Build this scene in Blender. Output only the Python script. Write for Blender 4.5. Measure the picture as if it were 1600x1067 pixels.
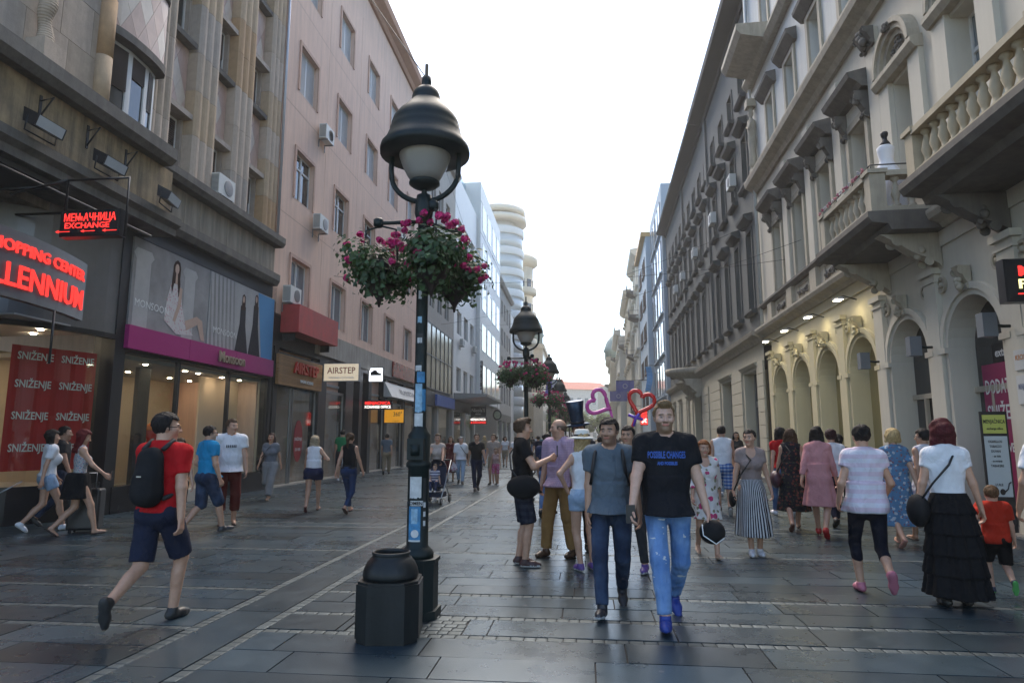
import bpy, bmesh, math, random
import numpy as np
from mathutils import Vector, Matrix
random.seed(7)
RNG = np.random.RandomState(5)
R = math.radians
scene = bpy.context.scene
for o in list(bpy.data.objects):
    bpy.data.objects.remove(o)
COL = scene.collection

# ------------------------------------------------------------ camera
CAM_H = 1.55
cam_d = bpy.data.cameras.new('camera')
cam = bpy.data.objects.new('camera', cam_d)
COL.objects.link(cam)
cam_d.sensor_width = 36.0
cam_d.lens = 36.0 * 1030.0 / 1600.0
cam_d.clip_start = 0.1
cam_d.clip_end = 3000
PITCH, YAW = 8.367, 6.303          # up, turned to the left of the street axis (+Y)
cam.location = (0, 0, CAM_H)
cam.rotation_euler = (R(90 + PITCH), 0, R(YAW))
scene.camera = cam

# ------------------------------------------------------------ sky and sun
SUN_AZ, SUN_EL = -10.0, 52.0        # azimuth from +Y, clockwise positive
world = bpy.data.worlds.new('World')
scene.world = world
world.use_nodes = True
wn = world.node_tree
wn.nodes.clear()
sky = wn.nodes.new('ShaderNodeTexSky')
sky.sky_type = 'NISHITA'
sky.sun_disc = False
sky.sun_elevation = R(SUN_EL)
sky.sun_rotation = R(SUN_AZ)
sky.air_density = 1.0
sky.dust_density = 0.8
sky.ozone_density = 1.0
bg = wn.nodes.new('ShaderNodeBackground')
bg.inputs['Strength'].default_value = 0.10
wo = wn.nodes.new('ShaderNodeOutputWorld')
wn.links.new(sky.outputs[0], bg.inputs[0])
wn.links.new(bg.outputs[0], wo.inputs[0])
sun_d = bpy.data.lights.new('sun', 'SUN')
sun_d.energy = 1.5
sun_d.angle = R(50)
sun_d.color = (1.0, 0.88, 0.72)
sun = bpy.data.objects.new('sun', sun_d)
COL.objects.link(sun)
sd = Vector((math.sin(R(SUN_AZ)) * math.cos(R(SUN_EL)), math.cos(R(SUN_AZ)) * math.cos(R(SUN_EL)), math.sin(R(SUN_EL))))
sun.rotation_euler = (-sd).to_track_quat('-Z', 'Y').to_euler()
sun.location = (0, 0, 60)
scene.view_settings.view_transform = 'Standard'
scene.view_settings.look = 'None'
scene.view_settings.exposure = 1.98
scene.view_settings.gamma = 1.0
scene.cycles.use_denoising = True
scene.cycles.max_bounces = 6
scene.cycles.diffuse_bounces = 3
scene.cycles.glossy_bounces = 3
scene.cycles.transmission_bounces = 4
scene.cycles.transparent_max_bounces = 10
scene.cycles.caustics_reflective = False
scene.cycles.caustics_refractive = False
scene.cycles.sample_clamp_indirect = 6.0

# ------------------------------------------------------------ materials
MATS = {}
def nt_new(name):
    m = bpy.data.materials.new(name)
    m.use_nodes = True
    t = m.node_tree
    t.nodes.clear()
    out = t.nodes.new('ShaderNodeOutputMaterial')
    b = t.nodes.new('ShaderNodeBsdfPrincipled')
    t.links.new(b.outputs[0], out.inputs[0])
    return m, t, b, out

def mat(name, col, rough=0.7, metal=0.0, var=0.12, vscale=3.0, bump=0.0, bscale=40.0, streak=0.0, rand=0.0, spec=0.5, emit=None, estr=0.0, stain=None):
    """plain surface: colour with blotchy variation, optional vertical dirt streaks, per-object shade change and fine relief"""
    if name in MATS:
        return MATS[name]
    m, t, b, out = nt_new(name)
    L = t.links.new
    b.inputs['Roughness'].default_value = rough
    b.inputs['Metallic'].default_value = metal
    b.inputs['Specular IOR Level'].default_value = spec
    tc = t.nodes.new('ShaderNodeTexCoord')
    c = tuple(col) + (1,)
    cur = None
    if var > 0:
        n = t.nodes.new('ShaderNodeTexNoise')
        n.inputs['Scale'].default_value = vscale
        n.inputs['Detail'].default_value = 6
        n.inputs['Roughness'].default_value = 0.65
        L(tc.outputs['Object'], n.inputs['Vector'])
        mr = t.nodes.new('ShaderNodeMapRange')
        mr.inputs['From Min'].default_value = 0.25
        mr.inputs['From Max'].default_value = 0.75
        mr.inputs['To Min'].default_value = 1 - var
        mr.inputs['To Max'].default_value = 1 + var * 0.6
        L(n.outputs['Fac'], mr.inputs['Value'])
        mx = t.nodes.new('ShaderNodeVectorMath')
        mx.operation = 'SCALE'
        mx.inputs[0].default_value = col
        L(mr.outputs[0], mx.inputs['Scale'])
        cur = mx.outputs[0]
        # roughness varies too
        mr2 = t.nodes.new('ShaderNodeMapRange')
        mr2.inputs['To Min'].default_value = max(0.02, rough - 0.12)
        mr2.inputs['To Max'].default_value = min(1, rough + 0.1)
        L(n.outputs['Fac'], mr2.inputs['Value'])
        L(mr2.outputs[0], b.inputs['Roughness'])
    if streak > 0:
        mp = t.nodes.new('ShaderNodeMapping')
        mp.inputs['Scale'].default_value = (3.0, 3.0, 0.25)
        L(tc.outputs['Object'], mp.inputs[0])
        n2 = t.nodes.new('ShaderNodeTexNoise')
        n2.inputs['Scale'].default_value = 1.6
        n2.inputs['Detail'].default_value = 8
        n2.inputs['Roughness'].default_value = 0.7
        L(mp.outputs[0], n2.inputs['Vector'])
        mr = t.nodes.new('ShaderNodeMapRange')
        mr.inputs['From Min'].default_value = 0.42
        mr.inputs['From Max'].default_value = 0.72
        mr.inputs['To Min'].default_value = 0
        mr.inputs['To Max'].default_value = streak
        L(n2.outputs['Fac'], mr.inputs['Value'])
        mm = t.nodes.new('ShaderNodeMix')
        mm.data_type = 'RGBA'
        L(mr.outputs[0], mm.inputs[0])
        if cur is not None:
            L(cur, mm.inputs[6])
        else:
            mm.inputs[6].default_value = c
        mm.inputs[7].default_value = tuple(stain or (0.06, 0.055, 0.05)) + (1,)
        cur = mm.outputs[2]
    if rand > 0:
        oi = t.nodes.new('ShaderNodeObjectInfo')
        mr = t.nodes.new('ShaderNodeMapRange')
        mr.inputs['To Min'].default_value = 1 - rand
        mr.inputs['To Max'].default_value = 1 + rand
        L(oi.outputs['Random'], mr.inputs['Value'])
        mx = t.nodes.new('ShaderNodeVectorMath')
        mx.operation = 'SCALE'
        if cur is not None:
            L(cur, mx.inputs[0])
        else:
            mx.inputs[0].default_value = col
        L(mr.outputs[0], mx.inputs['Scale'])
        cur = mx.outputs[0]
    if cur is not None:
        L(cur, b.inputs['Base Color'])
    else:
        b.inputs['Base Color'].default_value = c
    if bump > 0:
        n3 = t.nodes.new('ShaderNodeTexNoise')
        n3.inputs['Scale'].default_value = bscale
        n3.inputs['Detail'].default_value = 5
        L(tc.outputs['Object'], n3.inputs['Vector'])
        bp = t.nodes.new('ShaderNodeBump')
        bp.inputs['Strength'].default_value = bump
        bp.inputs['Distance'].default_value = 0.01
        L(n3.outputs['Fac'], bp.inputs['Height'])
        L(bp.outputs[0], b.inputs['Normal'])
    if emit is not None:
        b.inputs['Emission Color'].default_value = tuple(emit) + (1,)
        b.inputs['Emission Strength'].default_value = estr
    MATS[name] = m
    return m

def glass_mat(name, tint=(0.9, 0.95, 0.95), gloss=0.0):
    """thin window glass: see-through face-on, mirror-like at a slant"""
    if name in MATS:
        return MATS[name]
    m = bpy.data.materials.new(name)
    m.use_nodes = True
    t = m.node_tree
    t.nodes.clear()
    out = t.nodes.new('ShaderNodeOutputMaterial')
    tr = t.nodes.new('ShaderNodeBsdfTransparent')
    tr.inputs[0].default_value = tuple(tint) + (1,)
    gl = t.nodes.new('ShaderNodeBsdfGlossy')
    gl.inputs['Roughness'].default_value = 0.03
    fr = t.nodes.new('ShaderNodeFresnel')
    fr.inputs[0].default_value = 1.5
    ad = t.nodes.new('ShaderNodeMath')
    ad.operation = 'ADD'
    ad.use_clamp = True
    ad.inputs[1].default_value = gloss
    mx = t.nodes.new('ShaderNodeMixShader')
    ge = t.nodes.new('ShaderNodeNewGeometry')
    fb = t.nodes.new('ShaderNodeMath'); fb.operation = 'SUBTRACT'; fb.inputs[0].default_value = 1.0
    t.links.new(ge.outputs['Backfacing'], fb.inputs[1])
    mu = t.nodes.new('ShaderNodeMath'); mu.operation = 'MULTIPLY'
    t.links.new(fr.outputs[0], ad.inputs[0])
    t.links.new(ad.outputs[0], mu.inputs[0]); t.links.new(fb.outputs[0], mu.inputs[1])
    t.links.new(mu.outputs[0], mx.inputs[0])
    t.links.new(tr.outputs[0], mx.inputs[1])
    t.links.new(gl.outputs[0], mx.inputs[2])
    t.links.new(mx.outputs[0], out.inputs[0])
    MATS[name] = m
    return m

def emis(name, col, s):
    if name in MATS:
        return MATS[name]
    m = bpy.data.materials.new(name)
    m.use_nodes = True
    t = m.node_tree
    t.nodes.clear()
    out = t.nodes.new('ShaderNodeOutputMaterial')
    e = t.nodes.new('ShaderNodeEmission')
    e.inputs[0].default_value = tuple(col) + (1,)
    e.inputs[1].default_value = s
    t.links.new(e.outputs[0], out.inputs[0])
    MATS[name] = m
    return m

# ------------------------------------------------------------ mesh helpers
class MB:
    """collects shapes; sx = -1 mirrors x (facades on the other side of the street)"""
    def __init__(self, sx=1, off=0.0):
        self.v, self.f, self.mi, self.sx, self.off = [], [], [], sx, off
        self.cur = 0
        self.smooth = False
        self.sm = []
    def add(self, vs, fs, smooth=None):
        n = len(self.v)
        s = self.sx
        self.v += [(x * s, y - self.off, z) for x, y, z in vs]
        for f in fs:
            g = [i + n for i in f]
            self.f.append(g[::-1] if s < 0 else g)
            self.mi.append(self.cur)
            self.sm.append(self.smooth if smooth is None else smooth)
        return self
    def quad(self, a, b, c, d):
        return self.add([a, b, c, d], [(0, 1, 2, 3)])
    def box(self, x0, x1, y0, y1, z0, z1):
        if x0 > x1: x0, x1 = x1, x0
        if y0 > y1: y0, y1 = y1, y0
        if z0 > z1: z0, z1 = z1, z0
        vs = [(x0, y0, z0), (x1, y0, z0), (x1, y1, z0), (x0, y1, z0), (x0, y0, z1), (x1, y0, z1), (x1, y1, z1), (x0, y1, z1)]
        return self.add(vs, [(0, 3, 2, 1), (4, 5, 6, 7), (0, 1, 5, 4), (1, 2, 6, 5), (2, 3, 7, 6), (3, 0, 4, 7)])
    def prof(self, pts, y0, y1, closed=True):
        """profile in the x-z plane swept along y (cornices, ledges)"""
        n = len(pts)
        vs = [(x, y0, z) for x, z in pts] + [(x, y1, z) for x, z in pts]
        fs = [(i, (i + 1) % n, n + (i + 1) % n, n + i) for i in range(n if closed else n - 1)]
        if closed:
            fs += [tuple(range(n))[::-1], tuple(range(n, 2 * n))]
        return self.add(vs, fs)
    def lathe(self, pts, cx=0, cy=0, n=16, smooth=True, a0=0.0, a1=2 * math.pi):
        full = abs(a1 - a0 - 2 * math.pi) < 1e-6
        m = n if full else n + 1
        vs = []
        for r, z in pts:
            for k in range(m):
                a = a0 + (a1 - a0) * k / n
                vs.append((cx + r * math.cos(a), cy + r * math.sin(a), z))
        fs = []
        for i in range(len(pts) - 1):
            for k in range(n):
                k2 = (k + 1) % m
                fs.append((i * m + k, i * m + k2, (i + 1) * m + k2, (i + 1) * m + k))
        if full:
            fs.append(tuple(range(m))[::-1])
            fs.append(tuple(range((len(pts) - 1) * m, len(pts) * m)))
        return self.add(vs, fs, smooth)
    def tube(self, path, r, n=8, smooth=True, caps=True):
        P = [Vector(p) for p in path]
        rr = r if isinstance(r, (list, tuple)) else [r] * len(P)
        vs = []
        up = Vector((0, 0, 1))
        for i, p in enumerate(P):
            d = (P[min(i + 1, len(P) - 1)] - P[max(i - 1, 0)])
            d = d.normalized() if d.length > 1e-9 else Vector((0, 0, 1))
            a = d.cross(up if abs(d.z) < 0.95 else Vector((0, 1, 0))).normalized()
            b = d.cross(a).normalized()
            for k in range(n):
                t = 2 * math.pi * k / n
                q = p + a * (rr[i] * math.cos(t)) + b * (rr[i] * math.sin(t))
                vs.append(tuple(q))
        fs = []
        for i in range(len(P) - 1):
            for k in range(n):
                fs.append((i * n + k, i * n + (k + 1) % n, (i + 1) * n + (k + 1) % n, (i + 1) * n + k))
        if caps:
            fs.append(tuple(range(n))[::-1])
            fs.append(tuple(range((len(P) - 1) * n, len(P) * n)))
        return self.add(vs, fs, smooth)
    def prism(self, poly, axis, a, b):
        """closed polygon extruded along an axis. axis 'x': poly is (y,z); 'y': (x,z); 'z': (x,y)"""
        def P(u, v, w):
            return {'x': (w, u, v), 'y': (u, w, v), 'z': (u, v, w)}[axis]
        n = len(poly)
        vs = [P(u, v, a) for u, v in poly] + [P(u, v, b) for u, v in poly]
        fs = [(i, (i + 1) % n, n + (i + 1) % n, n + i) for i in range(n)] + [tuple(range(n))[::-1], tuple(range(n, 2 * n))]
        return self.add(vs, fs)
    def mesh(self, name, mats):
        me = bpy.data.meshes.new(name)
        me.from_pydata(self.v, [], self.f)
        for m in (mats if isinstance(mats, (list, tuple)) else [mats]):
            me.materials.append(m)
        me.polygons.foreach_set('material_index', self.mi)
        me.polygons.foreach_set('use_smooth', self.sm)
        me.update()
        return me
    def build(self, name, mats, parent=None, loc=(0, 0, 0), rot=None, fix=True):
        me = self.mesh(name, mats)
        if fix:
            bm = bmesh.new()
            bm.from_mesh(me)
            bmesh.ops.recalc_face_normals(bm, faces=bm.faces)
            bm.to_mesh(me)
            bm.free()
        return put(name, me, parent, loc, rot)

def put(name, data, parent=None, loc=(0, 0, 0), rot=None, scale=None):
    o = bpy.data.objects.new(name, data)
    COL.objects.link(o)
    if parent is not None:
        o.parent = parent
    o.location = loc
    if rot is not None:
        o.rotation_euler = rot
    if scale is not None:
        o.scale = scale
    return o

def tag(o, label, cat, group=None, kind=None):
    o['label'] = label
    o['category'] = cat
    if group:
        o['group'] = group
    if kind:
        o['kind'] = kind
    return o

def thing(name, label, cat, loc=(0, 0, 0), rz=0.0, group=None):
    o = bpy.data.objects.new(name, None)
    COL.objects.link(o)
    o.empty_display_size = 0.1
    o.location = loc
    o.rotation_euler = (0, 0, rz)
    return tag(o, label, cat, group)

def copy_tree(o, parent=None):
    c = o.copy()
    COL.objects.link(c)
    c.parent = parent
    for ch in list(o.children):
        copy_tree(ch, c)
    return c

def text_mesh(body, size, align='CENTER', extrude=0.004, bold=0.0, width=None, res=2):
    cu = bpy.data.curves.new('text', 'FONT')
    cu.body = body
    cu.size = size
    cu.align_x = align
    cu.align_y = 'CENTER'
    cu.extrude = extrude
    cu.offset = bold
    cu.resolution_u = res
    ob = bpy.data.objects.new('text', cu)
    me = ob.to_mesh().copy()
    bpy.data.objects.remove(ob)
    if width:
        xs = [v.co.x for v in me.vertices]
        if xs:
            w = max(xs) - min(xs)
            cx = (max(xs) + min(xs)) / 2 if align == 'CENTER' else 0
            for v in me.vertices:
                v.co.x = (v.co.x - cx) * width / max(w, 1e-6)
    return me

# sign-face orientations: text lies in its local x-y plane, reads along +x, faces +z
def face_left_side():   # on a facade at the left of the street (looks towards +X), reading direction is -Y... seen from the street
    return (R(90), 0, R(90))
def face_right_side():
    return (R(90), 0, R(-90))
def face_camera():
    return (R(90), 0, 0)
# ------------------------------------------------------------ camera projection (only used to rank which pieces are in view)
_a, _p = R(YAW), R(PITCH)
_fw = np.array([-math.sin(_a) * math.cos(_p), math.cos(_a) * math.cos(_p), math.sin(_p)])
_rt = np.array([math.cos(_a), math.sin(_a), 0.0])
_up = np.cross(_rt, _fw)
def in_view(x, y, z=0.0, m=60):
    d = np.array([x, y, z - CAM_H])
    w = d @ _fw
    if w < 0.3:
        return False
    u, v = 800 + 1030 * (d @ _rt) / w, 533.5 - 1030 * (d @ _up) / w
    return -m < u < 1600 + m and -m < v < 1067 + m

def granite(name, base, r0, r1, scale=1.0):
    m, t, b, out = nt_new(name)
    L = t.links.new
    tc = t.nodes.new('ShaderNodeTexCoord')
    geo = t.nodes.new('ShaderNodeNewGeometry')
    oi = t.nodes.new('ShaderNodeObjectInfo')
    ad = t.nodes.new('ShaderNodeMath'); ad.operation = 'ADD'
    L(geo.outputs['Random Per Island'], ad.inputs[0]); L(oi.outputs['Random'], ad.inputs[1])
    fr = t.nodes.new('ShaderNodeMath'); fr.operation = 'FRACT'
    L(ad.outputs[0], fr.inputs[0])
    # world-space speckle and worn patches
    n1 = t.nodes.new('ShaderNodeTexNoise'); n1.inputs['Scale'].default_value = 90 * scale; n1.inputs['Detail'].default_value = 3
    n2 = t.nodes.new('ShaderNodeTexNoise'); n2.inputs['Scale'].default_value = 0.55; n2.inputs['Detail'].default_value = 7; n2.inputs['Roughness'].default_value = 0.62
    n3 = t.nodes.new('ShaderNodeTexNoise'); n3.inputs['Scale'].default_value = 5.0; n3.inputs['Detail'].default_value = 6
    for n in (n1, n2, n3):
        L(geo.outputs['Position'], n.inputs['Vector'])
    v1 = t.nodes.new('ShaderNodeMapRange'); v1.inputs['To Min'].default_value = 0.6; v1.inputs['To Max'].default_value = 1.5
    L(fr.outputs[0], v1.inputs['Value'])
    v2 = t.nodes.new('ShaderNodeMapRange'); v2.inputs['From Min'].default_value = 0.3; v2.inputs['From Max'].default_value = 0.7; v2.inputs['To Min'].default_value = 0.75; v2.inputs['To Max'].default_value = 1.25
    L(n1.outputs['Fac'], v2.inputs['Value'])
    v3 = t.nodes.new('ShaderNodeMapRange'); v3.inputs['From Min'].default_value = 0.3; v3.inputs['From Max'].default_value = 0.7; v3.inputs['To Min'].default_value = 0.88; v3.inputs['To Max'].default_value = 1.12
    L(n3.outputs['Fac'], v3.inputs['Value'])
    m1 = t.nodes.new('ShaderNodeMath'); m1.operation = 'MULTIPLY'; L(v1.outputs[0], m1.inputs[0]); L(v2.outputs[0], m1.inputs[1])
    m2 = t.nodes.new('ShaderNodeMath'); m2.operation = 'MULTIPLY'; L(m1.outputs[0], m2.inputs[0]); L(v3.outputs[0], m2.inputs[1])
    sc = t.nodes.new('ShaderNodeVectorMath'); sc.operation = 'SCALE'; sc.inputs[0].default_value = base
    L(m2.outputs[0], sc.inputs['Scale'])
    # trodden chewing gum and drips
    vg = t.nodes.new('ShaderNodeTexVoronoi'); vg.inputs['Scale'].default_value = 2.3; L(geo.outputs['Position'], vg.inputs['Vector'])
    gt = t.nodes.new('ShaderNodeMath'); gt.operation = 'LESS_THAN'; gt.inputs[1].default_value = 0.045; L(vg.outputs['Distance'], gt.inputs[0])
    gm = t.nodes.new('ShaderNodeMix'); gm.data_type = 'RGBA'; gm.inputs[7].default_value = (0.11, 0.11, 0.11, 1); L(gt.outputs[0], gm.inputs[0]); L(sc.outputs[0], gm.inputs[6])
    L(gm.outputs[2], b.inputs['Base Color'])
    rr = t.nodes.new('ShaderNodeMapRange'); rr.inputs['From Min'].default_value = 0.32; rr.inputs['From Max'].default_value = 0.68
    rr.inputs['To Min'].default_value = r0; rr.inputs['To Max'].default_value = r1
    mxn = t.nodes.new('ShaderNodeMath'); mxn.operation = 'MULTIPLY_ADD'; mxn.inputs[1].default_value = 0.35
    L(n3.outputs['Fac'], mxn.inputs[0])
    sm = t.nodes.new('ShaderNodeMath'); sm.operation = 'MULTIPLY'; sm.inputs[1].default_value = 0.65
    L(n2.outputs['Fac'], sm.inputs[0]); L(sm.outputs[0], mxn.inputs[2])
    L(mxn.outputs[0], rr.inputs['Value'])
    L(rr.outputs[0], b.inputs['Roughness'])
    bp = t.nodes.new('ShaderNodeBump'); bp.inputs['Strength'].default_value = 0.25; bp.inputs['Distance'].default_value = 0.004
    L(n1.outputs['Fac'], bp.inputs['Height']); L(bp.outputs[0], b.inputs['Normal'])
    b.inputs['Specular IOR Level'].default_value = 0.6
    b.inputs['Specular Tint'].default_value = (0.72, 0.92, 1.0, 1)  # blue sky sheen put into the colour: reflections tinted, not granite's own tone
    MATS[name] = m
    return m

M_SLAB = granite('slab granite', (0.021, 0.034, 0.044), 0.22, 0.36)
M_COB = granite('cobble granite', (0.020, 0.026, 0.030), 0.5, 0.7, 0.7)
M_JOINT = mat('joint mortar', (0.02, 0.02, 0.021), 0.9, var=0.3, vscale=8)

# ground sheet reaching to the horizon
g = MB()
g.quad((-900, -60, -0.05), (900, -60, -0.05), (900, 1500, -0.05), (-900, 1500, -0.05))
o = g.build('ground', mat('far asphalt', (0.06, 0.062, 0.065), 0.6, var=0.2, vscale=0.2)); o['kind'] = 'structure'
# mortar bed under the slabs
g = MB()
g.quad((-11.6, -6, -0.012), (9.5, -6, -0.012), (9.5, 150, -0.012), (-11.6, 150, -0.012))
pavement = g.build('pavement', M_JOINT); pavement['kind'] = 'structure'

LAMPS_Y = [6.0 + 11.0 * k for k in range(8)]
strip_y = []
for ly in [-5.0] + LAMPS_Y:
    strip_y += [ly - 0.62, ly - 0.06, ly + 0.78, ly + 3.2, ly + 5.62, ly + 6.1, ly + 8.5]
strip_y = sorted(y for y in strip_y if -4 < y < 62)
SW = 0.10
slabs, cobs = [], []          # (x0,x1,y0,y1)
def cob_row(x0, x1, y0):
    x = x0
    while x < x1 - 0.03:
        w = min(random.uniform(0.085, 0.125), x1 - x)
        cobs.append((x + 0.004, x + w - 0.004, y0 + 0.004 + random.uniform(0, 0.004), y0 + SW - 0.004 - random.uniform(0, 0.006)))
        x += w
def cob_col(x0, y0, y1):
    y = y0
    while y < y1 - 0.03:
        w = min(random.uniform(0.085, 0.125), y1 - y)
        cobs.append((x0 + 0.004, x0 + SW - 0.004, y + 0.004, y + w - 0.004))
        y += w
XL, XR = -10.6, 7.6
ZONES = [(XL, -3.30), (-2.65, XR)]
for i in range(len(strip_y) - 1):
    ya, yb = strip_y[i] + SW, strip_y[i + 1]
    for zx0, zx1 in ZONES:
        if strip_y[i] < 30:
            cob_row(zx0, zx1, strip_y[i])
        nrow = max(1, round((yb - ya) / 0.41))
        dh = (yb - ya) / nrow
        for r in range(nrow):
            x = zx0 - random.uniform(0, 1.0) if zx0 < -5 else zx0
            first = zx0 > -5
            while x < zx1 - 0.02:
                w = random.choice([0.8, 1.0, 1.1, 1.25, 1.5])
                if first:
                    w *= random.uniform(0.25, 1.0); first = False
                xe = min(x + w, zx1)
                if zx1 - xe < 0.2:
                    xe = zx1
                slabs.append((max(x, zx0) + 0.006, xe - 0.006, ya + r * dh + 0.006, ya + (r + 1) * dh - 0.006))
                x = xe
# the long band with a cobble strip at either side
y = -4.0
while y < 62:
    w = random.choice([1.0, 1.2, 1.5])
    slabs.append((-3.20 + 0.004, -2.75 - 0.004, y + 0.004, y + w - 0.004))
    y += w
for x0 in (-3.30, -2.75):
    cob_col(x0, 1.0, 30.0)
# cobbled square at the foot of each lamp
for ly in LAMPS_Y[:2]:
    for r in range(5):
        cob_row(-1.98, -1.02, ly - 0.52 + r * SW + 0.0)
slabs = [s for s in slabs if not any(s[1] > -1.98 and s[0] < -1.02 and s[3] > ly - 0.5 and s[2] < ly - 0.06 for ly in LAMPS_Y[:2])] + \
        [q for s in slabs for ly in LAMPS_Y[:2] if (s[1] > -1.98 and s[0] < -1.02 and s[3] > ly - 0.5 and s[2] < ly - 0.06)
         for q in ((s[0], -1.99, s[2], s[3]), (-1.01, s[1], s[2], s[3])) if q[1] - q[0] > 0.06]

u = MB(); u.box(-0.5, 0.5, -0.5, 0.5, -1, 0)
me_slab = u.mesh('slab', M_SLAB)
u = MB(); u.prism([(-0.5, -0.5), (0.5, -0.5), (0.5, 0.5), (-0.5, 0.5)], 'z', -1, -0.10)
b_ = 0.16
u.add([(-0.5, -0.5, -0.10), (0.5, -0.5, -0.10), (0.5, 0.5, -0.10), (-0.5, 0.5, -0.10), (-0.5 + b_, -0.5 + b_, 0), (0.5 - b_, -0.5 + b_, 0), (0.5 - b_, 0.5 - b_, 0), (-0.5 + b_, 0.5 - b_, 0)],
      [(0, 1, 5, 4), (1, 2, 6, 5), (2, 3, 7, 6), (3, 0, 4, 7), (4, 5, 6, 7)])
me_cob = u.mesh('cobble', M_COB)
def lay(items, me, name, m, hz, tilt, n_single):
    items = sorted(items, key=lambda s: (s[0] + s[1]) ** 2 / 4 + (s[2] + s[3]) ** 2 / 4)
    single, rest = [], []
    for s in items:
        vis = in_view((s[0] + s[1]) / 2, (s[2] + s[3]) / 2)
        (single if vis and len(single) < n_single else rest).append(s)
    for s in single:
        put(name, me, pavement, ((s[0] + s[1]) / 2, (s[2] + s[3]) / 2, random.uniform(-0.0015, 0.0015)),
            (random.gauss(0, tilt), random.gauss(0, tilt), 0), (s[1] - s[0], s[3] - s[2], hz))
    mb = MB()
    for s in rest:
        dz = random.uniform(-0.0015, 0.0015)
        zx, zy = random.gauss(0, tilt) * (s[1] - s[0]) / 2, random.gauss(0, tilt) * (s[3] - s[2]) / 2
        mb.add([(s[0], s[2], dz - zx - zy), (s[1], s[2], dz + zx - zy), (s[1], s[3], dz + zx + zy), (s[0], s[3], dz - zx + zy),
                (s[0], s[2], -0.02), (s[1], s[2], -0.02), (s[1], s[3], -0.02), (s[0], s[3], -0.02)],
               [(0, 1, 2, 3), (0, 4, 5, 1), (1, 5, 6, 2), (2, 6, 7, 3), (3, 7, 4, 0)])
    ob = mb.build(name + '_field', m, pavement, fix=False)
    ob['kind'] = 'stuff'
lay(slabs, me_slab, 'slab', M_SLAB, 0.03, 0.0016, 300)
lay(cobs, me_cob, 'cobble', M_COB, 0.03, 0.008, 300)
# beyond the slabs one can tell apart: the same granite as a sheet
g = MB(); g.quad((-11.6, 62, -0.004), (9.5, 62, -0.004), (9.5, 150, -0.004), (-11.6, 150, -0.004))
g.build('far_paving', M_SLAB, pavement)
# drain grating by the shop fronts
gr = thing('drain_grating', 'flat metal drain grating set in the paving before the shoe shop', 'grating', (-6.4, 13.1, 0.004))
mb = MB()
mb.box(-0.55, 0.55, -0.35, -0.32, -0.004, 0.008).box(-0.55, 0.55, 0.32, 0.35, -0.004, 0.008).box(-0.55, -0.52, -0.32, 0.32, -0.004, 0.008).box(0.52, 0.55, -0.32, 0.32, -0.004, 0.008)
M_IRON = mat('cast iron', (0.05, 0.05, 0.05), 0.45, 0.7, var=0.3, vscale=10)
mb.build('frame', M_IRON, gr)
for k in range(12):
    mb = MB(); mb.box(-0.51 + k * 0.088, -0.475 + k * 0.088, -0.318, 0.318, -0.003, 0.006); mb.build('bar', M_IRON, gr)
# ------------------------------------------------------------ facade tools
L_YAW, R_YAW = R(0.45), R(-1.1)
class Bld:
    """a building along the street: o = metres out from its facade towards the street, u = metres along the street, z = height"""
    def __init__(self, name, label, side, u0, cat='building', out=0.0):
        self.side, self.u0 = side, u0
        self.sx = 1 if side == 'L' else -1
        if side == 'L':
            x = -9.7 - math.tan(L_YAW) * u0 + out
            rz = L_YAW
        else:
            x = 6.3 + math.tan(-R_YAW) * u0 - out
            rz = R_YAW
        self.root = thing(name, label, cat, (x, u0, 0), rz)
    def mb(self):
        return MB(self.sx, self.u0)
    def loc(self, o, u, z):
        return (o * self.sx, u - self.u0, z)
    def part(self, name, mb, mats, parent=None):
        return mb.build(name, mats, parent or self.root)
    def place(self, name, me, o, u, z, parent=None, rot=None, scale=None):
        if parent is not None:
            return put(name, me, parent, (0, 0, 0), rot, scale)
        return put(name, me, self.root, self.loc(o, u, z), rot, scale)
    def world(self, o, u, z):
        a = self.root.rotation_euler[2]
        lx, ly = o * self.sx, u - self.u0
        l = self.root.location
        return (l.x + lx * math.cos(a) - ly * math.sin(a), l.y + lx * math.sin(a) + ly * math.cos(a), z)
    def rz(self):
        return self.root.rotation_euler[2]

def wall_holes(mb, u0, u1, z0, z1, holes, o=0.0, depth=0.3, back=False):
    """a wall face with rectangular openings and their reveals; holes = (ua, ub, za, zb)"""
    us = sorted({u0, u1} | {h[0] for h in holes} | {h[1] for h in holes})
    zs = sorted({z0, z1} | {h[2] for h in holes} | {h[3] for h in holes})
    us = [u for u in us if u0 - 1e-6 <= u <= u1 + 1e-6]
    zs = [z for z in zs if z0 - 1e-6 <= z <= z1 + 1e-6]
    for i in range(len(us) - 1):
        for j in range(len(zs) - 1):
            cu, cz = (us[i] + us[i + 1]) / 2, (zs[j] + zs[j + 1]) / 2
            if any(h[0] < cu < h[1] and h[2] < cz < h[3] for h in holes):
                continue
            mb.quad((o, us[i], zs[j]), (o, us[i + 1], zs[j]), (o, us[i + 1], zs[j + 1]), (o, us[i], zs[j + 1]))
    for a, b, c, d in holes:
        e = o - depth
        mb.quad((o, a, c), (e, a, c), (e, a, d), (o, a, d))
        mb.quad((o, b, c), (o, b, d), (e, b, d), (e, b, c))
        mb.quad((o, a, d), (e, a, d), (e, b, d), (o, b, d))
        mb.quad((o, a, c), (o, b, c), (e, b, c), (e, a, c))
    return mb

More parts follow.
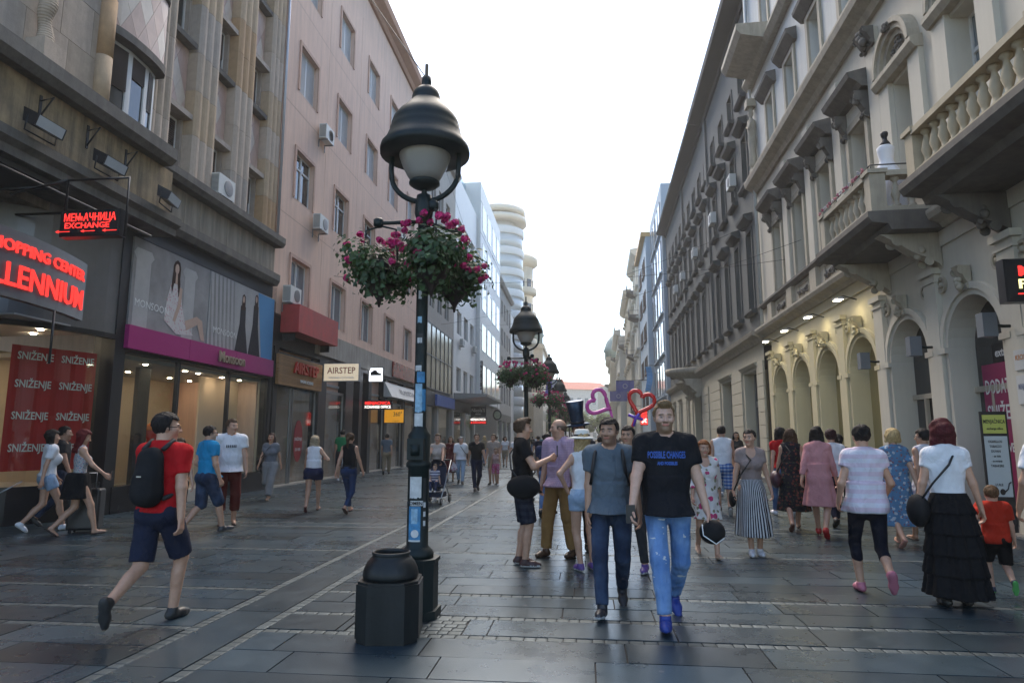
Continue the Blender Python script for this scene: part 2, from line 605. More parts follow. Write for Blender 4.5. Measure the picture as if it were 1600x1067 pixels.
WCACHE = {}
M_PANE = mat('dark window glass', (0.02, 0.024, 0.026), 0.06, var=0, spec=0.9)
M_PANEB = mat('pale window glass', (0.16, 0.19, 0.21), 0.08, var=0, spec=0.9)
M_WHITEF = mat('white window paint', (0.62, 0.62, 0.6), 0.5, var=0.08)
M_CURT = mat('net curtain', (0.45, 0.46, 0.46), 0.9, var=0.1, vscale=12)
def window(B, u, z, w, h, style, o=0.0, frame=None, pane=None, sill=None, shut=1.0):
    """one window standing in its opening: frame with leaves, panes, sill, maybe a roller shutter.  u,z = lower corner"""
    key = (B.sx, round(w, 3), round(h, 3), style, frame.name if frame else '', pane.name if pane else '', sill.name if sill else '', shut)
    if key not in WCACHE:
        fr, pn, sl, sh = MB(B.sx), MB(B.sx), MB(B.sx), MB(B.sx)
        t = 0.06
        fr.box(-0.06, 0.0, 0, t, 0, h).box(-0.06, 0.0, w - t, w, 0, h).box(-0.06, 0.0, t, w - t, 0, t).box(-0.06, 0.0, t, w - t, h - t, h)
        if style in ('double', 'cross', 'shutter'):
            fr.box(-0.055, 0.012, w / 2 - 0.045, w / 2 + 0.045, t, h - t)
        if style == 'cross':
            fr.box(-0.05, 0.01, t, w - t, h * 0.68, h * 0.68 + 0.07)
        if style == 'third':
            for k in (1, 2):
                fr.box(-0.055, 0.01, w * k / 3 - 0.03, w * k / 3 + 0.03, t, h - t)
        pn.box(-0.04, -0.03, t, w - t, t, h - t)
        sl.prof([(-0.05, -0.10), (0.13, -0.10), (0.15, -0.04), (0.15, -0.02), (-0.05, 0.0)], -0.08, w + 0.08)
        if style in ('shutter', 'roller'):
            hh = (h - t) * shut
            n = max(3, int(hh / 0.055))
            pts = []
            for k in range(n):
                z0 = h - t - hh + hh * k / n
                pts += [(-0.015, z0), (0.006, z0 + hh / n * 0.25), (0.006, z0 + hh / n * 0.8)]
            pts += [(-0.015, h - t), (-0.03, h - t), (-0.03, h - t - hh)]
            if style == 'shutter':
                sh.prof(pts, t, w / 2 - 0.045); sh.prof(pts, w / 2 + 0.045, w - t)
            else:
                sh.prof(pts, t, w - t)
        WCACHE[key] = [fr.mesh('frame', frame or M_WHITEF), pn.mesh('pane', pane or M_PANE),
                       sl.mesh('sill', sill) if sill else None,
                       sh.mesh('shutter', MATS.get('roller slats dark') if style == 'roller' else MATS.get('roller slats')) if style in ('shutter', 'roller') else None]
    fr, pn, sl, sh = WCACHE[key]
    f = B.place('window', fr, o, u, z)
    put('pane', pn, f)
    if sl:
        put('sill', sl, f)
    if sh:
        put('shutter', sh, f)
    return f

mat('roller slats', (0.50, 0.50, 0.49), 0.6, var=0.1)
mat('roller slats dark', (0.075, 0.06, 0.055), 0.6, var=0.15)

M_GREYPL = mat('weathered grey render', (0.34, 0.29, 0.22), 0.85, var=0.25, vscale=1.5, bump=0.4, bscale=25, streak=0.75)
M_STONE = [mat('ashlar %d' % i, c, 0.85, var=0.18, vscale=5, bump=0.3, bscale=30, streak=0.25) for i, c in enumerate(
    [(0.45, 0.36, 0.27), (0.49, 0.36, 0.23), (0.42, 0.355, 0.295), (0.47, 0.30, 0.16), (0.51, 0.41, 0.32)])]
M_LEDGE = mat('sooty ledge stone', (0.16, 0.145, 0.125), 0.9, var=0.35, vscale=3, bump=0.5, bscale=25, streak=0.6)
M_DARK = mat('dark metal cladding', (0.028, 0.029, 0.031), 0.45, 0.2, var=0.12)
M_BLACK = mat('black', (0.012, 0.012, 0.013), 0.6, var=0)

def box_body(B, u0, u1, z, depth, m, name='body', o=-0.02):
    mb = B.mb(); mb.box(o - depth, o, u0, u1, 0, z)
    return B.part(name, mb, m)

def ac_unit(name, label, x, y, z, rz, group=None):
    """outdoor air conditioner: casing, fan grille, bracket; its back is at local x=0, front looks to +x"""
    t = thing(name, label, 'air conditioner', (x, y, z), rz, group)
    if 'ac' not in WCACHE:
        m = mat('air conditioner shell', (0.62, 0.62, 0.58), 0.5, var=0.06)
        mb = MB(); mb.box(0.06, 0.34, -0.40, 0.40, 0, 0.56)
        a = mb.mesh('casing', m)
        mb = MB()
        for k in range(8):
            mb.lathe([(0.02 + 0.026 * k, 0.0), (0.032 + 0.026 * k, 0.0), (0.032 + 0.026 * k, 0.012), (0.02 + 0.026 * k, 0.012)], 0, 0, 20)
        gme = mb.mesh('fan_grille', mat('grille grey', (0.2, 0.2, 0.2), 0.5, var=0))
        mb = MB()
        for k in range(14):
            mb.box(0.08, 0.32, -0.408, -0.40, 0.05 + k * 0.034, 0.066 + k * 0.034)
        lv = mb.mesh('louvre', mat('grille grey', (0.2, 0.2, 0.2), 0.5, var=0))
        mb = MB()
        mb.box(0, 0.36, -0.02, 0.02, -0.04, 0); mb.box(0, 0.03, -0.02, 0.02, -0.3, -0.04)
        br = mb.mesh('bracket', mat('bracket steel', (0.25, 0.25, 0.25), 0.5, 0.6, var=0.1))
        WCACHE['ac'] = (a, gme, lv, br)
    a, gme, lv, br = WCACHE['ac']
    put('casing', a, t)
    put('fan_grille', gme, t, (0.342, 0.08, 0.28), (0, R(90), 0))
    put('louvre', lv, t)
    put('bracket', br, t, (0, -0.28, 0)); put('bracket', br, t, (0, 0.28, 0))
    return t

# =================================================================== LEFT: stone building with the fashion shop
B = Bld('stone_building', 'sooty ashlar building with fluted pilasters above the fashion shop and mall entrance', 'L', 8.0)
U0, U1 = 4.0, 19.55
mb = B.mb(); mb.box(-12, -0.45, U0, U1, 5.9, 22)
B.part('body', mb, M_GREYPL)
# --- upper storeys: pilasters of stacked blocks, windows and lozenge panels between them
PIL = [(13.05, 13.82), (14.75, 15.74), (16.62, 17.62), (18.58, 19.45)]
BAY = [(13.82, 14.75), (15.74, 16.62), (17.62, 18.58)]
blk = {}
def pil_block(w, h):
    k = (round(w, 2), round(h, 2))
    if k not in blk:
        mb = MB(B.sx)
        n = 3
        pts = [(-0.45, 0)]
        f = w / n
        for i in range(n):
            for s in range(5):
                a = s / 4
                pts.append((0.02 + 0.085 * math.sin(math.pi * (0.12 + 0.76 * a)), f * i + f * a))
        pts.append((-0.45, w))
        mb.prism(pts, 'z', 0.004, h - 0.004)
        blk[k] = [mb.mesh('stone_block', m) for m in M_STONE]
    return blk[k]
for (a, b) in PIL:
    z = 7.95
    while z < 20:
        h = random.choice([1.05, 1.2, 1.35])
        B.place('stone_block', random.choice(pil_block(b - a, h)), 0, a, z)
        z += h
M_TILE = [mat('lozenge marble %d' % i, c, 0.5, var=0.12, vscale=4, streak=0.12) for i, c in enumerate([(0.58, 0.41, 0.33), (0.62, 0.46, 0.38), (0.53, 0.36, 0.29), (0.66, 0.56, 0.46)])]
def clip(poly, u0, u1, z0, z1):
    for ax, lim, sg in ((0, u0, 1), (0, u1, -1), (1, z0, 1), (1, z1, -1)):
        out = []
        for i in range(len(poly)):
            p, q = poly[i], poly[(i + 1) % len(poly)]
            ip, iq = (p[ax] - lim) * sg >= 0, (q[ax] - lim) * sg >= 0
            if ip:
                out.append(p)
            if ip != iq:
                t = (lim - p[ax]) / (q[ax] - p[ax])
                out.append((p[0] + (q[0] - p[0]) * t, p[1] + (q[1] - p[1]) * t))
        poly = out
        if len(poly) < 3:
            return []
    return poly
def lozenges(u0, u1, z0, z1, o, curve=None, du=0.42, dz=0.8):
    i = 0
    nz, nu = int((z1 - z0) / dz * 2) + 3, int((u1 - u0) / du * 2) + 3
    uc = (u0 + u1) / 2
    for a in range(-nu, nu):
        for b in range(-1, nz):
            if (a + b) % 2:
                continue
            cu, cz = uc + a * du / 2, z0 + b * dz / 2
            poly = clip([(cu - du / 2 + 0.004, cz), (cu, cz - dz / 2 + 0.006), (cu + du / 2 - 0.004, cz), (cu, cz + dz / 2 - 0.006)], u0, u1, z0, z1)
            if len(poly) < 3:
                continue
            mb = B.mb()
            if curve:
                vs = [(curve(u) + 0.012, u, z) for u, z in poly] + [(curve(u) - 0.02, u, z) for u, z in poly]
                n = len(poly)
                mb.add(vs, [tuple(range(n)), tuple(range(n, 2 * n))[::-1]] + [(k, (k + 1) % n, n + (k + 1) % n, n + k) for k in range(n)])
            else:
                mb.prism(poly, 'x', o - 0.02, o + random.uniform(0.008, 0.014))
            B.part('tile', mb, M_TILE[(a * 2 + b + random.randint(0, 1)) % 4])
M_REVEAL = M_STONE[2]
for (a, b) in BAY:
    mb = B.mb()
    holes = [(a + 0.08, b - 0.08, 8.07 + 3.55 * k, 9.52 + 3.55 * k) for k in range(4)]
    wall_holes(mb, a, b, 7.95, 20.5, holes, o=-0.22, depth=0.22)
    B.part('bay_wall', mb, M_REVEAL)
    for k in range(4):
        z0 = 8.07 + 3.55 * k
        if z0 > 16: continue
        rolled = (a, k) != (13.82, 1)
        window(B, a + 0.08, z0, b - a - 0.16, 1.45, 'roller' if rolled else 'double', o=-0.34, shut=random.choice([0.55, 0.8, 1.0]) if (a, k) != (13.82, 0) else 1.0)
        mb = B.mb(); mb.prof([(-0.22, z0 - 0.15), (0.02, z0 - 0.15), (0.04, z0 - 0.02), (-0.22, z0 - 0.005)], a, b)
        B.part('sill', mb, M_LEDGE)
        mb = B.mb(); mb.prof([(-0.22, z0 + 1.46), (0.03, z0 + 1.46), (0.03, z0 + 1.60), (-0.22, z0 + 1.60)], a, b)
        B.part('lintel', mb, M_STONE[2])
        lozenges(a + 0.02, b - 0.02, z0 + 1.62, z0 + 3.38, -0.21, du=0.44, dz=0.9)
# --- bowed bay over the mall entrance
def bow(u):
    t = (u - 12.15) / 0.95
    return 0.26 + 0.22 * math.sqrt(max(0.0, 1 - t * t)) if abs(t) < 1 else 0.26
NB = 14
for k in range(3):
    z0 = 8.07 + 3.55 * k
    us = [11.2 + 1.9 * i / NB for i in range(NB + 1)]
    # lintel ring and panel wall above, sill below
    for nm, za, zb, d, m in (('lintel', z0 + 1.62, z0 + 1.80, 0.08, M_LEDGE), ('bow_wall', z0 + 1.80, z0 + 3.4, 0.0, M_STONE[2]), ('sill', z0 - 0.15, z0, 0.08, M_LEDGE)):
        mb = B.mb()
        for i in range(NB):
            a, b = us[i], us[i + 1]
            mb.add([(bow(a) + d, a, za), (bow(b) + d, b, za), (bow(b) + d, b, zb), (bow(a) + d, a, zb), (-0.4, a, za), (-0.4, b, za), (-0.4, b, zb), (-0.4, a, zb)],
                   [(0, 1, 2, 3), (4, 7, 6, 5), (3, 2, 6, 7), (0, 4, 5, 1)])
        B.part(nm, mb, m)
    lozenges(11.3, 13.0, z0 + 1.83, z0 + 3.38, 0, curve=bow, du=0.44, dz=0.9)
    # window of three leaves following the bow
    lv = [11.38, 12.02, 12.6, 12.98]
    for i in range(3):
        a, b = lv[i], lv[i + 1]
        oa, ob = bow(a) - 0.16, bow(b) - 0.16
        wroot = None
        mb = B.mb()
        for (p, q, r0, r1) in ((a, a + 0.07, z0, z0 + 1.62), (b - 0.07, b, z0, z0 + 1.62), (a + 0.07, b - 0.07, z0, z0 + 0.07), (a + 0.07, b - 0.07, z0 + 1.55, z0 + 1.62)):
            f0, f1 = oa + (ob - oa) * (p - a) / (b - a), oa + (ob - oa) * (q - a) / (b - a)
            mb.add([(f0, p, r0), (f1, q, r0), (f1, q, r1), (f0, p, r1), (f0 - 0.06, p, r0), (f1 - 0.06, q, r0), (f1 - 0.06, q, r1), (f0 - 0.06, p, r1)],
                   [(0, 1, 2, 3), (4, 7, 6, 5), (0, 3, 7, 4), (1, 5, 6, 2), (3, 2, 6, 7), (0, 4, 5, 1)])
        wroot = B.part('window', mb, M_WHITEF)
        mb = B.mb(); mb.quad((oa - 0.035, a, z0), (ob - 0.035, b, z0), (ob - 0.035, b, z0 + 1.62), (oa - 0.035, a, z0 + 1.62))
        B.part('pane', mb, M_PANE, wroot).location = (0, 0, 0)
        mb = B.mb()
        nsl = 17 if i != 1 else 9
        for j in range(nsl):
            zt = z0 + 1.55 - j * 0.053
            mb.add([(oa - 0.01, a + 0.07, zt - 0.05), (ob - 0.01, b - 0.07, zt - 0.05), (ob + 0.008, b - 0.07, zt - 0.01), (oa + 0.008, a + 0.07, zt - 0.01), (ob - 0.01, b - 0.07, zt), (oa - 0.01, a + 0.07, zt)], [(0, 1, 2, 3), (3, 2, 4, 5)])
        B.part('shutter', mb, MATS['roller slats dark'], wroot)
# half-round shaft left of the bow and plain ashlar beyond, with its twisted column
z = 7.95
while z < 20:
    h = random.choice([1.1, 1.25])
    mb = MB(B.sx); mb.lathe([(0.17, 0.004), (0.17, h - 0.004)], 0.36, 0.17, 14)
    B.place('stone_block', mb.mesh('stone_block', random.choice(M_STONE)), 0, 11.03, z)
    z += h
z = 7.95
while z < 19:
    u = 6.0
    while u < 11.0:
        w = min(random.choice([0.75, 0.95]), 11.05 - u)
        mb = MB(B.sx); mb.box(-0.3, 0.33 + random.uniform(0, 0.008), 0.004, w - 0.004, 0.004, 0.95 - 0.004)
        B.place('stone_block', mb.mesh('stone_block', random.choice([M_STONE[0], M_STONE[2], M_STONE[4]])), 0, u, z)
        u += w
    z += 0.95
mb = B.mb()
for k in range(60):
    zz = 8.35 + k * 0.05
    a = k * 0.45
    pts = []
    mb.lathe([(0.125 + 0.018 * math.cos(a), zz), (0.125 + 0.018 * math.cos(a + 0.45), zz + 0.05)], 0.52 + 0.02 * math.cos(a), 9.62 + 0.02 * math.sin(a), 12)
B.part('twisted_column', mb, M_STONE[0])
mb = B.mb(); mb.box(0.3, 0.75, 9.4, 9.86, 7.95, 8.12).box(0.34, 0.71, 9.44, 9.82, 8.121, 8.35)
B.part('column_base', mb, M_STONE[4])
# --- cornice, frieze and canopy ledge
mb = B.mb(); mb.prof([(-0.4, 7.6), (0.28, 7.6), (0.36, 7.72), (0.36, 7.9), (-0.4, 7.95)], 12.98, 19.62)
B.part('cornice', mb, M_LEDGE)
mb = B.mb(); mb.prof([(-0.4, 7.5), (0.80, 7.5), (0.92, 7.62), (0.92, 7.86), (-0.4, 7.945)], 4.0, 12.95)
B.part('cornice', mb, M_LEDGE)
u = 13.35; k = 0
while u < 19.5:
    w = min(0.66, 19.52 - u)
    mb = MB(B.sx); mb.box(-0.4, 0.05 + random.uniform(0, 0.01), 0.008, w - 0.008, 0, 0.80)
    B.place('frieze_panel', mb.mesh('frieze_panel', mat('red frieze marble', (0.28, 0.10, 0.075), 0.6, var=0.25, vscale=5, streak=0.3) if k == 0 else M_GREYPL), 0, u, 6.78)
    u += 0.66; k += 1
mb = B.mb(); mb.box(-0.4, 0.6, 4.0, 13.3, 6.45, 7.5)
B.part('frieze', mb, mat('rust stained render', (0.34, 0.25, 0.14), 0.85, var=0.5, vscale=1.8, bump=0.5, bscale=20, streak=0.85, stain=(0.05, 0.04, 0.032)))
mb = B.mb(); mb.prof([(-0.4, 6.05), (0.68, 6.05), (0.68, 6.2), (0.80, 6.28), (0.80, 6.44), (-0.4, 6.449)], 4.0, 13.45)
B.part('canopy_ledge', mb, M_LEDGE)
mb = B.mb(); mb.prof([(-0.4, 6.35), (0.16, 6.35), (0.24, 6.5), (0.24, 6.7), (-0.4, 6.775)], 13.46, 19.6)
B.part('ledge', mb, M_LEDGE)
for u in (9.6, 10.7, 11.75):
    mb = B.mb()
    mb.tube([(0.605, u, 7.25), (0.85, u, 7.3), (0.605, u, 6.95)], 0.018, 6)
    mb.box(0.6, 0.62, u - 0.025, u + 0.025, 6.9, 7.35)
    B.part('iron_bracket', mb, M_IRON)
mb = B.mb(); mb.tube([(0.12, 19.5, 7.96), (0.12, 19.5, 21)], 0.045, 10)
B.part('downpipe', mb, mat('zinc pipe', (0.45, 0.46, 0.5), 0.4, 0.5, var=0.1))
# --- shop front under the ledge
mb = B.mb(); mb.box(-0.5, 0.0, 12.75, 12.98, 0, 6.35).box(-0.5, 0.0, 19.75, 19.9, 0, 6.35).box(-0.5, 0.0, 12.98, 19.75, 5.98, 6.349)
mb.box(-0.3, -0.02, 12.98, 19.75, 3.40, 5.98)
B.part('shop_frame', mb, M_DARK)
M_PINK = mat('magenta fascia', (0.36, 0.022, 0.16), 0.35, var=0.04)
for a, b in ((12.98, 15.22), (15.23, 17.47), (17.48, 19.75)):
    mb = B.mb(); mb.box(-0.02, 0.10, a, b, 3.47, 3.98); B.part('fascia_panel', mb, M_PINK)
# floor, back wall, ceiling of the display room
mb = B.mb(); mb.box(-3.2, -0.05, 12.98, 19.75, 0.0, 0.30); B.part('display_floor', mb, mat('pale shop floor', (0.5, 0.45, 0.38), 0.4, var=0.08))
mb = B.mb(); mb.box(-3.3, -3.2, 12.9, 19.8, 0, 3.5).box(-3.2, -0.3, 19.70, 19.79, 0.3, 3.5); B.part('display_wall', mb, mat('cream shop wall', (0.62, 0.50, 0.36), 0.8, var=0.06))
mb = B.mb(); mb.box(-3.2, -0.31, 12.98, 19.75, 3.3, 3.39); B.part('display_ceiling', mb, mat('shop ceiling', (0.5, 0.48, 0.45), 0.8, var=0.05))
for a, b in ((12.98, 15.0), (17.4, 19.75)):
    mb = B.mb(); mb.box(-0.28, 0.02, a, b, 0, 0.55); B.part('plinth', mb, mat('black granite plinth', (0.02, 0.02, 0.022), 0.25, var=0.2))
for u in (13.0, 15.02, 17.36, 19.68):
    mb = B.mb(); mb.box(-0.12, -0.02, u, u + 0.08, 0.55 if u != 15.02 else 0, 3.4); B.part('mullion', mb, M_DARK)
M_SHOPGL = glass_mat('shop glass', (0.86, 0.9, 0.9), 0.04)
for a, b, z in ((13.08, 15.02, 0.55), (17.44, 19.68, 0.55)):
    mb = B.mb(); mb.box(-0.08, -0.07, a, b, z, 3.4); B.part('shop_pane', mb, M_SHOPGL)
mb = B.mb(); mb.box(-2.2, -2.12, 15.1, 15.6, 0.3, 3.3).box(-1.2, -1.1, 15.1, 15.55, 0.3, 3.3); B.part('inner_pillar', mb, M_DARK)
M_SPOT = emis('shop spot', (1.0, 0.80, 0.55), 28)
mb = B.mb(); mb.box(-1.0, -0.95, 17.5, 19.69, 0.3, 3.3); B.part('display_panel', mb, MATS['cream shop wall'])
for u in (13.6, 14.6, 16.2, 16.8, 18.0, 19.0):
    for x in (-0.6, -2.2):
        mb = B.mb(); mb.lathe([(0.05, 3.285), (0.05, 3.299)], x, u, 10); B.part('ceiling_spot', mb, M_SPOT)
# --- curved display window of the corner, mall entrance beside it
def arc_u(t):      # t 0..1 along the curved glass, from the shop frame round into the entrance
    a = R(90) * t
    return (-0.05 - 2.0 * (1 - math.cos(a)) * 0.9, 12.72 - 2.4 * math.sin(a))
NA = 12
P = [arc_u(i / NA) for i in range(NA + 1)]
def strip(z0, z1, d, m, name, parent=None):
    mb = B.mb()
    for i in range(NA):
        (o0, u0), (o1, u1) = P[i], P[i + 1]
        mb.add([(o0 + d, u0, z0), (o1 + d, u1, z0), (o1 + d, u1, z1), (o0 + d, u0, z1), (o0 - 0.1, u0, z0), (o1 - 0.1, u1, z0), (o1 - 0.1, u1, z1), (o0 - 0.1, u0, z1)],
               [(0, 3, 2, 1), (4, 5, 6, 7), (3, 7, 6, 2), (0, 1, 5, 4)])
    return B.part(name, mb, m, parent)
strip(0.0, 0.68, 0.02, mat('black granite plinth', (0.02, 0.02, 0.022), 0.25), 'plinth')
strip(3.72, 6.05, 0.02, mat('brushed grey panel', (0.22, 0.215, 0.21), 0.35, 0.4, var=0.12), 'curved_fascia')
strip(3.62, 3.72, 0.05, M_DARK, 'curved_frame')
mb = B.mb()
for i in range(NA):
    (o0, u0), (o1, u1) = P[i], P[i + 1]
    mb.quad((o0, u0, 0.68), (o1, u1, 0.68), (o1, u1, 3.62), (o0, u0, 3.62))
B.part('shop_pane', mb, M_SHOPGL)
mb = B.mb(); mb.box(P[-1][0] - 0.1, P[-1][0] + 0.08, P[-1][1] - 0.12, P[-1][1], 0, 6.05).box(-0.14, 0.0, 12.72, 12.749, 0.0, 6.05)
B.part('mullion', mb, M_DARK)
mb = B.mb(); mb.prism([(o_ - 0.12, u_ + 0.02) for o_, u_ in P] + [(-3.1, 10.34), (-3.1, 12.72)], 'z', 0.3, 0.66); B.part('display_floor', mb, MATS['pale shop floor'])
mb = B.mb(); mb.box(-3.2, -3.1, 10.3, 12.7, 0.66, 3.7); B.part('display_wall', mb, MATS['cream shop wall'])
mb = B.mb(); mb.box(-3.1, -0.2, 10.4, 12.74, 3.72, 3.75); B.part('display_ceiling', mb, MATS['shop ceiling'])
for u, x in ((11.2, -1.4), (11.9, -1.0), (12.4, -1.6), (11.4, -2.4)):
    mb = B.mb(); mb.lathe([(0.05, 3.69), (0.05, 3.715)], x, u, 10); B.part('ceiling_spot', mb, M_SPOT)
# dark mall passage and steel frame under the ledge
mb = B.mb(); mb.box(-9, -8.9, 4, 10.4, 0, 6.0).box(-9, -3.3, 10.3, 10.4, 0, 6.0).box(-9, 0.2, 3.9, 4.0, 0, 6.0); B.part('passage_wall', mb, mat('passage wall', (0.10, 0.09, 0.08), 0.8, var=0.1))
mb = B.mb(); mb.box(-9, 0.5, 4, 10.3, 5.95, 6.04); B.part('passage_ceiling', mb, mat('passage ceiling', (0.07, 0.07, 0.07), 0.8, var=0.1))
mb = B.mb()
for u in (7.2, 8.4, 9.6, 10.8):
    mb.tube([(-1.5, u, 5.7), (0.9, u, 5.7)], 0.025, 6); mb.tube([(0.9, u, 5.7), (0.2, u + 0.5, 6.04)], 0.018, 6)
mb.tube([(0.9, 6, 5.7), (0.9, 12.3, 5.7)], 0.025, 6)
B.part('canopy_frame', mb, M_IRON)
LB = B
# =================================================================== LEFT: pink building
B = Bld('pink_building', 'pink rendered block with rows of white windows and roller shutters, shops below', 'L', 19.6)
M_PINKW = mat('pink render', (0.72, 0.50, 0.385), 0.85, var=0.08, vscale=0.8, bump=0.15, bscale=30, streak=0.28, stain=(0.24, 0.17, 0.15))
M_PINKS = mat('pink stone trim', (0.58, 0.37, 0.28), 0.85, var=0.15, vscale=3, streak=0.3, stain=(0.2, 0.14, 0.12))
PU0, PU1 = 19.62, 39.4
box_body(B, PU0, PU1, 22.9, 12, M_PINKW, o=-0.35)
cols = [20.8 + 3.66 * k for k in range(5)]
edges = [PU0] + [c - 1.06 for c in cols[1:]] + [PU1]
FL = [(5.55, 9.0, 5.92), (9.0, 12.93, 9.78), (12.93, 16.86, 13.7), (16.86, 20.8, 17.62)]
for j, (z0, z1, ws) in enumerate(FL):
    for i, c in enumerate(cols):
        a, b = edges[i] + 0.008, edges[i + 1] - 0.008
        mb = B.mb()
        wall_holes(mb, a, b, z0 + 0.008, z1 - 0.008, [(c, c + 1.55, ws, ws + 1.75)], o=0, depth=0.24)
        mb.quad((0, a, z0 + .008), (-0.02, a, z0 + .008), (-0.02, a, z1 - .008), (0, a, z1 - .008)); mb.quad((0, a, z1 - .008), (-0.02, a, z1 - .008), (-0.02, b, z1 - .008), (0, b, z1 - .008))
        pn = B.part('wall_panel', mb, M_PINKW)
        st = 'double' if j == 0 else ('shutter' if (i * 7 + j * 5) % 7 not in (2, 5) else 'cross')
        window(B, c, ws, 1.55, 1.75, st, o=-0.15, pane=M_PANEB if (st == 'double' or (i, j) == (1, 3)) else M_PANE, sill=M_PINKS)
        mb = B.mb()
        for (p, q, r0, r1) in ((c - 0.11, c, ws, ws + 1.75), (c + 1.55, c + 1.66, ws, ws + 1.75), (c - 0.11, c + 1.66, ws + 1.75, ws + 1.87)):
            mb.box(-0.01, 0.045, p, q, r0, r1)
        B.part('window_surround', mb, M_PINKS)
        # vertical joint strips between the bays
mb = B.mb(); wall_holes(mb, PU0, PU1, 5.5, 20.8, [(c - 0.005, c + 1.555, ws - 0.005, ws + 1.755) for c in cols for _, _, ws in FL], o=-0.02, depth=0.01); B.part('joint_backing', mb, mat('joint shade', (0.32, 0.22, 0.19), 0.9, var=0.1))
mb = B.mb(); wall_holes(mb, PU0, PU1, 20.81, 22.1, [], o=0); B.part('attic_wall', mb, M_PINKW)
mb = B.mb(); mb.prof([(-0.2, 22.1), (0.12, 22.1), (0.22, 22.3), (0.55, 22.55), (0.6, 22.9), (-0.2, 23.0)], PU0, PU1)
B.part('eave', mb, mat('terracotta eave', (0.36, 0.19, 0.12), 0.85, var=0.2, vscale=6))
# stone band over the shops
u = 23.2
while u < 39.3:
    w = min(2.05, 39.35 - u)
    mb = MB(B.sx); mb.box(-0.2, 0.08, 0.006, w - 0.006, 0, 0.86)
    B.place('stone_panel', mb.mesh('stone_panel', mat('travertine band', (0.34, 0.32, 0.28), 0.8, var=0.2, vscale=2, streak=0.5)), 0, u, 4.66)
    u += w
mb = B.mb(); mb.box(-0.3, -0.02, PU0, PU1, 4.5, 5.55); B.part('lintel', mb, M_DARK)
# shop fronts: dark piers, lit rooms behind glass
M_WARMW = mat('warm shop wall', (0.55, 0.45, 0.30), 0.8, var=0.15, vscale=2)
mb = B.mb(); mb.box(-4.3, -4.2, 20.0, 39.3, 0, 4.6); B.part('shop_back_wall', mb, M_WARMW)
mb = B.mb(); mb.box(-4.2, -0.3, 20.0, 39.3, 3.6, 3.7); B.part('shop_ceiling', mb, MATS['shop ceiling'])
mb = B.mb(); mb.box(-4.2, -0.05, 20.0, 39.3, 0.0, 0.06); B.part('shop_floor', mb, MATS['pale shop floor'])
for u in (20.0, 23.7, 26.6, 28.3, 29.6, 32.2, 35.6, 38.9):
    w = {20.0: 0.3, 23.7: 0.75, 26.6: 0.9}.get(u, 0.4)
    mb = B.mb(); mb.box(-0.45, 0.0, u, u + w, 0, 4.5); B.part('pier', mb, M_DARK)
for a, b in ((20.3, 21.6), (21.7, 23.7), (24.45, 26.6), (30.0, 32.2), (32.6, 35.6), (36.0, 38.9)):
    mb = B.mb(); mb.box(-0.14, -0.13, a, b, 0.08, 3.3); B.part('shop_pane', mb, M_SHOPGL)
    mb = B.mb(); mb.box(-0.16, -0.1, a, a + 0.06, 0, 3.4).box(-0.16, -0.1, b - 0.06, b, 0, 3.4).box(-0.16, -0.1, a, b, 3.3, 3.4); B.part('shop_frame', mb, mat('steel frame', (0.3, 0.3, 0.3), 0.35, 0.7, var=0.1))
for u in (20.8, 22.4, 25.2, 26.0, 31.0, 33.5, 35, 37.5):
    mb = B.mb(); mb.lathe([(0.07, 3.585), (0.07, 3.599)], -1.3, u, 10); B.part('ceiling_spot', mb, M_SPOT)
# shelves of goods inside
for u, m in ((21.0, 'a'), (22.6, 'b'), (25.5, 'c'), (31, 'd'), (34, 'e')):
    mb = B.mb()
    for k in range(4):
        mb.box(-2.0, -1.6, u - 0.6, u + 0.6, 0.5 + k * 0.6, 0.53 + k * 0.6)
    B.part('shelf', mb, mat('shelf wood', (0.35, 0.2, 0.09), 0.6, var=0.2))
    for k in range(4):
        for q in range(4):
            mb = B.mb(); hh = random.uniform(0.12, 0.3); uu = u - 0.5 + q * 0.3
            mb.lathe([(0.05, 0.531 + k * 0.6), (0.09, 0.56 + k * 0.6), (0.07, 0.53 + k * 0.6 + hh)], -1.8, uu, 8)
            B.part('goods', mb, mat('goods %d' % ((k + q) % 4), [(0.4, 0.05, 0.05), (0.5, 0.4, 0.2), (0.1, 0.15, 0.3), (0.45, 0.4, 0.38)][(k + q) % 4], 0.6))
# timber fascia with slats
for k in range(11):
    mb = MB(B.sx); mb.box(0.0, 0.10, 0, 3.6, 0.004, 0.087)
    B.place('slat', mb.mesh('slat', mat('timber slat', (0.34, 0.18, 0.075), 0.55, var=0.3, vscale=6, rand=0.12)), 0, 20.12, 3.28 + k * 0.09)
mb = B.mb(); mb.box(-0.2, 0.0, 20.05, 23.75, 3.25, 4.35); B.part('fascia_backing', mb, M_DARK)
# white awning-like fascia and red glossy panel further on
mb = B.mb(); mb.prof([(0.0, 3.6), (0.45, 3.6), (0.05, 4.35), (0.0, 4.35)], 31.9, 38.9); B.part('white_fascia', mb, mat('off white fascia', (0.55, 0.54, 0.5), 0.6, var=0.08, streak=0.2))
mb = B.mb(); mb.box(0.09, 0.16, 33.0, 39.2, 4.72, 5.5); B.part('red_panel', mb, mat('red gloss panel', (0.28, 0.035, 0.02), 0.25, var=0.6, vscale=0.7))
PB = B
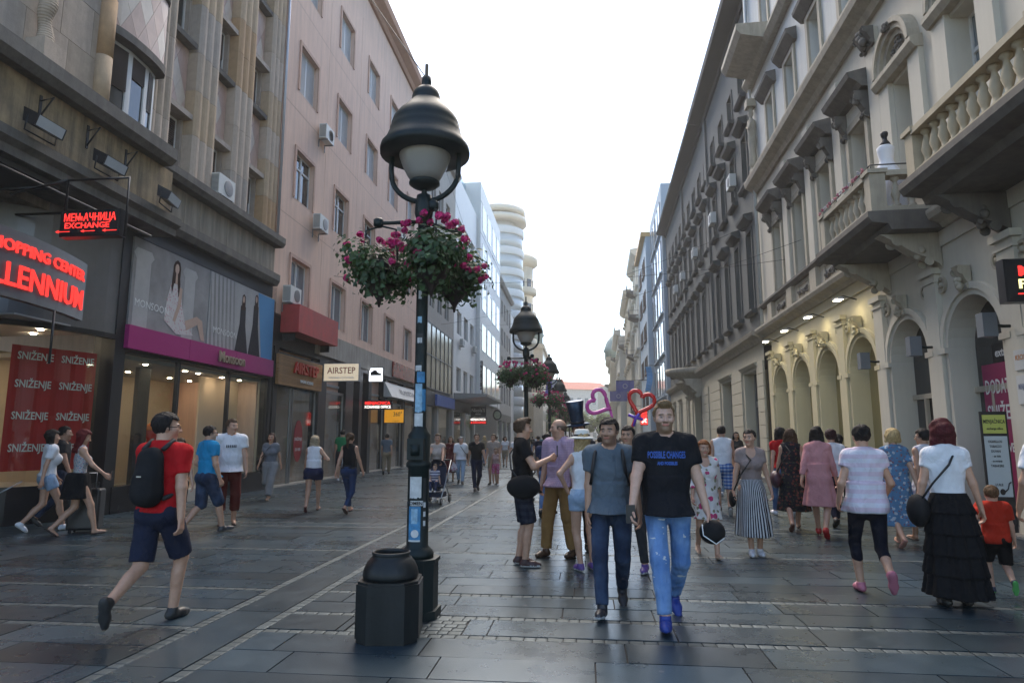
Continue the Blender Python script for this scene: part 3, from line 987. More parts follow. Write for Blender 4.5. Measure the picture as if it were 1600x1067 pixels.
# red box sign over the shoe shop
t = thing('red_sign_box', 'faded red sheet metal box over the timber fascia of the shoe shop', 'sign box', PB.world(0.42, 22.0, 4.98), PB.rz())
mb = MB(); mb.box(-0.4, 0.22, -1.75, 1.75, 0, 0.92); mb.build('box', mat('faded red metal', (0.42, 0.045, 0.04), 0.6, var=0.3, vscale=2, streak=0.4, stain=(0.2, 0.05, 0.04)), t)
for s in (-1.5, 1.5):
    mb = MB(); mb.box(-0.42, 0.0, s - 0.03, s + 0.03, -0.25, 0); mb.build('bracket', M_IRON, t)

# =================================================================== LEFT: buildings further along
def plain_block(name, label, side, u0, u1, z, wall, rows, pitch, w, h, style='double', o=0.0, first=None, base=4.6, body_d=12, pane=None, frame=None, cornice=None, shopm=None, skip=()):
    B = Bld(name, label, side, u0, out=o)
    n = max(1, int((u1 - u0 - 0.6) / pitch))
    off = (u1 - u0 - (n - 1) * pitch - w) / 2
    holes = []
    for r, zs in enumerate(rows):
        for k in range(n):
            if (r, k) in skip: continue
            holes.append((u0 + off + k * pitch, u0 + off + k * pitch + w, zs, zs + h))
    mb = B.mb(); wall_holes(mb, u0, u1, base, z, holes, depth=0.25)
    mb.box(-body_d, -0.26, u0, u1, base, z - 0.01)
    mb.quad((0, u0, base), (0, u0, z), (-0.27, u0, z), (-0.27, u0, base)); mb.quad((0, u0, z), (0, u1, z), (-0.27, u1, z), (-0.27, u0, z)); mb.quad((0, u1, base), (-0.27, u1, base), (-0.27, u1, z), (0, u1, z))
    B.part('wall', mb, wall)
    for hh in holes:
        window(B, hh[0], hh[2], w, h, style, o=-0.18, pane=pane, frame=frame)
    if cornice:
        mb = B.mb(); mb.prof([(-0.3, z), (0.25, z), (0.5, z + 0.3), (0.5, z + 0.5), (-0.3, z + 0.6)], u0 - 0.1, u1 + 0.1); B.part('cornice', mb, cornice)
    # ground floor: piers, shop glass, fascia
    mb = B.mb(); mb.box(-body_d, -2.5, u0, u1, 0, base); B.part('shop_back_wall', mb, mat('far shop wall', (0.3, 0.25, 0.2), 0.8, var=0.2))
    mb = B.mb(); mb.box(-2.5, 0.03, u0, u1, base - 0.9, base - 0.001); B.part('shop_fascia', mb, shopm or M_DARK)
    np_ = max(2, int((u1 - u0) / 4.5))
    for k in range(np_ + 1):
        u = u0 + (u1 - u0 - 0.5) * k / np_
        mb = B.mb(); mb.box(-0.4, 0.0, u, u + 0.5, 0, base - 0.901); B.part('pier', mb, wall)
        if k < np_:
            mb = B.mb(); mb.box(-0.2, -0.19, u + 0.5, u0 + (u1 - u0 - 0.5) * (k + 1) / np_, 0.02, base - 0.902); B.part('shop_pane', mb, M_SHOPGL)
    return B
M_GREYC = mat('grey concrete render', (0.38, 0.36, 0.32), 0.85, var=0.12, vscale=1, streak=0.35)
B = plain_block('grey_building', 'grey rendered block with a large steel window grid beside the pink building', 'L', 39.45, 49.9, 22.0, M_GREYC, [10.2, 13.7, 17.2], 2.5, 1.5, 1.8, cornice=M_GREYC)
mb = B.mb()
for k in range(7): mb.box(0.03, 0.09, 40.7 + k * 1.4 - 0.03, 40.7 + k * 1.4 + 0.03, 4.75, 9.05)
for z in (4.75, 6.9, 9.0): mb.box(0.031, 0.085, 40.7, 49.13, z, z + 0.08)
B.part('window_grid', mb, mat('black steel', (0.03, 0.03, 0.03), 0.4, 0.5, var=0))
for k in range(6):
    for z in (4.83, 6.98):
        mb = MB(B.sx); mb.box(0.0, 0.03, 0.04, 1.36, 0, 2.05)
        B.place('pane', mb.mesh('pane', mat('yellowish glass', (0.32, 0.29, 0.2), 0.08, var=0.3, vscale=0.6, spec=0.9)), 0.015, 40.7 + k * 1.4, z)
mb = B.mb(); mb.box(0.05, 0.2, 43.5, 49.8, 3.75, 4.5); B.part('blue_fascia', mb, mat('blue fascia', (0.04, 0.10, 0.35), 0.4, var=0.1))
GB = B
M_WHT = mat('white modern cladding', (0.68, 0.67, 0.63), 0.5, var=0.06, vscale=0.7)
B = plain_block('white_hotel', 'white rendered hotel with set back glass storey and entrance canopy', 'L', 50.0, 61.0, 23.0, M_WHT, [5.3, 9.9, 13.8, 17.6], 3.2, 2.0, 1.9, style='third', pane=M_PANE)
mb = B.mb(); mb.box(-4, -1.2, 50.2, 64.5, 23.0, 26.2); B.part('glass_storey', mb, mat('blue sky glass', (0.25, 0.4, 0.48), 0.06, var=0.05, spec=0.9))
mb = B.mb(); mb.prof([(0, 4.55), (2.6, 4.75), (2.6, 4.95), (0, 5.05)], 50.3, 60.8); B.part('canopy', mb, mat('canopy metal', (0.22, 0.22, 0.22), 0.4, 0.4, var=0.1))
HB = B
B = Bld('white_slab_building', 'tall blank white panelled slab with narrow windows beyond the hotel', 'L', 61.2)
mb = B.mb(); mb.box(-12, 0.35, 61.2, 77, 5, 26.5); B.part('wall', mb, M_WHT)
mb = B.mb(); mb.box(-10, 0.0, 61.3, 76.9, 0, 5); B.part('shop_wall', mb, M_DARK)
for k in range(4):
    for r in range(5):
        B.place('window', (lambda m_: m_.mesh('window', mat('gold glass', (0.35, 0.28, 0.14), 0.08, var=0.3, vscale=0.8, spec=0.9)))(MB(1).box(0, 0.04, 0, 2.6, 0, 2.6)), 0.34, 62.4 + k * 3.7, 6 + r * 4.0)
for k in range(6):
    mb = B.mb(); mb.box(0.35, 0.37, 61.2, 77, 8.6 + k * 3.2, 8.63 + k * 3.2); B.part('panel_joint', mb, M_DARK)
B = plain_block('grey_office', 'narrow grey office front with dark tall windows past the white slab', 'L', 77.2, 93, 20.5, M_GREYC, [6, 9.6, 13.2, 16.8], 3.0, 1.5, 2.2, pane=M_PANE, cornice=M_GREYC)
# round glass tower
B = Bld('round_glass_tower', 'round glass corner tower with pale rooftop rings', 'L', 100)
M_SKYGL = mat('sky glass', (0.52, 0.54, 0.52), 0.15, var=0.08, spec=0.95)
cx, cy = -3.2, 104.0
for k in range(9):
    mb = B.mb(); mb.lathe([(4.0, 4.5 + k * 3.4), (4.0, 6.7 + k * 3.4)], cx, cy, 32); B.part('glass_band', mb, M_SKYGL)
    mb = B.mb(); mb.lathe([(4.15, 6.7 + k * 3.4), (4.2, 6.8 + k * 3.4), (4.2, 7.8 + k * 3.4), (4.15, 7.9 + k * 3.4)], cx, cy, 32); B.part('spandrel_ring', mb, M_WHT)
for r, z in ((4.6, 36.2), (4.4, 37.6)):
    mb = B.mb(); mb.lathe([(r - 0.9, z), (r, z), (r, z + 0.9), (r - 0.9, z + 0.9)], cx, cy, 32); B.part('crown_ring', mb, mat('cream ring', (0.7, 0.62, 0.48), 0.6, var=0.05))
mb = B.mb(); mb.lathe([(3.0, 0), (3.0, 37.5)], cx, cy, 24); B.part('core', mb, M_WHT)
mb = B.mb(); mb.box(-14, -0.4, 94, 101, 0, 20); mb.box(-14, -3.0, 104, 118, 0, 30); B.part('wing', mb, M_WHT)
# cream corner building with round balconies
M_CREAM = mat('cream stucco', (0.66, 0.56, 0.40), 0.8, var=0.1, vscale=0.6, streak=0.12)
B = Bld('cream_rotunda_building', 'cream stucco corner building with a round turret and overhanging cornice', 'L', 120)
mb = B.mb(); mb.lathe([(2.6, 0), (2.6, 33.5)], -1.4, 122, 24); mb.box(-14, -1.4, 119.5, 142, 0, 31); B.part('wall', mb, M_CREAM)
mb = B.mb(); mb.lathe([(2.6, 33.5), (3.5, 34.2), (3.5, 35.2), (2.7, 35.8), (0.5, 37)], -1.4, 122, 24); B.part('cornice', mb, M_CREAM)
for z in (9, 14, 19, 24, 28.6):
    mb = B.mb(); mb.lathe([(2.65, z - 0.6), (3.3, z - 0.2), (3.3, z), (3.25, z + 0.9), (3.1, z + 0.9), (3.1, z)], -1.4, 122, 24); B.part('balcony', mb, M_CREAM)
    for a in (-75, -40, 0, 40):
        ca, sa = math.cos(R(a)), math.sin(R(a))
        mb = MB(1); mb.box(-0.1, 0.06, -0.5, 0.5, 0, 2.2)
        put('window', mb.mesh('window', M_PANE), B.root, (-1.4 + 2.6 * ca, 2 + 2.6 * sa, z + 0.3), (0, 0, R(a)))
B = Bld('domed_building', 'ornate pale stone building with a stepped dome seen past the lamps', 'L', 146)
M_PALE = mat('pale ornate stone', (0.6, 0.5, 0.37), 0.8, var=0.2, vscale=0.8)
mb = B.mb(); mb.box(-16, 1.6, 146, 172, 0, 22); mb.box(-5, 2.0, 145.6, 172, 21.5, 22.5); B.part('wall', mb, M_PALE)
for k in range(4):
    for j in range(6):
        mb = MB(1); mb.box(-0.1, 0.03, 0, 1.2, 0, 2.2)
        B.place('window', mb.mesh('window', M_PANE), 1.6, 147.5 + j * 4, 5.5 + k * 4.2)
mb = B.mb(); mb.lathe([(3.0, 22.5), (3.0, 24.5), (3.4, 24.7), (3.2, 25.2), (2.9, 27), (2.0, 28.6), (0.8, 29.6), (0.6, 31), (0.05, 32.5)], -1.5, 149, 20); B.part('dome', mb, mat('weathered copper', (0.22, 0.3, 0.27), 0.6, var=0.2))
# =================================================================== RIGHT: ornate pale building with arcade
def arc_pts(uc, zs, r, n=14, flat=1.0):
    return [(uc - r * math.cos(math.pi * i / n), zs + flat * r * math.sin(math.pi * i / n)) for i in range(n + 1)]
def arch_wall(mb, ua, ub, z0, z1, uc, half, zs, depth, o=0.0, n=14):
    ap = arc_pts(uc, zs, half, n)
    mb.quad((o, ua, z0), (o, uc - half, z0), (o, uc - half, zs), (o, ua, zs)); mb.quad((o, ua, zs), (o, uc - half, zs), (o, uc - half, z1), (o, ua, z1))
    mb.quad((o, uc + half, z0), (o, ub, z0), (o, ub, zs), (o, uc + half, zs)); mb.quad((o, uc + half, zs), (o, ub, zs), (o, ub, z1), (o, uc + half, z1))
    e = o - depth
    for i in range(n):
        (a, za), (b, zb) = ap[i], ap[i + 1]
        mb.quad((o, a, za), (o, b, zb), (o, b, z1), (o, a, z1))
        mb.quad((o, a, za), (e, a, za), (e, b, zb), (o, b, zb))
    for u in (uc - half, uc + half):
        mb.quad((o, u, z0), (e, u, z0), (e, u, zs), (o, u, zs))
def arc_band(mb, uc, zs, r0, r1, o0, o1, n=16, a0=0, a1=math.pi):
    for i in range(n):
        t0, t1 = a0 + (a1 - a0) * i / n, a0 + (a1 - a0) * (i + 1) / n
        P = lambda r, t, o: (o, uc - r * math.cos(t), zs + r * math.sin(t))
        vs = [P(r0, t0, o0), P(r1, t0, o0), P(r1, t1, o0), P(r0, t1, o0), P(r0, t0, o1), P(r1, t0, o1), P(r1, t1, o1), P(r0, t1, o1)]
        mb.add(vs, [(4, 5, 6, 7), (0, 4, 7, 3), (1, 2, 6, 5)])
def scroll(mb, o0, o1, u, w, z0, z1, n=18):
    """scroll console: S profile in the o-z plane, width w along u"""
    pts = []
    H, D = z1 - z0, o1 - o0
    for i in range(n + 1):
        t = i / n
        z = z1 - H * t
        o = o0 + D * (0.5 + 0.5 * math.cos(math.pi * t)) * (1 - 0.15 * math.sin(2 * math.pi * t))
        pts.append((o, z))
    pts = [(o0, z1)] + pts + [(o0, z0)]
    mb.prism([(p[0], p[1]) for p in pts], 'y', u - w / 2, u + w / 2)
    for (o, z, r) in ((o0 + D * 0.72, z1 - H * 0.2, H * 0.15), (o0 + D * 0.22, z0 + H * 0.2, H * 0.12)):
        for s in (-1, 1):
            vs = [(o + r * math.cos(2 * math.pi * k / 12), u + s * (w / 2 + 0.02), z + r * math.sin(2 * math.pi * k / 12)) for k in range(12)]
            vs2 = [(o + r * math.cos(2 * math.pi * k / 12), u + s * w / 2, z + r * math.sin(2 * math.pi * k / 12)) for k in range(12)]
            mb.add(vs + vs2, [tuple(range(12))] + [(k, (k + 1) % 12, 12 + (k + 1) % 12, 12 + k) for k in range(12)])
def ornament(mb, o, u, z, r, seed=0, n=10):
    """a carved boss: small overlapping knobs"""
    rr = random.Random(seed)
    for k in range(n):
        a, d = rr.uniform(0, 6.28), rr.uniform(0, r * 0.75)
        q = rr.uniform(0.25, 0.45) * r
        cu, cz, co = u + d * math.cos(a), z + d * math.sin(a), o + rr.uniform(-0.1, 0.35) * r
        pts = [(q * math.sin(math.pi * i / 5), -q * math.cos(math.pi * i / 5)) for i in range(6)]
        mb.lathe([(max(1e-3, p[0]), cz + p[1]) for p in pts], co, cu, 8)

B = Bld('ornate_arcade_building', 'ornate pale stucco building with arched arcade, stone balconies and hooded windows', 'R', 8.0)
M_PALEW = mat('pale stucco', (0.57, 0.53, 0.44), 0.8, var=0.08, vscale=0.9, streak=0.14, stain=(0.2, 0.19, 0.17))
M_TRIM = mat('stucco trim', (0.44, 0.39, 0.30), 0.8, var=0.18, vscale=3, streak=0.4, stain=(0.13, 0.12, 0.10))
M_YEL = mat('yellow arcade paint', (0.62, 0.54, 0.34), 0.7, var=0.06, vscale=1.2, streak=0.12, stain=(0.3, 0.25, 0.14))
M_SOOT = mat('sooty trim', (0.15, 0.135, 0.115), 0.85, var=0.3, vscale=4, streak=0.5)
A0, A1 = 2.0, 25.5
mb = B.mb(); mb.box(-14, -0.5, A0, A1, 0, 24); B.part('body', mb, M_PALEW)
CEN = [23.45 - 2.35 * k for k in range(8)]
M_SHADEGL = mat('arcade dark glass', (0.03, 0.03, 0.032), 0.08, var=0, spec=0.9)
for k, c in enumerate(CEN):
    yel = k < 4
    m = M_YEL if yel else M_PALEW
    ua, ub = c - 1.175, c + 1.175
    half = 0.80
    mb = B.mb(); arch_wall(mb, ua, ub, 0.16, 5.02, c, half, 3.15, 0.42)
    B.part('arch_wall', mb, m)
    mb = B.mb(); arc_band(mb, c, 3.15, half, half + 0.10, 0, 0.05); arc_band(mb, c, 3.15, half + 0.10, half + 0.22, 0, 0.09)
    for s in (-1, 1):
        mb.box(0, 0.05, c + s * (half + 0.05) - 0.05, c + s * (half + 0.05) + 0.05, 0.16, 3.15)
    mb.box(0, 0.11, c - half - 0.3, c - half - 0.005, 3.06, 3.16); mb.box(0, 0.11, c + half + 0.005, c + half + 0.3, 3.06, 3.16)
    B.part('archivolt', mb, m)
    mb = B.mb(); scroll(mb, 0.03, 0.24, c, 0.2, 4.0, 4.45); ornament(mb, 0.16, c, 4.12, 0.13, k)
    B.part('keystone', mb, m if yel else M_TRIM)
    for s in (-1, 1):       # spandrel roundels
        mb = B.mb(); arc_band(mb, c + s * 0.86, 4.32, 0.10, 0.15, 0, 0.05, 14, 0, 2 * math.pi); mb.lathe([(0.07, 4.28), (0.07, 4.36)], 0.0, c + s * 0.86, 10)
        B.part('roundel', mb, m if yel else M_TRIM)
    # recessed glazing
    mb = B.mb(); ap = arc_pts(c, 3.15, half, 14)
    mb.add([(-0.40, u, z) for u, z in [(c - half, 0.3)] + ap + [(c + half, 0.3)]], [tuple(range(17))])
    B.part('glazing', mb, M_SHADEGL if not yel else mat('mustard blind', (0.36, 0.29, 0.13), 0.5, var=0.1, vscale=0.5))
    mb = B.mb()
    if yel:
        mb.box(-0.39, -0.33, c - 0.3, c - 0.22, 0.3, 3.85)
        mb.add([(-0.385, c - half * 0.98, 0.3), (-0.385, c - 0.3, 0.3), (-0.385, c - 0.3, 3.85), (-0.385, c - half * 0.98, 3.2)], [(0, 1, 2, 3)])
    else:
        mb.box(-0.39, -0.32, c - half, c + half, 2.35, 2.45); mb.box(-0.39, -0.32, c + 0.25, c + 0.32, 0.3, 2.35)
    B.part('glazing_bar', mb, M_BLACK if yel else M_TRIM)
    # pier between the bays with base and capital
    mb = B.mb(); mb.box(0.0, 0.10, ub - 0.22, ub + 0.22, 0.16, 4.55)
    B.part('pier', mb, m)
    mb = B.mb(); mb.box(0.0, 0.15, ub - 0.27, ub + 0.27, 0.16, 0.6); B.part('pier_base', mb, m)
    mb = B.mb(); mb.box(0.0, 0.17, ub - 0.28, ub + 0.28, 4.55, 4.66).box(0.0, 0.13, ub - 0.25, ub + 0.25, 4.40, 4.44)
    B.part('capital', mb, m)
mb = B.mb(); mb.box(-0.45, 0.04, 15.22, A1, 5.021, 5.3); B.part('frieze', mb, M_YEL)
mb = B.mb(); mb.box(-0.45, 0.04, A0, 15.21, 5.021, 5.3); B.part('frieze', mb, M_PALEW)
mb = B.mb(); mb.prof([(-0.45, 5.301), (0.10, 5.301), (0.16, 5.38), (0.32, 5.45), (0.36, 5.55), (0.36, 5.62), (-0.45, 5.66)], A0, A1 + 0.02)
B.part('cornice', mb, M_TRIM)
# step with a bright metal edge in front of the arcade
mb = B.mb(); mb.box(-0.45, 0.42, A0, A1, -0.04, 0.16); B.part('step', mb, mat('worn step stone', (0.16, 0.15, 0.14), 0.6, var=0.25, vscale=3, bump=0.3))
mb = B.mb(); mb.box(0.40, 0.43, A0, A1, 0.145, 0.172); B.part('step_edge', mb, mat('bright steel edge', (0.6, 0.6, 0.6), 0.25, 0.9, var=0.1))
# plinth course with carved panels under the windows
WC = [22.9, 20.45, 18.05, 15.65]
mb = B.mb(); mb.box(-0.45, 0.0, A0, A1, 5.661, 6.35); B.part('parapet_course', mb, M_PALEW)
mb = B.mb(); mb.prof([(-0.45, 6.351), (0.12, 6.351), (0.2, 6.45), (0.2, 6.52), (-0.45, 6.55)], A0, A1 + 0.02); B.part('string_course', mb, M_SOOT)
for c in WC:
    mb = B.mb(); mb.box(0, 0.04, c - 0.52, c + 0.52, 5.74, 5.78).box(0, 0.04, c - 0.52, c + 0.52, 6.22, 6.26).box(0, 0.04, c - 0.52, c - 0.48, 5.78, 6.22).box(0, 0.04, c + 0.48, c + 0.52, 5.78, 6.22)
    B.part('panel_frame', mb, M_TRIM)
    mb = B.mb()
    for q in range(5): ornament(mb, 0.01, c - 0.36 + q * 0.18, 6.0, 0.13, int(c * 7) + q, 7)
    B.part('carved_panel', mb, M_SOOT)
    for s in (-1, 1):
        mb = B.mb(); mb.box(0, 0.14, c + s * 1.2 - 0.28, c + s * 1.2 + 0.28, 5.665, 6.35) if s > 0 else mb.box(0, 0.14, c - 1.2 - 0.28, c - 1.2 + 0.279, 5.665, 6.35)
        if s > 0 or c == WC[-1]:
            B.part('pedestal', mb, M_TRIM)
# first floor: tall windows under hoods on lion consoles
def hood(c, z, w, o=0.0):
    mb = B.mb(); mb.prof([(0, z), (0.22, z), (0.30, z + 0.10), (0.48, z + 0.22), (0.52, z + 0.34), (0, z + 0.46)], c - w / 2, c + w / 2)
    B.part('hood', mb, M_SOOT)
holes = [(c - 0.5, c + 0.5, 6.6, 8.95) for c in WC] + [(12.95, 13.75, 6.0, 8.9), (10.6, 11.5, 6.0, 8.9)]
mb = B.mb(); wall_holes(mb, A0, A1, 6.551, 10.9, [(a, b, max(6.56, p), q) for a, b, p, q in holes], depth=0.4); B.part('wall', mb, M_PALEW)
for c in WC:
    window(B, c - 0.5, 6.6, 1.0, 2.35, 'cross', o=-0.3, frame=mat('grey wood frame', (0.34, 0.33, 0.3), 0.6, var=0.1))
    mb = B.mb(); mb.box(0, 0.08, c - 0.66, c - 0.5, 6.56, 8.95).box(0, 0.08, c + 0.5, c + 0.66, 6.56, 8.95).box(0, 0.08, c - 0.66, c + 0.66, 8.95, 9.12)
    B.part('window_surround', mb, M_TRIM)
    mb = B.mb(); mb.box(0, 0.06, c - 0.6, c + 0.6, 9.121, 9.48); B.part('entablature', mb, M_PALEW)
    for s in (-1, 1):
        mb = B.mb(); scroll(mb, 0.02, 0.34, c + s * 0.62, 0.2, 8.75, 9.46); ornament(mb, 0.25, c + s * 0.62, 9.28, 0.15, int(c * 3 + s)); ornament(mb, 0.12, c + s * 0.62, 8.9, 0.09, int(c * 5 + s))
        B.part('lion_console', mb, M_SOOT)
    hood(c, 9.49, 1.75)
for c in (21.68, 19.25, 16.85, 14.5):       # flat strips between windows
    mb = B.mb(); mb.box(0, 0.10, c - 0.24, c + 0.24, 6.552, 10.6); B.part('pilaster', mb, M_PALEW)
for u in (14.5, 12.35):
    mb = B.mb(); mb.box(0.10, 0.14, u - 0.26, u + 0.26, 10.2, 10.6); ornament(mb, 0.2, u, 10.4, 0.24, 5, 14); scroll(mb, 0.1, 0.34, u - 0.2, 0.16, 10.15, 10.6); scroll(mb, 0.1, 0.34, u + 0.2, 0.16, 10.15, 10.6)
    B.part('capital', mb, M_SOOT)
# arched window over the near balcony
for c in (13.35, 11.05):
    half = 0.62
    mb = B.mb(); mb.box(0, 0.10, c - half - 0.28, c - 0.45, 6.56, 9.0).box(0, 0.10, c + 0.45, c + half + 0.28, 6.56, 9.0); B.part('jamb', mb, M_PALEW)
    mb = B.mb(); mb.prof([(0, 8.98), (0.16, 8.98), (0.24, 9.1), (0.24, 9.2), (0, 9.24)], c - half - 0.3, c + half + 0.3); B.part('impost', mb, M_TRIM)
    mb = B.mb(); arc_band(mb, c, 9.24, half - 0.12, half, 0, 0.10); arc_band(mb, c, 9.24, half, half + 0.12, 0, 0.18); arc_band(mb, c, 9.24, half + 0.12, half + 0.22, 0, 0.24); B.part('archivolt', mb, M_TRIM)
    mb = B.mb()
    for q in range(9): ornament(mb, 0.03, c + random.uniform(-0.3, 0.3), 9.3 + random.uniform(0, 0.34), 0.12, 40 + q, 7)
    ornament(mb, 0.2, c, 9.98, 0.16, 77, 12)
    B.part('carved_tympanum', mb, M_SOOT)
    window(B, c - 0.4 if c > 12 else c - 0.45, 6.6, 0.8 if c > 12 else 0.9, 2.3, 'cross', o=-0.3, pane=M_PANEB if c < 12 else M_PANE)
# cornice between first and second floor
mb = B.mb(); mb.prof([(-0.45, 10.901), (0.10, 10.901), (0.18, 11.05), (0.42, 11.2), (0.46, 11.36), (0.46, 11.42), (-0.45, 11.5)], A0, A1 + 0.05)
B.part('cornice', mb, M_TRIM)
holes = [(c - 0.45, c + 0.45, 11.75, 13.6) for c in WC + [13.3, 11.0]]
mb = B.mb(); wall_holes(mb, A0, A1, 11.501, 24.0, holes + [(c - 0.45, c + 0.45, 16.0, 18.2) for c in WC + [13.3, 11.0]], depth=0.35); B.part('wall', mb, mat('bluish white stucco', (0.58, 0.585, 0.55), 0.8, var=0.06, vscale=0.8, streak=0.12))
for c in WC + [13.3, 11.0]:
    for z in (11.75, 16.0):
        window(B, c - 0.45, z, 0.9, 1.85 if z < 12 else 2.2, 'cross', o=-0.25, pane=M_PANEB)
        mb = B.mb(); h = 1.85 if z < 12 else 2.2
        mb.box(0, 0.07, c - 0.62, c - 0.45, z - 0.1, z + h).box(0, 0.07, c + 0.45, c + 0.62, z - 0.1, z + h).box(0, 0.07, c - 0.62, c + 0.62, z + h, z + h + 0.15)
        B.part('window_surround', mb, M_TRIM)
        mb = B.mb(); mb.prof([(0, z + h + 0.151), (0.1, z + h + 0.151), (0.32, z + h + 0.4), (0.34, z + h + 0.5), (0, z + h + 0.58)], c - 0.85, c + 0.85); B.part('hood', mb, M_SOOT)
mb = B.mb(); mb.prof([(-0.45, 15.2), (0.2, 15.2), (0.35, 15.4), (0.35, 15.5), (-0.45, 15.55)], A0, A1); B.part('string_course', mb, M_TRIM)
# upper stone balcony at the far end
mb = B.mb(); mb.prof([(0, 15.3), (1.1, 15.55), (1.25, 15.75), (1.25, 15.95), (0, 15.96)], 22.0, 24.8); B.part('balcony_slab', mb, M_TRIM)
mb = B.mb(); mb.tube([(0.12, 25.3, 5.7), (0.12, 25.3, 23)], 0.06, 10); B.part('downpipe', mb, mat('pale pipe', (0.5, 0.53, 0.53), 0.5, var=0.1))
mb = B.mb(); mb.prof([(-0.45, 23.4), (0.4, 23.4), (0.7, 23.8), (0.7, 24.1), (-0.45, 24.2)], A0, A1); B.part('cornice', mb, M_TRIM)
# caryatid on the corner: base, figure, capital
mb = B.mb(); mb.box(0, 0.3, 24.85, 25.2, 11.5, 11.8).box(0.02, 0.36, 24.82, 25.22, 14.3, 14.6)
mb.lathe([(0.10, 11.8), (0.15, 12.0), (0.13, 12.5), (0.17, 12.9), (0.14, 13.2), (0.17, 13.5), (0.15, 13.75), (0.06, 13.85), (0.06, 13.92), (0.10, 14.0), (0.11, 14.1), (0.07, 14.22), (0.12, 14.3)], 0.18, 25.02, 14)
mb.tube([(0.25, 24.88, 13.65), (0.33, 24.86, 13.35), (0.36, 25.02, 13.5)], [0.05, 0.045, 0.035], 8)
B.part('caryatid', mb, M_TRIM)
# balconies
BAL = [(0.075, 0.0), (0.075, 0.05), (0.045, 0.08), (0.05, 0.14), (0.085, 0.26), (0.06, 0.38), (0.035, 0.47), (0.04, 0.5), (0.075, 0.53), (0.075, 0.58)]
mb = MB(); mb.lathe(BAL, 0, 0, 10); me_bal = {1: mb.mesh('baluster', M_TRIM)}
mb = MB(); mb.lathe(BAL, 0, 0, 10); me_bal[2] = mb.mesh('baluster', mat('ochre stone', (0.46, 0.39, 0.27), 0.8, var=0.15, vscale=4, streak=0.2))
for i, (ua, ub, m) in enumerate(((12.3, 15.05, M_TRIM), (7.4, 10.85, MATS['ochre stone']))):
    d = 1.2
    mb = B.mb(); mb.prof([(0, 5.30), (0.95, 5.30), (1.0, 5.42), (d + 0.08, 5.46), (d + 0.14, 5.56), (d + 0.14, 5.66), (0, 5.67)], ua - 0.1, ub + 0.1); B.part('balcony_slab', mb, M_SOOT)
    mb = B.mb(); mb.box(d - 0.22, d + 0.02, ua + 0.26, ub - 0.26, 5.671, 5.78).box(0, d - 0.23, ua, ua + 0.22, 5.671, 5.78).box(0, d - 0.23, ub - 0.22, ub, 5.671, 5.78); B.part('balustrade_base', mb, m)
    mb = B.mb(); mb.box(d - 0.25, d + 0.05, ua + 0.26, ub - 0.26, 6.361, 6.46).box(0, d - 0.26, ua - 0.03, ua + 0.25, 6.361, 6.46).box(0, d - 0.26, ub - 0.25, ub + 0.03, 6.361, 6.46); B.part('handrail', mb, m)
    for u in (ua, ub - 0.25):
        mb = B.mb(); mb.box(d - 0.25, d + 0.03, u, u + 0.25, 5.671, 6.42).box(d - 0.29, d + 0.07, u - 0.04, u + 0.29, 6.42, 6.5); B.part('corner_post', mb, m)
    n = int((ub - ua - 0.6) / 0.24)
    for k in range(n):
        B.place('baluster', me_bal[i + 1], d - 0.1, ua + 0.42 + k * (ub - ua - 0.84) / (n - 1), 5.78)
    for u in (ua + 0.11, ub - 0.11):
        for k in range(3):
            B.place('baluster', me_bal[i + 1], 0.2 + k * 0.27, u, 5.78)
    for u in ((ua + 0.3, ub - 0.3)):
        mb = B.mb(); scroll(mb, 0.02, 1.05, u, 0.26, 4.62, 5.29); ornament(mb, 0.35, u, 4.95, 0.2, int(u), 12); B.part('scroll_console', mb, M_SOOT if i else M_TRIM)
mb = B.mb(); mb.tube([(1.15, 12.4, 6.62), (0.05, 12.4, 6.62)], 0.014, 6); mb.tube([(1.15, 12.4, 6.62), (1.15, 15.0, 6.62)], 0.014, 6)
for u in (12.4, 13.3, 14.2, 15.0): mb.tube([(1.15, u, 6.46), (1.15, u, 6.62)], 0.012, 6)
B.part('iron_rail', mb, M_IRON)
AB = B
# wall flowers strung on the balcony rail
t = thing('rail_garland', 'string of pink paper flowers along the stone balcony rail', 'garland', B.world(1.27, 13.6, 6.55), B.rz())
for k in range(16):
    mb = MB(); ornament(mb, 0, -1.1 + k * 0.16, 0.0, 0.06, k, 5); mb.build('flower', mat('paper flower %d' % (k % 3), [(0.5, 0.2, 0.22), (0.5, 0.45, 0.45), (0.35, 0.12, 0.16)][k % 3], 0.8), t)

# =================================================================== RIGHT: grey building with cream ground floor
B = Bld('grey_facade_building', 'soot grey facade with rows of hooded windows over a cream rusticated ground floor', 'R', 25.7)
M_SOOTW = mat('soot grey render', (0.105, 0.112, 0.105), 0.9, var=0.15, vscale=0.8, bump=0.2, bscale=25, streak=0.4, stain=(0.08, 0.08, 0.075))
M_SOOTT = mat('soot grey trim', (0.085, 0.088, 0.082), 0.9, var=0.2, vscale=3)
M_CRM = mat('cream painted stone', (0.52, 0.475, 0.36), 0.75, var=0.08, vscale=1.5, streak=0.15, stain=(0.3, 0.26, 0.18))
G0, G1 = 25.62, 58.3
mb = B.mb(); mb.box(-13, -0.4, G0, G1, 0, 19.6); B.part('body', mb, M_SOOTW)
gc = [27.1 + 2.375 * k for k in range(13)]
rows = [(6.65, 9.9), (11.9, 14.05), (15.75, 17.1)]
mb = B.mb(); wall_holes(mb, G0, G1, 5.65, 19.3, [(c - 0.46, c + 0.46, a, b) for c in gc for a, b in rows], depth=0.3); B.part('wall', mb, M_SOOTW)
M_DKF = mat('dark wood frame', (0.10, 0.10, 0.095), 0.6, var=0.1)
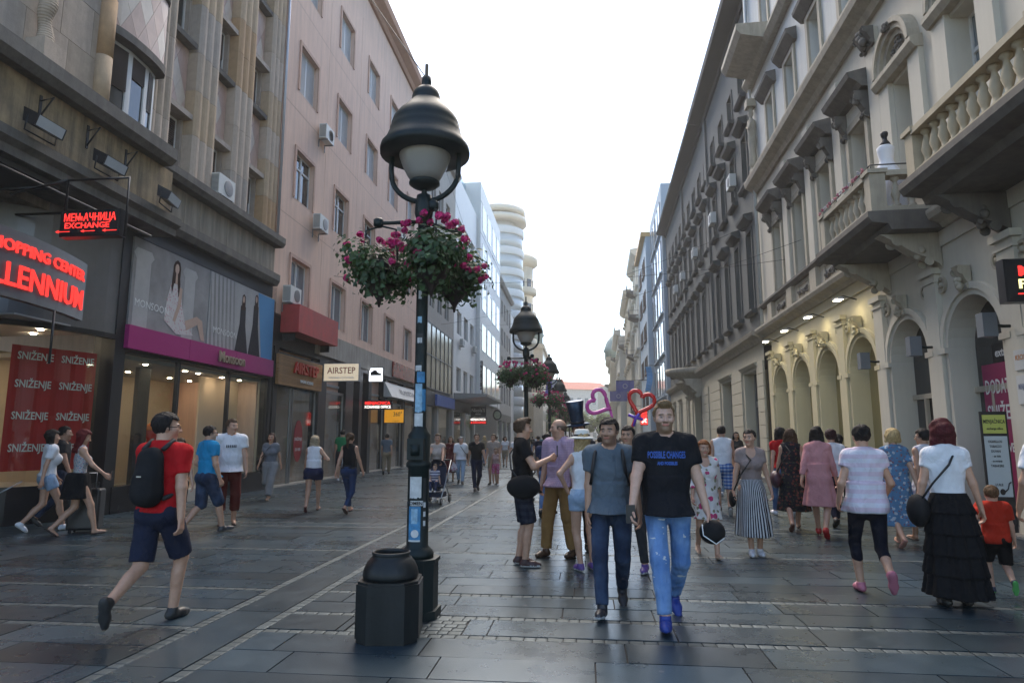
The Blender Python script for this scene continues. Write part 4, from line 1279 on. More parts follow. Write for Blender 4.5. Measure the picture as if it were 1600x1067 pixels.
for c in gc:
    for j, (a, b) in enumerate(rows):
        window(B, c - 0.46, a, 0.92, b - a, 'cross', o=-0.2, frame=M_DKF if (int(c * 3) + j) % 4 else M_WHITEF)
        mb = B.mb()
        mb.box(0, 0.05, c - 0.58, c - 0.46, a - 0.02, b).box(0, 0.05, c + 0.46, c + 0.58, a - 0.02, b).box(0, 0.05, c - 0.58, c + 0.58, b, b + 0.12)
        B.part('window_surround', mb, M_SOOTT)
        mb = B.mb(); mb.prof([(0, a - 0.2), (0.16, a - 0.2), (0.24, a - 0.1), (0.24, a - 0.03), (0, a - 0.021)], c - 0.7, c + 0.7); B.part('sill', mb, M_SOOTT)
        if j < 2:
            mb = B.mb(); mb.prof([(0, b + 0.3), (0.15, b + 0.3), (0.36, b + 0.48), (0.38, b + 0.58), (0, b + 0.66)], c - 0.72, c + 0.72); B.part('hood', mb, M_SOOTT)
for u in (36.1, 46.6):
    mb = B.mb(); mb.box(0, 0.12, u - 0.35, u + 0.35, 5.66, 19.2); B.part('pilaster', mb, M_SOOTW)
mb = B.mb(); mb.prof([(-0.4, 19.3), (0.1, 19.3), (0.15, 19.5), (0.8, 19.62), (0.85, 19.85), (-0.4, 20.3)], G0 + 0.05, 37.0); B.part('eave', mb, mat('dark eave boards', (0.05, 0.05, 0.048), 0.8, var=0.2))
mb = B.mb(); mb.prof([(-0.4, 19.3), (0.1, 19.3), (0.15, 19.5), (0.8, 19.6), (0.85, 19.75), (-0.4, 20.1)], 37.05, G1); B.part('eave', mb, MATS['dark eave boards'])
# cream ground floor
gh = [(26.9, 29.2, 0.1, 4.25), (32.0, 34.3, 0.1, 4.25), (41.2, 44.2, 0.1, 4.4), (46.2, 47.4, 0.1, 4.2), (50.3, 51.8, 0.1, 4.2), (54.2, 55.8, 0.1, 4.2)]
mb = B.mb(); wall_holes(mb, G0, G1, 0, 5.2, gh, o=0.04, depth=0.5); B.part('ground_floor_wall', mb, M_CRM)
for a, b, c, d in gh:
    mb = B.mb(); mb.box(-0.45, -0.44, a, b, c, d); f = B.part('shop_window', mb, M_SHADEGL)
    mb = B.mb(); mb.box(-0.44, -0.36, a, a + 0.1, c, d).box(-0.44, -0.36, b - 0.1, b, c, d).box(-0.44, -0.36, a + 0.1, b - 0.1, 2.85, 3.1); B.part('frame', mb, mat('grey shop frame', (0.22, 0.22, 0.21), 0.5, var=0.1), f)
    mb = B.mb(); mb.prof([(0.04, d + 0.12), (0.12, d + 0.12), (0.22, d + 0.24), (0.04, d + 0.3)], a - 0.3, b + 0.3); B.part('lintel_moulding', mb, M_CRM)
piers = [(25.65, 26.7), (29.5, 31.7), (34.7, 37.6), (38.4, 40.6), (44.8, 45.9), (47.8, 49.9), (52.2, 53.9), (56.2, 58.2)]
rb = {}
for a, b in piers:      # rusticated blocks
    z = 0.1
    k = 0
    while z < 4.5:
        w = round(b - a - 0.04, 2)
        if w not in rb:
            mb = MB(B.sx); mb.box(0.0, 0.07, 0, w, 0.012, 0.478); rb[w] = mb.mesh('rusticated_block', M_CRM)
        B.place('rusticated_block', rb[w], 0.035, a + 0.02, z)
        z += 0.49
mb = B.mb(); mb.prof([(-0.4, 5.201), (0.12, 5.201), (0.2, 5.35), (0.42, 5.45), (0.46, 5.6), (-0.4, 5.649)], G0 + 0.02, G1); B.part('cornice', mb, M_TRIM)
# portal with round balcony on a scrolled bracket
mb = B.mb(); mb.lathe([(0.9, 5.15), (1.25, 5.3), (1.9, 5.5), (2.0, 5.62), (2.0, 5.85)], 0.0, 42.7, 24); B.part('portal_balcony', mb, M_TRIM)
for u in (40.9, 44.5):
    mb = B.mb(); scroll(mb, 0.05, 1.2, u, 0.35, 3.9, 5.15); B.part('scroll_console', mb, M_TRIM)
RG = B
# =================================================================== RIGHT: further along
M_BLUEW = mat('blue grey render', (0.33, 0.40, 0.46), 0.7, var=0.06, vscale=0.6)
B = Bld('blue_glass_building', 'blue grey modern block with tall bright glass bays past the grey facade', 'R', 58.5)
mb = B.mb(); mb.box(-13, 0.3, 58.4, 71, 4.2, 24.5); B.part('wall', mb, M_BLUEW)
mb = B.mb(); mb.box(-12, 0.0, 58.4, 71, 0, 4.2); B.part('ground_floor_wall', mb, M_DARK)
for k in range(5):
    for j in range(2):
        mb = MB(B.sx); mb.box(0, 0.05, 0, 4.6, 0, 2.7)
        w = B.place('window', mb.mesh('window', mat('bright sky glass', (0.5, 0.56, 0.58), 0.05, var=0, spec=0.95)), 0.3, 59.4 + j * 5.4, 5.6 + k * 3.7)
        mb = MB(B.sx); mb.box(0.05, 0.09, 0, 0.08, 0, 2.7).box(0.05, 0.09, 2.3, 2.38, 0, 2.7).box(0.05, 0.09, 4.52, 4.6, 0, 2.7); put('frame', mb.mesh('frame', M_DARK), w)
        mb = MB(B.sx); mb.box(0.0, 0.22, -0.2, 4.8, -0.35, -0.25); put('sill', mb.mesh('sill', M_BLUEW), w)
B = Bld('pale_blue_building', 'flat pale blue block with triple windows and an orange eave', 'R', 71.2)
mb = B.mb(); mb.box(-13, 0.8, 71.2, 84, 0, 23.5); B.part('wall', mb, mat('pale blue render', (0.40, 0.48, 0.53), 0.7, var=0.06, vscale=0.6))
mb = B.mb(); mb.box(-13, 1.3, 71.1, 84.1, 23.5, 24.0); B.part('eave', mb, mat('orange eave', (0.55, 0.33, 0.12), 0.7, var=0.1))
for k in range(5):
    for j in range(2):
        mb = MB(B.sx); mb.box(0, 0.03, 0, 3.4, 0, 1.9)
        w = B.place('window', mb.mesh('window', M_PANE), 0.8, 73 + j * 5.5, 5 + k * 3.7)
        for q in (0, 1.13, 2.26, 3.36):
            mb = MB(B.sx); mb.box(0.03, 0.08, q, q + 0.06, 0, 1.9); put('mullion', mb.mesh('mullion', mat('brown frame', (0.14, 0.10, 0.08), 0.6, var=0)), w)
        mb = MB(B.sx); mb.box(0, 0.2, -0.1, 3.5, -0.15, 0); put('sill', mb.mesh('sill', mat('brown frame', (0.14, 0.10, 0.08), 0.6)), w)
def ornate(name, label, u0, u1, z, out, m, seed, dome=False):
    B = Bld(name, label, 'R', u0, out=out)
    mb = B.mb(); wins = []
    n = max(2, int((u1 - u0) / 3.2)); pt = (u1 - u0) / n
    fl = [5.2 + 4.1 * k for k in range(int((z - 6.5) / 4.1) + 1)]
    hs = [(u0 + pt * (k + 0.5) - 0.6, u0 + pt * (k + 0.5) + 0.6, f, f + 2.5) for k in range(n) for f in fl if f + 2.5 < z - 0.3]
    wall_holes(mb, u0, u1, 0, z, hs + [(u0 + pt * (k + 0.5) - 1.0, u0 + pt * (k + 0.5) + 1.0, 0.05, 3.6) for k in range(n)], depth=0.4)
    mb.box(-13, -0.41, u0, u1, 0, z - 0.01); mb.quad((0, u0, 0), (0, u0, z), (-0.42, u0, z), (-0.42, u0, 0))
    B.part('wall', mb, m)
    for h in hs:
        window(B, h[0], h[2], 1.2, 2.5, 'cross', o=-0.25)
        mb = B.mb(); mb.prof([(0, h[3] + 0.1), (0.4, h[3] + 0.35), (0.4, h[3] + 0.5), (0, h[3] + 0.55)], h[0] - 0.3, h[1] + 0.3); B.part('hood', mb, m)
    for f in fl[1:]:
        mb = B.mb(); mb.prof([(0, f - 0.7), (0.3, f - 0.6), (0.35, f - 0.4), (0, f - 0.35)], u0, u1); B.part('string_course', mb, m)
    mb = B.mb(); mb.prof([(-0.3, z), (0.3, z), (0.8, z + 0.5), (0.9, z + 0.9), (-0.3, z + 1.1)], u0 - 0.1, u1 + 0.1); B.part('cornice', mb, m)
    for q, f in enumerate(fl):
        if q % 2 == (seed % 2) or q > 2:
            c = u0 + pt * (0.5 + (seed + q) % n)
            mb = B.mb(); mb.prof([(0, f - 0.9), (0.8, f - 0.5), (1.2, f - 0.3), (1.2, f - 0.1), (0, f - 0.1)], c - 1.5, c + 1.5); B.part('balcony_slab', mb, M_SOOT)
            mb = B.mb()
            for r in range(13): mb.tube([(1.15, c - 1.45 + r * 0.24, f - 0.1), (1.15, c - 1.45 + r * 0.24, f + 0.85)], 0.02, 5)
            mb.box(1.12, 1.18, c - 1.5, c + 1.5, f + 0.85, f + 0.9); mb.box(0, 1.12, c - 1.5, c - 1.46, f + 0.4, f + 0.45)
            B.part('balcony_rail', mb, M_IRON)
    if dome:
        mb = B.mb(); mb.lathe([(2.2, z + 1.1), (2.2, z + 2.6), (2.5, z + 2.8), (2.3, z + 3.6), (1.8, z + 5), (0.9, z + 6.2), (0.3, z + 6.6), (0.25, z + 7.6), (0.03, z + 8.6)], -1.2, (u0 + u1) / 2, 18); B.part('dome', mb, MATS['weathered copper'])
    return B
M_CR2 = mat('warm cream stucco', (0.58, 0.50, 0.36), 0.8, var=0.12, vscale=0.7, streak=0.15)
M_CR3 = mat('light stucco', (0.60, 0.56, 0.46), 0.8, var=0.12, vscale=0.7, streak=0.15)
ornate('cream_balcony_building', 'narrow cream building with iron balconies beyond the pale blue block', 84.3, 97, 25, 0.9, M_CR3, 0)
ornate('warm_stucco_building', 'warm stucco town house with stone string courses and balconies further down', 97.2, 116, 22.5, 1.4, M_CR2, 1)
ornate('light_stucco_building', 'light stucco house with heavy cornice near the end of the street', 116.2, 138, 19.5, 2.4, M_CR3, 1)
ornate('green_domed_corner', 'corner house with a small green dome near the end of the street', 138.4, 152, 17.5, 3.6, M_CR2, 0, dome=True)
# end of the street
def end_block(name, label, x0, x1, y, z, m, rot, roof=None):
    t = thing(name, label, 'building', ((x0 + x1) / 2, y, 0), R(rot))
    w = x1 - x0
    mb = MB(); mb.box(-w / 2, w / 2, 0, 14, 0, z); mb.build('wall', m, t)
    n = int(w / 2.6)
    for k in range(n):
        for j in range(int((z - 2) / 3.5)):
            mb = MB(); mb.box(0, 1.2, -0.04, 0.05, 0, 2.0)
            put('window', WCACHE.setdefault('endwin', mb.mesh('window', M_PANEB)), t, (-w / 2 + 0.7 + k * 2.6, 0, 1.4 + j * 3.5))
    if roof:
        mb = MB(); mb.prism([(-0.6, z), (14.6, z), (7, z + 3.0)], 'x', -w / 2 - 0.5, w / 2 + 0.5); mb.build('roof', roof, t)
    return t
M_END = mat('bright pale render', (0.66, 0.62, 0.54), 0.8, var=0.06)
M_REDR = mat('red roof tiles', (0.42, 0.12, 0.07), 0.8, var=0.2, vscale=3)
end_block('white_end_building', 'long white many windowed building closing the street, red tiled roof', -11, 9, 205, 16.5, M_END, 28, M_REDR)
end_block('cream_end_building', 'cream gabled building behind the trees at the street end', -24, -8.2, 198, 17, MATS['cream stucco'], 4, M_REDR)
end_block('pale_end_building', 'pale building block at the street end beside the domed corner', 10, 30, 178, 15.5, M_CR3, 38)
# =================================================================== lamp posts with flower baskets
M_LAMP = mat('dark green lamp iron', (0.012, 0.020, 0.020), 0.5, 0.2, spec=0.3, var=0.3, vscale=6, bump=0.1, bscale=60)
M_GLOBE = mat('frosted globe', (0.30, 0.28, 0.25), 0.35, var=0.08)
HAT = [(0.435, 4.29), (0.438, 4.33), (0.43, 4.37), (0.39, 4.42), (0.37, 4.47), (0.347, 4.52), (0.345, 4.55), (0.335, 4.56), (0.333, 4.60), (0.315, 4.655), (0.27, 4.72), (0.21, 4.78), (0.17, 4.825), (0.15, 4.85), (0.142, 4.86), (0.14, 4.90), (0.125, 4.95), (0.09, 4.99), (0.05, 5.01), (0.045, 5.02), (0.05, 5.06), (0.045, 5.11), (0.019, 5.115), (0.018, 5.25)]
def make_lamp(x, y):
    t = thing('lamp_post', '', 'lamp post', (x, y, 0))
    mb = MB()
    ch = 0.07; w = 0.2
    oct_ = lambda w, ch: [(-w, -w + ch), (-w + ch, -w), (w - ch, -w), (w, -w + ch), (w, w - ch), (w - ch, w), (-w + ch, w), (-w, w - ch)]
    mb.prism(oct_(0.2, 0.08), 'z', 0, 0.07); mb.prism(oct_(0.175, 0.075), 'z', 0.07, 0.47); mb.prism(oct_(0.19, 0.08), 'z', 0.47, 0.5)
    mb.build('pedestal', M_LAMP, t)
    mb = MB(); mb.lathe([(0.15, 0.5), (0.15, 0.54), (0.12, 0.58), (0.098, 0.60), (0.096, 1.28), (0.115, 1.30), (0.115, 1.33), (0.10, 1.35), (0.105, 1.58), (0.075, 1.62), (0.06, 1.66), (0.056, 2.2), (0.054, 3.62), (0.075, 3.64), (0.09, 3.70), (0.085, 3.80), (0.07, 3.88), (0.03, 3.9), (0.02, 3.95)], 0, 0, 18)
    mb.build('column', M_LAMP, t)
    mb = MB(); mb.box(-0.075, 0.075, -0.15, -0.02, 1.36, 1.55); mb.lathe([(0.045, 1.40), (0.045, 1.5)], 0, -0.14, 10)
    mb.build('junction_box', M_LAMP, t)
    mb = MB(); mb.lathe(HAT, 0, 0, 32); mb.lathe([(0.425, 4.295), (0.30, 4.36), (0.26, 4.42)], 0, 0, 32)
    mb.build('hood', M_LAMP, t)
    mb = MB(); mb.lathe([(0.255, 4.40), (0.255, 4.34), (0.245, 4.26), (0.215, 4.17), (0.175, 4.09), (0.13, 4.02)], 0, 0, 28)
    mb.build('globe', M_GLOBE, t)
    mb = MB(); mb.lathe([(0.13, 4.03), (0.15, 4.015), (0.15, 3.995), (0.11, 3.965), (0.05, 3.945), (0.015, 3.93), (0.015, 3.88)], 0, 0, 20)
    mb.build('globe_dish', M_LAMP, t)
    path = [(-0.335, 0, 4.31), (-0.335, 0, 4.16)] + [(-0.335 * math.cos(R(a)), 0, 4.12 - 0.30 * math.sin(R(a))) for a in range(10, 171, 10)] + [(0.335, 0, 4.16), (0.335, 0, 4.31)]
    mb = MB(); mb.tube(path, 0.026, 10); mb.build('yoke', M_LAMP, t)
    for a in (180, -65, 55):
        ca, sa = math.cos(R(a)), math.sin(R(a))
        mb = MB(); mb.tube([(0.05 * ca, 0.05 * sa, 3.62), (0.42 * ca, 0.42 * sa, 3.62), (0.47 * ca, 0.47 * sa, 3.60)], 0.02, 8)
        mb.build('basket_arm', M_LAMP, t)
        mb = MB(); mb.lathe([(0.035, 3.58), (0.05, 3.6), (0.05, 3.65), (0.03, 3.67)], 0.45 * ca, 0.45 * sa, 10); mb.build('arm_knob', M_LAMP, t)
    return t
lamp0 = make_lamp(-1.52, LAMPS_Y[0])
def leaf_mat(name, c, tr=0.25):
    m, t, b, out = nt_new(name)
    oi = t.nodes.new('ShaderNodeNewGeometry')
    mr = t.nodes.new('ShaderNodeMapRange'); mr.inputs['To Min'].default_value = 0.55; mr.inputs['To Max'].default_value = 1.5
    t.links.new(oi.outputs['Random Per Island'], mr.inputs['Value'])
    sc = t.nodes.new('ShaderNodeVectorMath'); sc.operation = 'SCALE'; sc.inputs[0].default_value = c
    t.links.new(mr.outputs[0], sc.inputs['Scale'])
    t.links.new(sc.outputs[0], b.inputs['Base Color'])
    b.inputs['Roughness'].default_value = 0.5
    tl = t.nodes.new('ShaderNodeBsdfTranslucent'); t.links.new(sc.outputs[0], tl.inputs[0])
    mx = t.nodes.new('ShaderNodeMixShader'); mx.inputs[0].default_value = tr
    t.links.new(b.outputs[0], mx.inputs[1]); t.links.new(tl.outputs[0], mx.inputs[2]); t.links.new(mx.outputs[0], out.inputs[0])
    MATS[name] = m
    return m
M_LEAF = leaf_mat('geranium leaf', (0.045, 0.085, 0.028))
M_FLOW = leaf_mat('magenta petals', (0.55, 0.025, 0.17))
def leaf(mb, p, r, n, rr):
    """a round scalloped leaf as a cupped fan"""
    nx, ny, nz = n
    N = Vector(n).normalized(); A = N.orthogonal().normalized(); Bv = N.cross(A)
    k = 7
    vs = [tuple(Vector(p) + N * (-r * 0.18))]
    for i in range(k):
        a = 2 * math.pi * i / k
        q = r * (1 + 0.18 * (-1) ** i) * rr.uniform(0.85, 1.1)
        vs.append(tuple(Vector(p) + A * (q * math.cos(a)) + Bv * (q * math.sin(a))))
    mb.add(vs, [(0, i + 1, (i + 1) % k + 1) for i in range(k)])
def make_basket(seed, rx=0.33, rz=0.27, nleaf=2000, nflow=30):
    rr = random.Random(seed)
    t = thing('flower_basket', '', 'flower basket')
    mb = MB(); mb.lathe([(0.01, -0.34), (0.02, -0.28), (0.06, -0.22), (0.13, -0.16), (0.18, -0.02), (0.2, 0.08), (0.19, 0.09), (0.16, 0.03)], 0, 0, 16)
    mb.build('pot', mat('dark brown pot', (0.035, 0.022, 0.018), 0.6, var=0.2), t)
    mb = MB(); mb.tube([(-0.17, 0, 0.08), (-0.15, 0, 0.42), (0, 0, 0.46), (0.15, 0, 0.42), (0.17, 0, 0.08)], 0.011, 6); mb.build('hanger', M_LAMP, t)
    mb = MB()
    cl = [(rr.gauss(0, 0.105), rr.gauss(0, 0.105), rr.uniform(-0.16, 0.17)) for _ in range(20)]
    for _ in range(nleaf):
        c = rr.choice(cl)
        d = Vector((rr.gauss(0, 1), rr.gauss(0, 1), rr.gauss(0, 0.8)))
        d.normalize()
        q = 0.22 * rr.uniform(0.4, 1.0)
        p = Vector(c) + d * q
        if p.z < -0.05 and rr.random() < 0.6: p.z *= 0.5
        leaf(mb, p, rr.uniform(0.014, 0.028), (d + Vector((0, 0, 0.4))), rr)
    # trailing stems
    for _ in range(6):
        a = rr.uniform(0, 6.28)
        for k in range(5):
            p = (0.28 * math.cos(a) + 0.02 * k * math.cos(a), 0.28 * math.sin(a) + 0.02 * k * math.sin(a), 0.02 - 0.055 * k + rr.uniform(-0.02, 0.02))
            leaf(mb, p, rr.uniform(0.014, 0.026), (math.cos(a), math.sin(a), 0.3), rr)
    f = mb.build('foliage', M_LEAF, t, fix=False); f['kind'] = 'stuff'
    for k in range(nflow):
        a = rr.uniform(0, 6.28); e = rr.uniform(-0.5, 1.3)
        q = rr.uniform(0.9, 1.15)
        p = Vector((rx * q * math.cos(a) * math.cos(e), rx * q * math.sin(a) * math.cos(e), 0.08 + rz * math.sin(e) * 1.25))
        mb = MB()
        for i in range(30):
            d = Vector((rr.gauss(0, 1), rr.gauss(0, 1), rr.gauss(0, 1))).normalized()
            leaf(mb, p + d * rr.uniform(0.012, 0.036), 0.017, d, rr)
        fl = mb.build('flower', M_FLOW, t, fix=False)
    return t
bask = [make_basket(s) for s in (1, 2, 3)]
LMP_LBL = ['black green lamp post with sticker covered column beside the litter bin', 'second lamp post along the street past the photographing man in black',
           'third lamp post along the street, its hood below the second lamp', 'fourth lamp post along the street', 'fifth lamp post along the street', 'sixth lamp post along the street']
used = [False] * 3
for i, y in enumerate(LAMPS_Y[:6]):
    x = -1.52 + 0.012 * i
    L_ = lamp0 if i == 0 else copy_tree(lamp0)
    L_.location = (x, y, 0); L_['label'] = LMP_LBL[i]; L_['group'] = 'lamp posts along the street'
    for j, a in enumerate((180, -65, 55)):
        k = (j + i) % 3
        b_ = bask[k] if not used[k] else copy_tree(bask[k])
        used[k] = True
        b_.location = (x + 0.42 * math.cos(R(a)), y + 0.42 * math.sin(R(a)), 3.13)
        b_.rotation_euler = (0, 0, R(a + 57 * i))
        b_['label'] = 'magenta geranium pot on the ' + ['shop side', 'bin side', 'far arcade side'][j] + ' of the ' + ['sticker covered lamp', 'second lamp', 'third lamp', 'fourth lamp', 'fifth lamp', 'sixth lamp'][i] + ' post'
        b_['group'] = 'flower baskets hung on the lamp posts'
# stickers and torn posters on the near column: thin curved sheets
def sticker(a0, a1, z0, z1, r, m, dx=-1.52, dy=6.0, rag=0.0):
    mb = MB(); n = 6
    t = None
    for i in range(n):
        p, q = R(a0 + (a1 - a0) * i / n), R(a0 + (a1 - a0) * (i + 1) / n)
        j0, j1 = random.uniform(-rag, rag), random.uniform(-rag, rag)
        mb.quad((r * math.cos(p), r * math.sin(p), z0 + j0), (r * math.cos(q), r * math.sin(q), z0 + j1), (r * math.cos(q), r * math.sin(q), z1), (r * math.cos(p), r * math.sin(p), z1))
    return mb.build('sticker', m, lamp0)
S_W = mat('sticker white', (0.55, 0.55, 0.54), 0.7, var=0.3, vscale=14); S_B = mat('sticker blue', (0.05, 0.22, 0.42), 0.6, var=0.5, vscale=18); S_LB = mat('sticker pale blue', (0.25, 0.42, 0.55), 0.6, var=0.5, vscale=22); S_K = mat('sticker black', (0.02, 0.02, 0.02), 0.6, var=0)
sticker(-125, -60, 1.02, 1.21, 0.0995, S_W, rag=0.01); sticker(-120, -40, 0.955, 1.0, 0.0995, S_W); sticker(-128, -62, 0.66, 0.95, 0.0995, S_B); sticker(-112, -78, 0.80, 0.93, 0.1005, S_LB); sticker(-128, -62, 0.645, 0.66, 0.0998, S_W); sticker(-50, -30, 0.75, 1.2, 0.0996, S_K)
for z in (0.78, 0.86, 0.94): sticker(-48, -34, z, z + 0.045, 0.1008, S_W)
mb = MB(); arc = [(0.035 * math.cos(2 * math.pi * k / 16), 0.035 * math.sin(2 * math.pi * k / 16)) for k in range(16)]
mb.prism([(a[0], 0.715 + a[1]) for a in arc], 'y', -0.1035, -0.1015); mb.build('sticker', S_W, lamp0)
for (a0, a1, z0, z1, m) in ((-130, -50, 1.66, 1.78, S_W), (-125, -60, 1.79, 2.05, S_LB), (-110, -35, 2.06, 2.16, S_B), (-130, -70, 2.17, 2.22, S_W), (-120, -60, 2.42, 2.52, S_K), (-115, -70, 2.43, 2.48, S_W), (-60, -20, 1.8, 2.0, S_B), (-110, -80, 2.85, 2.93, S_W), (-115, -75, 2.62, 2.68, S_LB)):
    sticker(a0, a1, z0, z1, 0.0605, m, rag=0.006)
me = text_mesh('POMEN', 0.042, extrude=0.0005, bold=0.001); me.materials.append(S_K)
put('sticker_text', me, lamp0, (-0.005, -0.1015, 0.977), (R(90), 0, 0))

# =================================================================== litter bin
t = thing('litter_bin', 'squat black granite litter bin with chamfered corners before the lamp post', 'litter bin', (-1.57, 5.36, 0), R(8))
M_BIN = mat('black bin stone', (0.010, 0.012, 0.0125), 0.45, spec=0.3, var=0.4, vscale=9, bump=0.15, bscale=30, streak=0.15, stain=(0.10, 0.10, 0.10))
oct_ = lambda w, ch: [(-w, -w + ch), (-w + ch, -w), (w - ch, -w), (w, -w + ch), (w, w - ch), (w - ch, w), (-w + ch, w), (-w, w - ch)]
mb = MB(); mb.prism(oct_(0.235, 0.09), 'z', 0, 0.03); mb.prism(oct_(0.245, 0.10), 'z', 0.03, 0.43); mb.prism(oct_(0.235, 0.10), 'z', 0.43, 0.45); mb.build('body', M_BIN, t)
mb = MB(); mb.lathe([(0.215, 0.45), (0.222, 0.48), (0.215, 0.52), (0.19, 0.575), (0.16, 0.61), (0.145, 0.622), (0.15, 0.63), (0.153, 0.652), (0.142, 0.656), (0.137, 0.63), (0.165, 0.58), (0.185, 0.51), (0.185, 0.46)], 0, 0, 28); mb.build('bowl', M_BIN, t)

# =================================================================== signs and lettering
RED_LED = emis('red led', (1.0, 0.035, 0.03), 0.55)
WHITE_LED = emis('white led', (1.0, 0.92, 0.85), 0.6)
YEL_LED = emis('yellow led', (1.0, 0.9, 0.35), 0.6)
M_SIGNBLK = mat('sign black', (0.012, 0.012, 0.014), 0.35, var=0.05)
def add_text(parent, body, size, loc, rot, m, width=None, bold=0.0, extrude=0.003, align='CENTER', name='lettering'):
    me = text_mesh(body, size, align, extrude, bold, width)
    me.materials.append(m)
    return put(name, me, parent, loc, rot)
def box_sign(name, label, x0, x1, y, z0, z1, face, lines, d=0.16, frame=None, hang=None):
    """box sign standing out from a facade; its face looks back down the street (-Y)"""
    t = thing(name, label, 'sign', ((x0 + x1) / 2, y, z0))
    w, h = x1 - x0, z1 - z0
    mb = MB(); mb.box(-w / 2, w / 2, 0, d, 0, h); mb.build('case', frame or M_SIGNBLK, t)
    mb = MB(); mb.box(-w / 2 + 0.03, w / 2 - 0.03, -0.006, -0.001, 0.03, h - 0.03); mb.build('face', face, t)
    for (body, size, dx, dz, m, wd) in lines:
        add_text(t, body, size, (dx * w, -0.009, dz * h), face_camera(), m, wd * w if wd else None, 0.002)
    return t
# exchange LED sign in its frame
t = box_sign('exchange_led_sign', 'black exchange sign with red lit Cyrillic letters hung under the sooty ledge', -8.03, -7.03, 9.0, 4.62, 5.04, M_SIGNBLK,
             [('МЕЊАЧНИЦА', 0.17, 0, 0.70, RED_LED, 0.86), ('EXCHANGE', 0.125, -0.04, 0.40, RED_LED, 0.74)])
mb = MB()
for xx in (-0.42, 0.0, 0.36): mb.box(xx - 0.12, xx + 0.10, -0.012, -0.008, 0.075, 0.085); mb.add([(xx - 0.14, -0.012, 0.08), (xx - 0.08, -0.012, 0.055), (xx - 0.08, -0.012, 0.105)], [(0, 1, 2)])
mb.build('arrow', RED_LED, t)
mb = MB(); mb.tube([(-0.5, 0.08, 0.42), (-0.5, 0.08, 0.95), (0.53, 0.08, 0.95), (0.53, 0.08, 0.0)], 0.022, 6); mb.tube([(-0.5, 0.08, 0.95), (-1.9, 0.5, 0.95)], 0.022, 6); mb.build('hanging_frame', M_IRON, t)
# curved mall sign
t = thing('mall_sign', 'curved grey mall entrance sign with red dotted light letters', 'sign', LB.world(0.9, 9.0, 3.67), LB.rz())
def sgn(u):       # o of the curved face
    return 1.12 - 0.16 * max(0, u - 8.6) ** 2 / 2.0 * 1.0
us = [5.5 + 5.4 * i / 24 for i in range(25)]
mb = MB()
for i in range(24):
    a, b = us[i], us[i + 1]
    za = 1.05
    mb.add([(sgn(a) - 0.9, a - 9, 0), (sgn(b) - 0.9, b - 9, 0), (sgn(b) - 0.9, b - 9, za), (sgn(a) - 0.9, a - 9, za), (sgn(a) - 1.02, a - 9, 0), (sgn(b) - 1.02, b - 9, 0), (sgn(b) - 1.02, b - 9, za), (sgn(a) - 1.02, a - 9, za)],
           [(0, 1, 2, 3), (4, 7, 6, 5), (3, 2, 6, 7), (0, 4, 5, 1)])
mb.build('board', mat('grey sign board', (0.10, 0.105, 0.11), 0.45, var=0.1), t)
for body, size, z, wd in (('SHOPPING CENTER', 0.25, 0.78, 2.45), ('MILLENNIUM', 0.5, 0.33, 2.75)):
    me = text_mesh(body, size, 'CENTER', 0.012, 0.004, wd)
    for v in me.vertices:
        u = 10.78 - wd / 2 + v.co.x
        v.co = Vector((sgn(u) - 0.9 + 0.02 + v.co.z, u - 9, z + v.co.y))
    me.materials.append(RED_LED)
    put('lettering', me, t)
mb = MB(); mb.tube([(0.1, 0.9, 0), (0.1, 0.9, -0.9)], 0.02, 6); mb.build('support', M_IRON, t)
# floodlights on the frieze
fl0 = None
for i, (u, rz) in enumerate(((9.35, 0), (10.9, 0), (12.7, 12))):
    t = thing('floodlight', ['floodlight with pale glass under the second iron bracket', 'middle floodlight on the sooty ledge', 'floodlight at the corner end of the sooty ledge'][i], 'floodlight', LB.world(0.95, u, 6.62), LB.rz() + R(rz), 'floodlights along the ledge')
    mb = MB(); mb.prism([(-0.11, 0.0), (0.10, -0.09), (0.16, 0.10), (-0.11, 0.24)], 'y', -0.3, 0.3); mb.build('housing', mat('black floodlight housing', (0.03, 0.03, 0.033), 0.4, 0.3, var=0.1), t)
    mb = MB(); mb.add([(0.105, -0.27, -0.075), (0.105, 0.27, -0.075), (0.162, 0.27, 0.09), (0.162, -0.27, 0.09)], [(0, 1, 2, 3)]); mb.build('lens', mat('floodlight glass', (0.45, 0.48, 0.5), 0.15, var=0.1), t)
    mb = MB(); mb.tube([(-0.02, -0.31, 0.08), (-0.05, -0.31, -0.16), (-0.05, 0.31, -0.16), (-0.02, 0.31, 0.08)], 0.014, 6); mb.build('bracket', M_IRON, t)
# fashion shop: billboard panels, lettering
def fac(B, o, u, z): return B.world(o, u, z)
FW = mat('billboard print frame', (0.2, 0.2, 0.2), 0.6, var=0)
def shape(t, name, pts, d, m):
    mb = MB(); mb.prism([(p[0], p[1]) for p in pts], 'x', d, d + 0.002); return mb.build(name, m, t)
def oval(cu, cz, ru, rz_, n=18): return [(cu + ru * math.cos(2 * math.pi * k / n), cz + rz_ * math.sin(2 * math.pi * k / n)) for k in range(n)]
P_SK = mat('print skin', (0.50, 0.36, 0.29), 0.95, spec=0.1, var=0.1, vscale=6); P_HR = mat('print hair', (0.06, 0.04, 0.035), 0.95, spec=0.1, var=0.2); P_BG = mat('print stone', (0.30, 0.29, 0.285), 0.95, spec=0.1, var=0.35, vscale=1.2); P_BG2 = mat('print column', (0.42, 0.41, 0.40), 0.95, spec=0.1, var=0.15, vscale=2)
m_, t_, b_, o_ = nt_new('print floral'); vo = t_.nodes.new('ShaderNodeTexVoronoi'); vo.inputs['Scale'].default_value = 16; cr = t_.nodes.new('ShaderNodeValToRGB')
